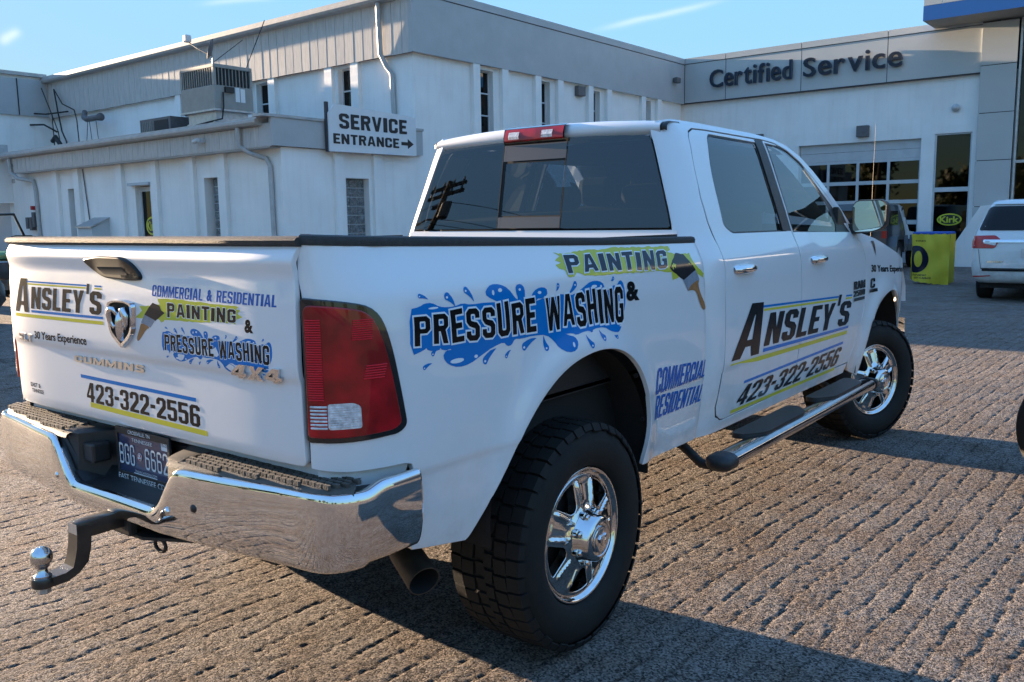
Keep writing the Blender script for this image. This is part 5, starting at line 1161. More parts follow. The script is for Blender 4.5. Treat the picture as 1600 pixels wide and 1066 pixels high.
# ------------------------------------------------------------ ground
def hash2(ix, iy, seed):
    h = (ix.astype(np.int64)*374761393+iy.astype(np.int64)*668265263+seed*1442695041) & 0xffffffff
    h = ((h ^ (h >> 13))*1274126177) & 0xffffffff; h = h ^ (h >> 16); return (h & 0xffff)/65535.
def vnoise(x, y, seed=0):
    ix = np.floor(x); iy = np.floor(y); fx = x-ix; fy = y-iy; fx = fx*fx*(3-2*fx); fy = fy*fy*(3-2*fy)
    a = hash2(ix, iy, seed); b = hash2(ix+1, iy, seed); c = hash2(ix, iy+1, seed); d = hash2(ix+1, iy+1, seed)
    return a*(1-fx)*(1-fy)+b*fx*(1-fy)+c*(1-fx)*fy+d*fx*fy
def ground_h(X, Y):
    # worn coarse pavement: ridges along the lane about 12 cm apart, broken into clumps, with shallow ruts between
    wob = (vnoise(X*1.5, Y*.8, 1)-.5)*.05+(vnoise(X*6, Y*3, 2)-.5)*.030+(vnoise(X*30, Y*20, 12)-.5)*.020+(vnoise(X*60, Y*50, 22)-.5)*.010
    a = R(-3); U = X*math.cos(a)+Y*math.sin(a); Vv = -X*math.sin(a)+Y*math.cos(a)
    ph = (U+wob)/.116; row = np.floor(ph); f = np.abs(ph-row-.5)*2      # 1 at the rut
    depth = .75+.35*vnoise(row*3.7+Vv*1.3, Vv*2.6, 3)
    rut = np.clip((f-.865)/.135, 0, 1)**1.2*depth*(.85+.3*vnoise(X*13+3, Y*5, 21))
    # cross breaks
    ph2 = (Vv+hash2(row, row*0, 5)*.6+(vnoise(X*9, Y*9, 6)-.5)*.10)/.42; f2 = np.abs(ph2-np.floor(ph2)-.5)*2
    rut2 = np.clip((f2-.90)/.10, 0, 1)*.5*vnoise(X*2, Y*2, 7)
    tilt = -(ph-row-.5)*.0008
    lump = (vnoise(X*14, Y*12, 8)-.5)*.0010+(vnoise(X*38, Y*38, 9)-.5)*.0013
    grit = (vnoise(X*85, Y*85, 10)-.5)*.0030
    big = (vnoise(X*.6, Y*.6, 13)-.5)*.006
    fade = np.clip((17-Y)/6, .15, 1)
    global RUT
    RUT = np.clip(np.maximum(rut, rut2)*1.2, 0, 1)*fade
    return (-.0048*np.maximum(rut, rut2)*fade+tilt*fade+lump*fade+grit+big*.6)-.002
def graded(lo, f0, f1, hi, d0, grow=1.06, dmax=60):
    mid = list(np.arange(f0, f1+1e-9, d0)); o = []; d = d0; x = f0
    while x > lo: d = min(d*grow, dmax); x -= d; o.append(x)
    p = []; d = d0; x = f1
    while x < hi: d = min(d*grow, dmax); x += d; p.append(x)
    return np.array(o[::-1]+mid+p)
def build_ground():
    xs = graded(-900, -2.6, 2.9, 900, .0105, 1.018); ys = graded(-900, -1.9, 3.6, 900, .0105, 1.012)
    X, Y = np.meshgrid(xs, ys, indexing='ij'); dx = np.gradient(xs)[:, None]; dy = np.gradient(ys)[None, :]
    H = ground_h(X, Y); far = np.clip(1-(np.maximum(dx, dy*np.ones_like(dx))-.15)/.5, 0, 1); H = H*far
    nx, ny = X.shape; V = np.stack([X, Y, H], -1).reshape(-1, 3).astype(np.float32)
    idx = np.arange(nx*ny, dtype=np.int32).reshape(nx, ny); F = np.stack([idx[:-1, :-1], idx[1:, :-1], idx[1:, 1:], idx[:-1, 1:]], -1).reshape(-1, 4)
    me = bpy.data.meshes.new('ground'); me.vertices.add(len(V)); me.vertices.foreach_set('co', V.ravel()); me.loops.add(F.size); me.loops.foreach_set('vertex_index', F.ravel())
    me.polygons.add(len(F)); me.polygons.foreach_set('loop_start', np.arange(0, F.size, 4, dtype=np.int32)); me.polygons.foreach_set('use_smooth', np.ones(len(F), bool)); me.update(calc_edges=True)
    at = me.attributes.new('dirt_rut_tone', 'FLOAT', 'POINT'); at.data.foreach_set('value', (RUT*far).astype(np.float32).ravel())
    o = bpy.data.objects.new('ground', me); col.objects.link(o); o['kind'] = 'structure'; me.materials.append(groundmat()); print('ground verts', len(V)); return o
def groundmat():
    m, N, L, b = newmat('worn_asphalt'); b.inputs['Roughness'].default_value = 1.0; b.inputs['Specular IOR Level'].default_value = .12
    tc = N.new('ShaderNodeTexCoord')
    def noise(sc, det=4, ro=.6, vec=None):
        n = N.new('ShaderNodeTexNoise'); n.inputs['Scale'].default_value = sc; n.inputs['Detail'].default_value = det; n.inputs['Roughness'].default_value = ro; L.new(vec or tc.outputs['Object'], n.inputs[0]); return n.outputs[0]
    def ramp(v, a, ca, b_, cb):
        r = N.new('ShaderNodeValToRGB'); r.color_ramp.elements[0].position = a; r.color_ramp.elements[1].position = b_; r.color_ramp.elements[0].color = (*ca, 1); r.color_ramp.elements[1].color = (*cb, 1); L.new(v, r.inputs[0]); return r.outputs[0]
    def mix(f, a, b_, t='MIX'):
        x = N.new('ShaderNodeMix'); x.data_type = 'RGBA'; x.blend_type = t
        for i, v in ((0, f), (6, a), (7, b_)):
            if isinstance(v, (int, float)): x.inputs[i].default_value = v
            elif isinstance(v, tuple): x.inputs[i].default_value = v
            else: L.new(v, x.inputs[i])
        return x.outputs[2]
    vo = N.new('ShaderNodeTexVoronoi'); vo.inputs['Scale'].default_value = 150; L.new(tc.outputs['Object'], vo.inputs[0])
    sv = N.new('ShaderNodeSeparateColor'); L.new(vo.outputs['Color'], sv.inputs[0])
    stone = ramp(sv.outputs[0], .1, (.055, .050, .046), .92, (.355, .315, .280))
    c = mix(ramp(noise(3.2, 7), .38, (0, 0, 0), .68, (1, 1, 1)), stone, mix(1., stone, (.80, .70, .62, 1), 'MULTIPLY'))
    c = mix(ramp(noise(.35, 5), .45, (0, 0, 0), .7, (.55, .55, .55)), c, mix(1., c, (.66, .68, .72, 1), 'MULTIPLY'))
    c = mix(ramp(noise(.9, 8, .7), .56, (0, 0, 0), .70, (.7, .7, .7)), c, mix(1., c, (.60, .58, .56, 1), 'MULTIPLY'))
    at = N.new('ShaderNodeAttribute'); at.attribute_name = 'dirt_rut_tone'; c = mix(at.outputs['Fac'], c, mix(1., c, (.45, .43, .41, 1), 'MULTIPLY'))  # base colour darkened along the ruts and cross breaks
    L.new(c, b.inputs['Base Color'])
    dist = N.new('ShaderNodeMath'); dist.operation = 'MULTIPLY'; dist.inputs[1].default_value = -.5; L.new(vo.outputs['Distance'], dist.inputs[0])
    nb = noise(240, 3); ad = N.new('ShaderNodeMath'); ad.operation = 'ADD'; L.new(dist.outputs[0], ad.inputs[0]); L.new(nb, ad.inputs[1])
    bp = N.new('ShaderNodeBump'); bp.inputs['Strength'].default_value = 1.0; bp.inputs['Distance'].default_value = .009; L.new(ad.outputs[0], bp.inputs['Height']); L.new(bp.outputs[0], b.inputs['Normal'])
    return m
build_ground()

# ------------------------------------------------------------ buildings, in a frame turned 1.5 degrees from the truck
AZ = .0266
def l2w(x, y, z=0): return (x*math.cos(AZ)+y*math.sin(AZ), -x*math.sin(AZ)+y*math.cos(AZ), z)
class Bld:
    """a thing whose parts are given in shared building coordinates"""
    def __init__(s, name, label, cat, base, group=None):
        s.b = base; s.root = thing(name, label, cat, l2w(*base), -AZ, group)
    def mb(s, m): m.V = [(v[0]-s.b[0], v[1]-s.b[1], v[2]-s.b[2]) for v in m.V]; return m
    def part(s, name, m, mb, parent=None, **k): return s.mb(mb).build(name, m, parent or s.root, **k)
XR, YT, YLW, YC = -13.41, 13.62, 9.27, 27.8      # right face, tall front, low front, service bay front
# --- tall building
B = Bld('service_building', 'tall white flat-roofed service building with narrow windows and a deep fascia', 'building', (XR, YT, 0))
TF = YT+.14; XF = XR-.14   # wall planes behind the fascia
def wall_y(mb, x0, x1, z0, z1, y0, y1, holes):
    """wall slab facing -Y from x0 to x1 with rectangular holes (xa, xb, za, zb)"""
    hs = sorted(holes); x = x0
    for xa, xb, za, zb in hs:
        if xa > x: mb.box(x, xa, y0, y1, z0, z1)
        if za > z0: mb.box(xa, xb, y0, y1, z0, za)
        if zb < z1: mb.box(xa, xb, y0, y1, zb, z1)
        x = xb
    if x < x1: mb.box(x, x1, y0, y1, z0, z1)
def wall_x(mb, y0, y1, z0, z1, x0, x1, holes):
    hs = sorted(holes); y = y0
    for ya, yb, za, zb in hs:
        if ya > y: mb.box(x0, x1, y, ya, z0, z1)
        if za > z0: mb.box(x0, x1, ya, yb, z0, za)
        if zb < z1: mb.box(x0, x1, ya, yb, zb, z1)
        y = yb
    if y < y1: mb.box(x0, x1, y, y1, z0, z1)
fwins = [(-16.45, -15.86), (-20.15, -19.48), (-24.0, -23.3)]
w_ = MB(); wall_y(w_, -34.0, XF, 0, 5.80, TF, TF+.3, [(a, b, 3.4, 5.72) for a, b in fwins]); B.part('wall', 'wall', w_)
rwins = [(16.25, 16.88), (19.02, 19.55), (21.80, 22.30), (25.10, 25.60)]
w_ = MB(); wall_x(w_, TF+.3, YC-.0, 0, 5.80, XF-.3, XF, [(a, b, 1.5, 5.70) for a, b in rwins]); B.part('wall', 'wall', w_)
def louver_window(B, ax, a, b, z0, z1, plane, depth=.22, rows=None, first=None):
    w = b-a; rows = rows or max(2, round((z1-z0)/.58))
    fr = MB(); gl = []
    t = .035
    def bx(mb, u0, u1, d0, d1, za, zb):
        if ax == 'y': mb.box(u0, u1, plane+d0, plane+d1, za, zb)
        else: mb.box(plane-d1, plane-d0, u0, u1, za, zb)
    bx(fr, a, a+t, .16, .22, z0, z1); bx(fr, b-t, b, .16, .22, z0, z1); bx(fr, a+t, b-t, .16, .22, z1-t, z1); bx(fr, a+t, b-t, .16, .22, z0, z0+t)
    h = (z1-z0)/rows
    for i in range(1, rows): bx(fr, a+t, b-t, .15, .21, z0+h*i-.018, z0+h*i+.018)
    f = B.part('window', 'whitetrim', fr)
    for i in range(rows):
        g = MB(); bx(g, a+t, b-t, .185, .195, z0+h*i+(.02 if i else t), z0+h*(i+1)-(.02 if i < rows-1 else t)); B.part('pane', 'bglass', g, f)
    bk = MB(); bx(bk, a-.02, b+.02, .305, .32, z0-.02, z1+.02); B.part('window_back', 'winside', bk, f)
for a, b in fwins: louver_window(B, 'y', a, b, 3.4, 5.72, TF)
for a, b in rwins: louver_window(B, 'x', a, b, 1.5, 5.70, XF)
pl = []
for a, b in fwins:
    for x in (a-.42, b+.06): B.part('pilaster', 'wall', MB().prism([(x, TF-.12), (x+.30, TF-.12), (x+.30, TF-.001), (x, TF-.001)], 'z', 0, 5.80))
for a, b in rwins:
    for y in (a-.34, b+.26): B.part('pilaster', 'wall', MB().box(XF+.001, XF+.13, y, y+.28, 0, 5.80))
# fascia: plywood boards on the front, smooth band on the right side
bd_ = MB().box(-33.4, XR-.06, YT+.012, YT+.13, 5.80, 7.10); B.part('fascia_backing', 'trimdark', bd_)
n = 55; x0 = -33.4; pw = (XR-.02-x0)/n; rr_ = random.Random(8)
for i in range(n):
    o = B.part('siding_board', 'siding', MB().prism([(x0+i*pw+.004, YT+rr_.uniform(0, .002)), (x0+(i+1)*pw-.004, YT-rr_.uniform(0, .003)), (x0+(i+1)*pw-.004, YT+.010), (x0+i*pw+.004, YT+.010)], 'z', 5.79+rr_.uniform(-.006, .006), 7.10))
B.part('fascia_band', 'fascia', MB().box(XR-.13, XR, YT-.01, YC-.002, 5.80, 7.20))
B.part('fascia_joint', 'trimdark', MB().box(XR+.0005, XR+.004, YT+.0, YC-.01, 7.205, 7.222))
B.part('roof_cap', 'fascia', MB().box(XR-.6, XR+.02, YT-.25, YC-.002, 7.222, 7.42))
B.part('roof_slab', 'gutter', MB().box(-33.4, XR-.6, YT+.1, YC, 7.12, 7.30))
B.part('gutter', 'gutter', MB().prism([(YT-.03, 7.10), (YT-.20, 7.12), (YT-.24, 7.18), (YT-.24, 7.24), (YT-.20, 7.26), (YT-.20, 7.33), (YT+.1, 7.35), (YT+.1, 7.10)], 'x', -34.1, XR-.6, ), auto=30)
def pipe(pts, w=.10): return MB().tube(pts, w/2, 8)
B.part('downspout', 'gutter', pipe([(-14.5, YT-.12, 7.10), (-14.5, YT-.08, 5.85), (-14.42, TF-.10, 5.55), (-14.25, TF-.08, 5.35), (-14.2, TF-.07, 3.8), (-14.2, TF-.07, .1)], .13), auto=40)
B.part('wall_light', 'pvc', MB().box(XF+.002, XF+.16, 20.85, 21.25, 5.44, 5.74, .02))
B.part('floodlight', 'pvc', MB().box(XR+.002, XR+.06, 26.9, 27.1, 6.50, 6.64).box(XR+.06, XR+.22, 26.86, 27.14, 6.46, 6.66, .03))
# --- left wing
W = Bld('left_wing_building', 'pale wing building with a roller opening at the far left edge', 'building', (-27.3, 7.5, 0))
W.part('upper_wall', 'wall', MB().box(-46, -33.5, 7.5, 14.3, 0, 7.32))
W.part('upper_band', 'fascia', MB().box(-33.499, -33.40, 7.5, 13.6, 5.84, 7.20))
W.part('roof_cap', 'gutter', MB().box(-46.05, -33.34, 7.45, 13.6, 7.32, 7.45))
w_ = MB(); wall_x(w_, 7.5, 13.5, 0, 3.90, -27.6, -27.3, [(7.9, 9.55, -.01, 2.36)]); W.part('lower_wall', 'wall', w_)
W.part('lower_roof', 'gutter', MB().box(-33.5, -27.25, 7.45, 9.50, 3.90, 4.16))
W.part('opening_inside', 'winside', MB().box(-31.5, -31.4, 5.8, 10.0, 0, 2.6))
W.part('opening_side', 'mortar', MB().box(-31.4, -27.6, 9.56, 9.7, 0, 2.6))
W.part('wall_light', 'galv', MB().box(-27.3, -27.1, 9.55, 9.85, 2.98, 3.12, .02))
W.part('conduit', 'cable', MB().tube([(-33.38, 12.5, 7.2), (-33.38, 12.5, 5.85)], .02, 6))
vt = W.part('vent_shadow_caster', 'galv', MB().lathe([(.10, 0), (.10, .5), (.32, .55), (.40, .75), (.32, .95), (.05, 1.05)], 'z', (-35.6, 12.0, 7.45), 16), auto=40)  # unseen vent shape, added on the sun line to cast an oval shadow
# --- low annex
A_ = Bld('annex_building', 'low white block annex with a boarded fascia and glass block windows', 'building', (XR, YLW, 0))
LW = YLW+.30; LX = XR-.10
lholes = [(-23.60, -23.10, .9, 2.68), (-19.80, -19.05, .02, 2.62), (-16.55, -15.90, .9, 2.70)]
w_ = MB(); wall_y(w_, -27.3, LX, 0, 3.25, LW, LW+.3, lholes); A_.part('wall', 'wall', w_)
w_ = MB(); wall_x(w_, LW+.3, 13.85, 0, 3.25, LX-.3, LX, [(11.38, 12.10, .9, 2.63)]); A_.part('wall', 'wall', w_)
A_.part('roof_slab', 'gutter', MB().box(-27.3, LX-.02, LW+.01, TF-.01, 3.55, 3.70))
def glass_blocks(B, ax, a, b, z0, z1, plane, nc, bh=.205, deep=.18):
    nr = int(round((z1-z0)/bh)); bw = (b-a)/nc; bh = (z1-z0)/nr
    m_ = MB()
    if ax == 'y': m_.box(a, b, plane+deep+.02, plane+deep+.06, z0, z1)
    else: m_.box(plane-deep-.06, plane-deep-.02, a, b, z0, z1)
    f = B.part('glass_block_window', 'mortar', m_)
    for i in range(nc):
        for j in range(nr):
            g = MB(); u0, u1, v0, v1 = a+i*bw+.008, a+(i+1)*bw-.008, z0+j*bh+.008, z0+(j+1)*bh-.008
            if ax == 'y': g.box(u0, u1, plane+deep, plane+deep+.03, v0, v1, .01)
            else: g.box(plane-deep-.03, plane-deep, u0, u1, v0, v1, .01)
            B.part('glass_block', 'glassblock', g, f)
glass_blocks(A_, 'y', -23.60, -23.10, .9, 2.68, LW, 2); glass_blocks(A_, 'y', -16.45, -15.90, .9, 2.70, LW, 2); glass_blocks(A_, 'x', 11.38, 12.10, .9, 2.63, LX, 3)
for x in (-24.35, -23.02, -20.60, -18.85, -17.15, -15.83):
    A_.part('pilaster', 'wall', MB().prism([(x, LW-.10), (x+.30, LW-.10), (x+.30, LW-.001), (x, LW-.001)], 'z', 0, 3.24))
for y in (11.0, 12.20): A_.part('pilaster', 'wall', MB().box(LX+.001, LX+.09, y, y+.27, 0, 3.24))
A_.part('door_lintel', 'mortar', MB().box(-19.95, -18.9, LW-.14, LW-.002, 2.63, 2.70))
dr = A_.part('door', 'whitetrim', MB().box(-19.80, -19.72, LW+.12, LW+.18, .02, 2.60).box(-19.13, -19.05, LW+.12, LW+.18, .02, 2.60).box(-19.72, -19.13, LW+.12, LW+.18, 2.48, 2.60).box(-19.72, -19.13, LW+.12, LW+.18, .02, .2))
A_.part('door_glass', 'bglass', MB().box(-19.72, -19.13, LW+.145, LW+.155, .2, 2.48), dr)
A_.part('door_back', 'winside', MB().box(-19.9, -19.0, LW+.31, LW+.33, 0, 2.7), dr)
def oval_sign(B, parent, x, y, z, w, h, sc=1):
    n = 28; e = [(x+w*math.cos(2*math.pi*i/n), z+h*math.sin(2*math.pi*i/n)) for i in range(n)]; e2 = [(x+w*.88*math.cos(2*math.pi*i/n), z+h*.80*math.sin(2*math.pi*i/n)) for i in range(n)]
    s = B.part('oval_sign', 'signyellow', MB().prism(e, 'y', y-.012, y), parent)
    B.part('oval_field', 'signblack', MB().prism(e2, 'y', y-.016, y-.0125), s)
    V, F = textgeo('Kirk', .03); mb = MB().add([(x-w*.78+v[0]*w*1.56, y-.022, z-h*.52+v[1]*h*1.04) for v in V], F); B.part('sign_lettering', 'signyellow', mb, s, fix=False)
    return s
oval_sign(A_, dr, -19.26, LW+.12, 1.58, .30, .24)
A_.part('fascia_backing', 'trimdark', MB().box(-26.4, XR-.05, YLW+.012, YLW+.26, 3.26, 3.74))
n = 42; x0 = -26.4; pw = (XR-.45-x0)/n
for i in range(n): A_.part('siding_board', 'siding', MB().box(x0+i*pw+.006, x0+(i+1)*pw-.006, YLW-rr_.uniform(0, .004), YLW+.010, 3.25+rr_.uniform(-.004, .004), 3.68))
A_.part('fascia_corner_board', 'fascia', MB().box(XR-.445, XR, YLW-.004, YLW+.011, 3.25, 3.74))
A_.part('fascia_band', 'fascia', MB().box(XR-.09, XR, YLW+.012, 13.88, 3.26, 3.86))
A_.part('fascia_cap', 'gutter', MB().box(XR-.3, XR+.03, YLW-.25, 13.9, 3.862, 3.92))
A_.part('soffit', 'fascia', MB().box(-26.4, XR-.1, YLW+.02, LW-.001, 3.22, 3.255))
A_.part('gutter', 'gutter', MB().prism([(YLW-.01, 3.69), (YLW-.14, 3.71), (YLW-.18, 3.76), (YLW-.18, 3.82), (YLW-.13, 3.84), (YLW-.13, 3.88), (YLW+.2, 3.92), (YLW+.2, 3.69)], 'x', -27.25, XR-.32), auto=30)
A_.part('downspout', 'gutter', pipe([(-14.50, YLW-.09, 3.70), (-14.50, YLW-.07, 3.30), (-14.3, YLW+.05, 3.15), (-13.95, LW-.07, 3.02), (-13.83, LW-.06, 2.85), (-13.80, LW-.06, .1)], .11), auto=40)
A_.part('downspout', 'gutter', pipe([(-26.55, YLW-.05, 3.75), (-26.5, YLW-.05, 3.25), (-26.2, YLW+.02, 3.08), (-25.65, LW-.06, 2.98), (-25.55, LW-.06, 2.7), (-25.5, LW-.06, .1)], .12), auto=40)
A_.part('conduit', 'pvc', MB().tube([(-22.55, LW-.03, 3.2), (-22.35, LW-.03, 1.7)], .018, 6))
A_.part('security_camera', 'whitetrim', MB().tube([(-16.2, YLW-.13, 3.50), (-15.95, YLW-.16, 3.53)], .05, 10).box(-15.97, -15.90, YLW-.10, YLW-.005, 3.48, 3.56), auto=40)
A_.part('equipment_hood', 'mortar', MB().prism([(LW-.001, 0), (LW-.5, 0), (LW-.5, 1.55), (LW-.001, 1.80)], 'x', -22.1, -21.3))
A_.part('equipment_hood_top', 'galv', MB().prism([(LW-.002, 1.805), (LW-.55, 1.555), (LW-.55, 1.59), (LW-.002, 1.84)], 'x', -22.15, -21.25))
mt = MB()
for i, (x, z, h) in enumerate(((-26.25, 1.55, .35), (-26.0, 1.5, .4), (-25.8, 1.6, .45))): mt.box(x, x+.16, LW-.15, LW-.002, z, z+h, .01)
A_.part('utility_meter', 'pvc', mt)
A_.part('alarm_box', 'red', MB().box(-25.9, -25.78, LW-.12, LW-.002, 2.12, 2.24, .01))
# --- SERVICE ENTRANCE sign stands off the annex's right side
S = Bld('service_entrance_sign', 'white board sign lettered SERVICE ENTRANCE with an arrow, fixed to the annex corner', 'sign', (XR+.1, 10.75, 3.2))
S.part('sign_board', 'sign', MB().prism([(10.74, 3.20), (13.52, 3.22), (13.52, 4.13), (13.40, 4.17), (10.92, 4.27), (10.74, 4.05)], 'x', XR+.10, XR+.13))
S.part('sign_edge', 'trimdark', MB().box(XR+.04, XR+.098, 10.70, 10.78, 3.19, 4.30))
def sgn(s, y0, y1, z0, z1, bold):
    bx, by, bz = S.b
    block_text('sign_lettering', s, [(y0-by, z0-bz), (y1-by, z0-bz), (y1-by, z1-bz), (y0-by, z1-bz)], lambda P: np.stack([np.full(len(P), XR+.132-bx), np.asarray(P)[:, 0], np.asarray(P)[:, 1]], 1), 'signblack', S.root, off=.001, t=.34, bar=.20, gap=.17, rnd=.06, depth=.004)
sgn('SERVICE', 11.05, 13.20, 3.73, 4.07, .055); sgn('ENTRANCE', 10.86, 12.92, 3.38, 3.61, .05)
S.part('arrow', 'signblack', MB().prism([(13.0, 3.46), (13.22, 3.46), (13.22, 3.38), (13.42, 3.50), (13.22, 3.62), (13.22, 3.54), (13.0, 3.54)], 'x', XR+.131, XR+.137))
# --- rooftop units
H = Bld('rooftop_ac_unit', 'large beige rooftop air conditioner with louvred coils on a metal curb', 'air conditioner', (-17.0, 10.3, 3.92))
x0, x1, y0, y1 = -18.54, -17.02, 10.3, 11.42
H.part('cabinet', 'hvac', MB().box(x0, x1, y0, y1, 4.45, 5.02, .012))
H.part('coil_core', 'coil', MB().box(x0+.05, x1-.05, y0+.05, y1-.05, 5.02, 5.44))
H.part('top_cover', 'hvac', MB().box(x0, x1, y0, y1, 5.44, 5.53, .01))
for (a, b) in ((x0, y0), (x1-.09, y0), (x1-.09, y1-.07), (x0, y1-.07)): H.part('corner_post', 'hvac', MB().box(a, a+.09, b, b+.07, 5.021, 5.439))
for i in range(13): H.part('louvre_bar', 'hvac', MB().box(x0+.13+i*.1, x0+.155+i*.1, y0+.004, y0+.03, 5.02, 5.44))
for i in range(9): H.part('louvre_bar', 'hvac', MB().box(x1-.03, x1-.004, y0+.14+i*.1, y0+.155+i*.1, 5.02, 5.44))
H.part('base_rail', 'galv', MB().box(x0-.02, x1+.02, y0-.02, y1+.02, 4.40, 4.449))
H.part('curb', 'galv', MB().box(x0+.15, x1-.12, y0+.1, y1-.1, 4.15, 4.399).prism([(x0+.1, 3.9), (x1-.0, 3.9), (x1-.12, 4.15), (x0+.15, 4.15)], 'y', y0+.05, y1-.05))
H.part('disconnect_box', 'blackplastic', MB().box(x1, x1+.08, y0+.28, y0+.52, 4.85, 4.99))
H.part('data_plate', 'sign', MB().box(x1, x1+.004, y0+.60, y0+.72, 4.65, 5.0)); H.part('data_plate', 'sign', MB().box(x1, x1+.004, y0+.75, y0+.88, 4.65, 4.98))
H.part('conduit', 'cable', MB().tube([(x1+.04, y0+.22, 4.85), (x1+.06, y0+.2, 4.5), (x1+.05, y0+.15, 4.2), (x0+1.1, y0-.03, 4.12), (x0+.2, y0-.05, 4.05), (x0, y0-.05, 3.9)], .022, 6))
H2 = Bld('low_condenser_unit', 'low dark grey condenser unit left of the big rooftop air conditioner', 'condenser', (-20.0, 10.4, 3.9))
H2.part('cabinet', 'pvc', MB().box(-20.75, -19.2, 10.35, 11.3, 4.00, 4.45, .01))
for i in range(7): H2.part('louvre_bar', 'hvac', MB().box(-20.70+i*.09, -20.68+i*.09, 10.335, 10.35, 4.08, 4.38))
H2.part('grille', 'coil', MB().box(-20.0, -19.3, 10.34, 10.35, 4.08, 4.38))
H3 = Bld('roof_duct_box', 'pale sheet metal duct box behind the low condenser', 'duct', (-19.0, 11.6, 3.9))
H3.part('box', 'hvac', MB().box(-20.2, -18.6, 11.4, 12.2, 4.0, 4.75, .01))
D = Bld('satellite_dish', 'small grey satellite dish on a mast above the air conditioner', 'satellite dish', (-16.95, 10.32, 5.53))
D.part('mast', 'galv', MB().tube([(-17.1, 10.36, 5.53), (-17.1, 10.36, 5.82)], .022, 8))
dd = MB().lathe([(.02, .03), (.12, .035), (.22, .055), (.30, .09), (.29, .10), (.12, .05), (.02, .045)], 'x', (0, 0, 0), 24)
dd.xf(Matrix.Translation((-17.02, 10.34, 5.84)) @ Vector((-.60, -.72, .30)).to_track_quat('X', 'Z').to_matrix().to_4x4() @ Matrix.Scale(.85, 4)); D.part('dish', 'pvc', dd, auto=40)
D.part('feed_arm', 'pvc', MB().tube([(-17.1, 10.32, 5.72), (-17.55, 10.25, 5.93), (-17.92, 10.2, 6.14)], .018, 6)); D.part('feed_horn', 'whitetrim', MB().box(-18.0, -17.84, 10.12, 10.28, 6.12, 6.30, .03))
D.part('stay_rod', 'cable', MB().tube([(-17.1, 10.36, 5.55), (-16.6, 10.9, 6.1)], .008, 5))
Vp = Bld('wall_vent_pipe', 'grey elbowed vent pipe sticking out of the tall wall above the annex roof', 'vent pipe', (-29.6, TF, 5.5))
Vp.part('pipe', 'pvc', MB().tube([(-30.3, 13.5, 5.78), (-30.15, 13.4, 5.55), (-29.8, 13.3, 5.45), (-28.8, 13.2, 5.42), (-28.5, 13.18, 5.42)], [.09, .11, .10, .10, .14], 12), smooth=True)
Vp.part('wire_stay', 'cable', MB().tube([(-29.6, 13.25, 5.4), (-29.9, 13.2, 3.9)], .012, 5).tube([(-29.5, 13.25, 5.4), (-29.2, 13.2, 3.9)], .012, 5).tube([(-28.9, 13.2, 5.3), (-28.75, 13.2, 3.9)], .012, 5))
Cb = Bld('service_cables', 'black electric service cables looped at the corner of the tall wall', 'cable', (-32.5, 13.4, 4))
for pts, r in (([(-60, -10, 9), (-45, 4.3, 6.9), (-37.6, 10.5, 6.35), (-33.0, 13.3, 5.9), (-31.6, 13.5, 5.9)], .03), ([(-60, -12, 8), (-45, 3.6, 6.0), (-37.8, 10.5, 5.6), (-33.0, 13.2, 5.5), (-32.4, 13.4, 5.2)], .035),
               ([(-32.5, 13.45, 6.8), (-31.9, 13.45, 6.2), (-31.0, 13.45, 5.9), (-30.85, 13.45, 5.5), (-30.8, 13.45, 4.6), (-30.6, 13.45, 3.9)], .022), ([(-32.5, 13.45, 6.8), (-32.3, 13.45, 5.9), (-32.1, 13.45, 5.2), (-31.8, 13.45, 4.8), (-31.85, 13.45, 3.9)], .03),
               ([(-33.2, 13.3, 6.9), (-32.8, 13.4, 6.0), (-32.3, 13.4, 5.2), (-32.2, 13.4, 4.7)], .02), ([(-18.95, 13.3, 7.3), (-19.2, 12.9, 6.2), (-19.4, 12.4, 4.8)], .014), ([(-32.7, 13.4, 5.9), (-32.7, 13.4, 4)], .02)):
    Cb.part('cable_run', 'cable', MB().tube(pts, r, 6), smooth=True)
Cb.part('service_head', 'blackplastic', MB().tube([(-32.1, 13.4, 4.0), (-32.1, 13.35, 4.7), (-32.35, 13.3, 5.0), (-32.6, 13.3, 4.85)], .09, 8), smooth=True)
# --- service bay building
C_ = Bld('service_bay_building', 'pale clad service bay building lettered Certified Service with a garage door', 'building', (-13.4, YC, 0))
FW = YC+.18
holes = [(-9.07, -5.09, -.01, 4.0), (-4.69, -3.62, .02, 4.10)]
w_ = MB(); wall_y(w_, -13.95, -2.48, 0, 5.84, FW, FW+.3, holes); C_.part('wall', 'wall', w_)
C_.part('parapet_backing', 'trimdark', MB().box(-13.75, -3.0, YC+.012, YC+.3, 5.80, 7.4))
js = [-13.40, -11.76, -8.99, -6.18, -3.45]
for a, b in zip(js[:-1], js[1:]):
    C_.part('cladding_panel', 'clad', MB().box(a+.012, b-.012, YC, YC+.012, 5.83, 7.215)); C_.part('parapet_cap_panel', 'clad', MB().box(a+.012, b-.012, YC-.03, YC+.4, 7.235, 7.43))
zs_ = [0, .42, 1.80, 3.19, 4.60, 6.00, 7.25]
C_.part('pillar_core', 'trimdark', MB().box(-3.42, -2.50, YC-.04, YC+.45, 0, 7.24))
for a, b in zip(zs_[:-1], zs_[1:]): C_.part('cladding_panel', 'clad', MB().box(-3.44, -2.48, YC-.055, YC-.041, a+.012, b-.012).box(-3.455, -3.441, YC-.04, YC+.16, a+.012, b-.012))
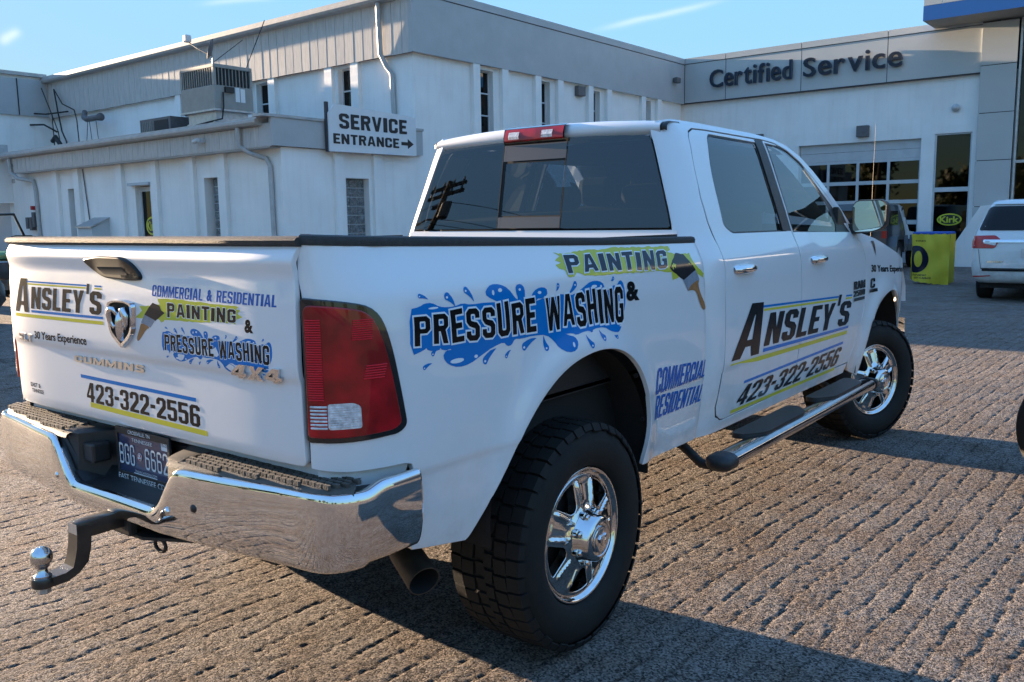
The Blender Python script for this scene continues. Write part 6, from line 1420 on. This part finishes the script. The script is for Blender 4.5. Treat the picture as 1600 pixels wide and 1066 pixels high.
# letters, each its own raised part, along the panels
lx = dict(zip(range(16), [(-12.33, -11.78), (-11.70, -11.22), (-11.13, -10.83), (-10.78, -10.46), (-10.38, -10.22), (-10.18, -9.92), (-9.86, -9.72), (-9.62, -9.14), (-9.10, -8.62)]))
def letters(word, x0, x1, zb, H):
    hh = {'C': 1.0, 'S': 1.0, 'd': 1.04, 'f': 1.04, 't': .92, 'i': 1.02}; nat = []
    for c in word:
        V, F = text2d(c, .008); nat.append(float(V[:, 0].max()-V[:, 0].min()))
    gp = .095; tot = sum(nat)+gp*(len(word)-1); x = x0; sc = (x1-x0)/tot
    for c, w in zip(word, nat):
        V, F = textgeo(c, .008); h = hh.get(c, .76)*H; ww = w*sc
        E = {}
        for f in F:
            for i in range(len(f)): E[(f[i], f[(i+1) % len(f)])] = 1
        bd = [(a, b) for (a, b) in E if (b, a) not in E]; k = len(V)
        th = .013   # a second, slightly shifted layer gives the heavy stroke
        mb = MB()
        for dx in (-.009, .009):
            mb.add([(x+v[0]*ww+dx, YC-.13-abs(dx)*.02, zb+v[1]*h) for v in V]+[(x+v[0]*ww+dx, YC-.05, zb+v[1]*h) for v in V], [tuple(f) for f in F]+[(b, a, a+k, b+k) for a, b in bd])
        C_.part('raised_letter', 'signblue', mb, fix=False)
        x += (w+gp)*sc
letters('Certified', -12.33, -9.28, 6.26, .62); letters('Service', -8.88, -5.70, 6.26, .62)
# garage door
gd = C_.part('garage_door', 'doorwhite', MB().box(-9.05, -5.11, FW+.14, FW+.17, 3.42, 3.70))
for a, b in ((3.71, 4.0), (.03, .33), (.34, .68)): C_.part('door_section', 'doorwhite', MB().box(-9.05, -5.11, FW+.14, FW+.17, a, b), gd)
cols = np.linspace(-9.05, -5.11, 5); rows = [(.78, 1.28), (1.42, 1.96), (2.08, 2.60), (2.72, 3.32)]
frm = MB()
for k in range(5): frm.box(cols[k]-.045 if k else cols[k], cols[k]+.045 if k < 4 else cols[k], FW+.13, FW+.175, .69, 3.415)
prev = .69
for a, b in rows+[(3.415, None)]:
    for k in range(4): frm.box(cols[k]+.045, cols[k+1]-.045, FW+.135, FW+.172, prev, a)
    prev = b
C_.part('door_frame_grid', 'doorwhite', frm, gd)
for a, b in rows:
    for k in range(4): C_.part('pane', 'bglass', MB().box(cols[k]+.045, cols[k+1]-.045, FW+.15, FW+.156, a, b), gd)
C_.part('bay_floor', 'pvc', MB().box(-9.3, -4.9, FW+.32, FW+6, .01, .02), gd); C_.part('bay_back_wall', 'winside', MB().box(-9.6, -3.5, FW+6, FW+6.1, 0, 4.5).box(-9.6, -9.5, FW+.31, FW+6, 0, 4.5).box(-3.55, -3.5, FW+.31, FW+6, 0, 4.5).box(-9.6, -3.5, FW+.31, FW+6, 4.45, 4.5), gd)
C_.part('stored_panel', 'sign', MB().box(-6.25, -6.0, FW+1.2, FW+1.3, 1.9, 2.9)); C_.part('stored_panel', 'sign', MB().box(-5.6, -5.45, FW+1.2, FW+1.3, 1.5, 2.4))
sw = C_.part('side_window', 'whitetrim', MB().box(-4.69, -4.64, FW+.05, FW+.12, .02, 4.10).box(-3.67, -3.62, FW+.05, FW+.12, .02, 4.10).box(-4.64, -3.67, FW+.05, FW+.12, 2.29, 2.43).box(-4.64, -3.67, FW+.05, FW+.12, 4.05, 4.10).box(-4.64, -3.67, FW+.05, FW+.12, .02, .45))
C_.part('pane', 'bglass', MB().box(-4.64, -3.67, FW+.08, FW+.086, 2.43, 4.05), sw); C_.part('pane', 'bglass', MB().box(-4.64, -3.67, FW+.08, FW+.086, .45, 2.29), sw)
C_.part('window_back', 'winside', MB().box(-4.8, -3.55, FW+.31, FW+.33, 0, 4.2), sw)
oval_sign(C_, sw, -4.16, FW+.04, 1.42, .36, .19)
C_.part('wall_light', 'pvc', MB().box(-7.08, -6.70, FW-.20, FW-.002, 4.15, 4.52, .02)); C_.part('alarm_bell', 'galv', MB().lathe([(.02, 0), (.10, -.02), (.12, -.08), (.02, -.12)], 'y', (-4.12, FW, 4.85), 14), auto=40)
C_.part('wall_light', 'pvc', MB().box(-10.6, -10.35, FW-.15, FW-.002, 4.38, 4.5))
C_.part('sloped_buttress', 'wall', MB().prism([(-3.05, 1.82), (-2.5, 1.86), (-2.5, 0), (-3.86, 0), (-3.80, .55)], 'y', YC-1.0, YC-.06))
C_.part('roof_slab', 'gutter', MB().box(-13.4, -2.5, YC+.4, YC+10, 7.0, 7.2))
# --- showroom with blue-banded canopy
SR = Bld('showroom_building', 'glass fronted showroom with a blue banded white canopy at the right edge', 'building', (0, YC, 0))
SR.part('soffit', 'hvac', MB().box(-4.78, 5.4, 26.45, YC+6, 7.29, 7.31)); SR.part('blue_band', 'bowblue', MB().box(-4.80, 5.4, 26.40, 26.45, 7.29, 7.71).box(-4.80, -4.78, 26.45, YC+6, 7.29, 7.71))
for i in range(5):
    a = -4.28+2.3*(i-1) if i else -4.80; b = -4.28+2.3*i
    SR.part('canopy_panel', 'clad', MB().box(a+.01, b-.01, 26.40, 26.45, 7.72, 8.7))
SR.part('canopy_side', 'clad', MB().box(-4.80, -4.78, 26.46, YC+6, 7.72, 8.7))
for i in range(10):
    a = -2.40+2.4*i
    SR.part('curtain_pane', 'bglass', MB().box(a+.03, a+2.37, YC+.10, YC+.11, .1, 3.08)); SR.part('curtain_pane', 'bglass', MB().box(a+.03, a+2.37, YC+.10, YC+.11, 3.16, 7.28)); SR.part('mullion', 'galv', MB().box(a-.03, a+.03, YC-.02, YC+.14, 0, 7.28))
SR.part('transom', 'galv', MB().box(-2.4, 21.6, YC+.0, YC+.13, 3.08, 3.16)); SR.part('showroom_back', 'winside', MB().box(-2.4, 24, YC+6, YC+6.1, 0, 7.28))
SR.part('side_wing', 'pvc', MB().box(9.0, 24, 15, YC-.3, 0, 3.6)); SR.part('side_wing_fascia', 'fascia', MB().box(8.6, 24, 14.6, YC-.3, 3.6, 5.5))

# ------------------------------------------------------------ other vehicles
def car_body(rings, name, m, parent): return MB().loft(rings, caps=True).build(name, m, parent, auto=45)
def small_wheel(parent, x, y, r=.36, w=.24, name='wheel'):
    t = MB().lathe([(r*.6, -w/2), (r*.93, -w/2), (r, -w*.35), (r, w*.35), (r*.93, w/2), (r*.6, w/2)], 'x', (x, y, r), 28, close=False).build(name, 'tyre', parent, auto=50)
    MB().lathe([(r*.62, w*.47), (r*.58, w*.38), (r*.2, w*.42), (.01, w*.46)], 'x', (x, y, r), 20, close=False).build('rim', 'galv', t, auto=40)
    MB().lathe([(r*.62, -w*.47), (r*.58, -w*.38), (r*.2, -w*.42), (.01, -w*.46)], 'x', (x, y, r), 20, close=False).build('rim', 'galv', t, auto=40)
# minivan seen from behind
VX, VY = .52, 15.15
van = thing('minivan', 'white minivan parked right of the yellow tyre banner, seen from behind', 'minivan', (VX, VY, 0), R(1.5))
_vz = [.34, .40, .60, .90, 1.10, 1.24, 1.45, 1.70, 1.78, 1.83]; _vW = [.90, .97, 1.0, 1.0, .99, .97, .90, .80, .76, .62]; _vB = [.12, .03, -.02, .0, .02, .10, .20, .34, .44, .62]; _vF = [4.95, 5.0, 5.0, 4.95, 4.6, 4.0, 3.5, 3.0, 2.8, 2.6]
def vcor(x, W): t = np.clip((np.abs(x)-(W-.26))/.26, 0, 1); return .20*(1-np.sqrt(np.clip(1-t*t, 0, 1)))
vb = []
for z in list(np.linspace(.34, 1.24, 13))+list(np.linspace(1.28, 1.83, 12)):
    W, B_, F_ = (float(np.interp(z, _vz, q)) for q in (_vW, _vB, _vF)); xs = W*np.sin(np.linspace(-math.pi/2, math.pi/2, 25))
    vb.append([(x, B_+float(vcor(x, W)), z) for x in xs]+[(W, 2.0, z)]+[(x, F_-float(vcor(x, W))*2.5, z) for x in xs[::-1]]+[(-W, 2.0, z)])
MB().loft(vb, closed_ring=True, caps=True).build('body', 'van', van, auto=50)
def vbk(P):
    P = np.asarray(P, float); x = P[:, 0]; z = P[:, 1]; W = np.interp(z, _vz, _vW); x = np.clip(x, -W+.002, W-.002); return np.stack([x, np.interp(z, _vz, _vB)+vcor(x, W), z], 1)
patch('rear_window', roundpoly([(-.90, 1.275, .04), (.90, 1.275, .04), (.77, 1.70, .08), (-.77, 1.70, .08)], .05), vbk, 'vanglass', van, off=.012, res=.12)
patch('rear_spoiler', roundpoly([(-.72, 1.72, .02), (.72, 1.72, .02), (.70, 1.79, .03), (-.70, 1.79, .03)], .02), vbk, 'van', van, off=.03, res=.12)
for s in (-1, 1):
    def SY(P, s=s): P = np.asarray(P, float).copy(); P[:, 0] *= s; return vbk(P)
    pp = roundpoly([(.99, 1.175, .02), (.62, 1.185, .03), (.54, 1.12, .02), (.62, .97, .03), (.99, .965, .02)], .02)
    tl2 = panel('tail_light', pp, SY, 'vanred', van, res=.08, off=.014, depth=.03, rnd=.006, sgn=s)
    patch('light_inset', roundpoly([(.60, 1.07), (.76, 1.10), (.80, 1.05), (.60, 1.01)], .02), SY, 'clearlens', tl2, off=.024, sgn=s)
patch('chrome_bar', roundpoly([(-.80, 1.065), (.80, 1.065), (.80, 1.105), (-.80, 1.105)], .015), vbk, 'chrome', van, off=.026, res=.12)
patch('gate_seam', [(-.82, .60), (.82, .60), (.82, .612), (-.82, .612)], vbk, 'dark', van, off=.008, res=.15)
for s in (-1, 1): patch('gate_seam', [(s*.88, .95), (s*.874, .95), (s*.815, .612), (s*.821, .612)], vbk, 'dark', van, off=.008, res=.15); patch('rear_reflector', roundpoly([(s*.95, .44), (s*.66, .47), (s*.66, .485), (s*.95, .465)], .005), vbk, 'vanred', van, off=.01, sgn=1)
patch('bumper_step', [(-.80, .560), (.80, .560), (.80, .598), (-.80, .598)], vbk, 'darkpaint', van, off=.010, res=.15)
decal_text('model_lettering', 'ODYSSEY', [(-.74, .71), (-.46, .71), (-.46, .735), (-.74, .735)], vbk, 'chrome', van, off=.012, bold=.02, res=.2)
patch('plate_recess', [(-.20, .80), (.20, .80), (.20, .96), (-.20, .96)], vbk, 'galv', van, off=.012, res=.15)
for x in (-.86, .86):
    for y in (.98, 3.95): small_wheel(van, x, y, .34, .235)
MB().box(-.85, .85, .25, 4.7, .24, .40).build('underbody', 'dark', van)
# grey off-roader in front of the garage door
jeep = thing('off_road_vehicle', 'dark grey boxy off-road vehicle parked in front of the garage door', 'off-roader', (-4.75, 23.0, 0), R(2))
def jr(y, zb, zt, w, wt, zs=1.15): pts = [(-w, zb), (-w, zs), (-wt, zt-.05), (-wt*.9, zt), (0, zt+.01)]; return [(x, y, z) for x, z in pts]+[(-x, y, z) for x, z in pts[::-1][1:]]
car_body([jr(0, .55, 1.86, .78, .66), jr(.03, .5, 1.90, .80, .68), jr(1.9, .5, 1.92, .80, .68), jr(2.5, .5, 1.86, .80, .66), jr(2.9, .5, 1.24, .78, .6, 1.1), jr(4.1, .5, 1.15, .72, .55, 1.05), jr(4.15, .6, 1.05, .6, .45, .9)], 'body', 'greycar', jeep)
for s in (-1, 1):
    for y in (.75, 3.45):
        ar = [(y-.58, .52), (y-.56, .72), (y-.40, .99), (y+.40, .99), (y+.58, .70), (y+.60, .52), (y+.52, .52), (y+.50, .68), (y+.36, .90), (y-.36, .90), (y-.48, .70), (y-.50, .52)]
        MB().add([(s*.78, p[0], p[1]) for p in ar]+[(s*1.0, p[0], p[1]) for p in ar], [(i, (i+1) % 12, 12+(i+1) % 12, 12+i) for i in range(12)]+[(12+i, 12+i+1, 12+10-i, 12+11-i) for i in range(5)]).build('fender_flare', 'greycar', jeep)
        small_wheel(jeep, s*.82, y, .43, .30)
MB().box(-.55, .55, -.012, -.002, 1.25, 1.72).build('rear_window', 'darkpaint', jeep)
for s in (-1, 1): MB().box(s*.802-.004, s*.802+.004, .3, 1.2, 1.3, 1.7).build('side_window', 'darkpaint', jeep); MB().box(s*.72-.07, s*.72+.07, -.03, -.002, .95, 1.15).build('tail_light', 'vanred', jeep)
spare = MB().lathe([(.15, -.1), (.35, -.12), (.40, -.05), (.40, .05), (.35, .12), (.15, .1)], 'y', (0, -.14, 1.15), 24).build('spare_wheel', 'tyre', jeep, auto=40)
MB().box(-.75, .75, -.22, -.02, .50, .70, .03).build('rear_bumper', 'blackplastic', jeep)
# dark car and green utility cart at the left edge
dcar = thing('dark_sedan', 'black car low at the far left edge behind the tailgate', 'car', (-13.9, 1.6, 0), R(4))
def dr_(y, zb, zt, w, wt, zs): pts = [(-w, zb), (-w*1.02, zs*.6), (-w, zs), (-wt, zt-.04), (0, zt)]; return [(x, y, z) for x, z in pts]+[(-x, y, z) for x, z in pts[::-1][1:]]
car_body([dr_(-2.4, .35, .75, .7, .5, .6), dr_(-2.2, .22, .95, .86, .66, .85), dr_(-1.2, .2, 1.05, .92, .72, .92), dr_(-.5, .2, 1.42, .92, .62, .95), dr_(.8, .2, 1.44, .92, .62, .95), dr_(1.6, .2, 1.05, .92, .7, .92), dr_(2.2, .22, .98, .88, .68, .85), dr_(2.4, .35, .8, .74, .5, .6)], 'body', 'darkcar', dcar)
for s in (-1, 1):
    for y in (-1.45, 1.45): small_wheel(dcar, s*.84, y, .33, .22)
    MB().add([(s*.90, -.75, .98), (s*.90, 1.3, .98), (s*.70, .75, 1.36), (s*.70, -.45, 1.34)], [(0, 1, 2, 3)]).build('side_glass', 'darkpaint', dcar)
    MB().box(s*.925-.006, s*.925+.006, -2.0, 2.0, .42, .45).build('side_moulding', 'galv', dcar); MB().box(s*.925-.006, s*.925+.006, -1.9, 1.9, .60, .615).build('side_moulding', 'galv', dcar)
cart = thing('utility_cart', 'green utility cart with a black roll cage near the left wing opening', 'utility cart', (-18.7, 5.8, 0), R(10))
MB().box(-.75, .75, -1.3, 1.3, .45, .85, .06).box(-.70, .70, -1.35, -.35, .85, 1.12, .04).build('body', 'darkcar', cart, auto=40)
MB().box(-.65, .65, .55, 1.35, .851, 1.05, .08).build('front_hood', 'green', cart, auto=40)
cg = MB()
for s in (-.62, .62): cg.tube([(s, -.4, .9), (s, -.42, 1.85), (s, .5, 1.88), (s, .85, 1.05)], .028, 8)
for y, z in ((-.42, 1.85), (.5, 1.88), (-.41, 1.3)): cg.tube([(-.62, y, z), (.62, y, z)], .028, 8)
cg.build('roll_cage', 'blackplastic', cart, smooth=True)
for s in (-1, 1):
    for y in (-.9, .95): small_wheel(cart, s*.66, y, .32, .24)
MB().box(-.5, .5, -.3, .1, .86, 1.2, .04).build('seat', 'interior', cart)

# yellow tyre banner: a cloth cover over a rack of tyres
ban = thing('tyre_banner', 'yellow fabric tyre rack cover printed with a black tyre, standing by the bay door', 'banner', (-2.40, 19.40, 0), 0)
bw = .80
def bann(P):
    P = np.asarray(P, float); x = P[:, 0]; z = P[:, 1]
    return np.stack([x, -.28+.018*np.sin(x*21+z*5)+.015*np.sin(z*9-x*7)+.02*np.sin(x*9+1)*(1.2-z), z], 1)
rows_ = []; rb_ = random.Random(4)
def outl_b():
    o = [(x, 1.14+.012*math.sin(x*40)) for x in np.linspace(bw, 0, 14)]; o += [(0+.012*math.sin(z*9), z) for z in np.linspace(1.1, .12, 10)]; o += [(x, .07-.09*x/bw+.012*math.sin(x*45)) for x in np.linspace(.05, bw, 14)]; return o
patch('front_cloth', outl_b(), bann, 'yellowfab', ban, off=0, res=.04)
MB().loft([[(0, y, z) for z in (.1, .6, 1.14)] for y in (-.28, 0, .3)]).build('side_cloth', 'yellowfab', ban); MB().loft([[(bw, y, z) for z in (.03, .6, 1.14)] for y in (-.27, 0, .3)]).build('side_cloth', 'yellowfab', ban)
MB().box(.0, bw, -.265, .3, 1.12, 1.19, .03).build('top_cloth', 'bluefab', ban)
ro = [(.05+.30*math.cos(t)*.95+.04, .57+.31*math.sin(t)) for t in np.linspace(0, 2*math.pi, 32, endpoint=False)]
ro = [(max(.012, x), z) for x, z in ro]; ri = [(.145+.085*math.cos(t), .575+.185*math.sin(t)) for t in np.linspace(0, 2*math.pi, 24, endpoint=False)]
patch('printed_tyre', ro, bann, 'd_navy', ban, off=.003, holes=[ri], res=.04)
decal_text('printed_lettering', 'TIRES', [(.06, .97), (.30, .97), (.30, 1.0), (.06, 1.0)], bann, 'd_navy', ban, off=.003, res=.1)
decal_text('printed_lettering', 'STOP AND BUY', [(.02, .19), (.33, .185), (.34, .225), (.03, .23)], bann, 'd_navy', ban, off=.003, bold=.03, res=.1)
decal_text('printed_lettering', 'GET A REBATE', [(.06, .125), (.44, .12), (.45, .16), (.07, .165)], bann, 'd_navy', ban, off=.003, bold=.03, res=.1)

# black tyre just entering at the right edge
lt = thing('loose_tyre', 'black tyre cut off by the right edge of the picture beside the front wheel shadow', 'tyre', (2.24, 3.10, 0), R(60))
MB().lathe([(.20, -.11), (.30, -.125), (.335, -.09), (.345, 0), (.335, .09), (.30, .125), (.20, .11)], 'x', (0, 0, .345), 40, close=False).build('casing', 'tyre', lt, auto=60)
MB().lathe([(.20, -.11), (.19, 0), (.20, .11)], 'x', (0, 0, .345), 40, close=False).build('inner_liner', 'tyre', lt, smooth=True)

# ------------------------------------------------------------ behind the camera: utility pole, wires, trees (seen in the glass and chrome)
pole = thing('utility_pole', 'wooden utility pole with crossarms and a transformer behind the photographer', 'utility pole', (-20.6, -18, 0))
MB().tube([(-.5, 0, 0), (.33, 0, 10.75)], [.19, .14], 10).build('pole_shaft', 'wood', pole, auto=40)
for z, w, x in ((10.55, 1.15, .33), (10.25, 1.15, .31), (9.85, .6, .29)): MB().box(-w+x, w+x, -.06, .06, z-.06, z+.06).build('crossarm', 'wood', pole)
MB().lathe([(.02, 0), (.26, .02), (.26, .55), (.18, .62), (.02, .64)], 'z', (.72, .1, 9.25), 14).build('transformer', 'pvc', pole, auto=40)
MB().tube([(.2, 0, 9.3), (-.4, 0, 9.4), (-.8, 0, 9.3)], .05, 6).lathe([(.02, 0), (.16, .05), (.02, .14)], 'z', (-.85, 0, 9.2), 8).build('lamp_arm', 'pvc', pole, auto=40)
ins = MB()
for z in (10.61, 10.31):
    for k in range(4): ins.lathe([(.05, 0), (.06, .08), (.03, .18)], 'z', (-.7+k*.66, 0, z), 8)
ins.build('insulators', 'pvc', pole)
wr = thing('overhead_wires', 'overhead power wires strung from the utility pole', 'wires', (-20.6, -18, 0))
for (x, z) in ((.25, 10.0), (.3, 9.3), (.3, 9.05), (.3, 8.85)):
    for dy in (1, -1): MB().tube([(x+t*50*dy, -t*9*dy, z-2.2*4*t*(1-t)-t*1.5) for t in np.linspace(0, 1, 9)], .012, 4, caps=False).build('wire_span', 'cable', wr)
def tree(x, y, h, w, seed, label):
    t = thing('roadside_tree', label, 'tree', (x, y, 0), 0, 'trees behind the photographer'); r = random.Random(seed)
    MB().tube([(0, 0, 0), (.1, 0, h*.35), (0, .1, h*.6)], [.28, .2, .08], 8).build('trunk', 'wood', t)
    V = []; F = []
    cl = [(r.gauss(0, w*.3), r.gauss(0, w*.3), h*r.uniform(.35, .95)) for _ in range(26)]
    for _ in range(1500):
        c = r.choice(cl); k = 1.15-c[2]/h; p = Vector(c)*1.0+Vector((r.gauss(0, .55), r.gauss(0, .55), r.gauss(0, .5))); p.x *= (.5+k); p.y *= (.5+k)
        a = Vector((r.uniform(-1, 1), r.uniform(-1, 1), r.uniform(-1, 1))).normalized(); b = a.orthogonal().normalized(); s = r.uniform(.18, .38); b_ = len(V)
        V += [p+a*s, p+b*s, p-a*s, p-b*s]; F.append((b_, b_+1, b_+2, b_+3))
    mk('crown', V, F, 'leaf', t)
rt = random.Random(11)
TL = ['broad green tree standing behind the photographer', ]
k = 0
for (x, y) in ((-62, -30), (-52, -38), (-44, -30), (-38, -44), (-30, -42), (-22, -48), (-14, -40), (-5, -46), (4, -42), (13, -48), (22, -40), (32, -44), (44, -34), (54, -20), (58, 0)):
    tree(x, y, rt.uniform(6, 10), rt.uniform(3, 5), k, 'broad green tree in the row along the road behind the photographer'); k += 1
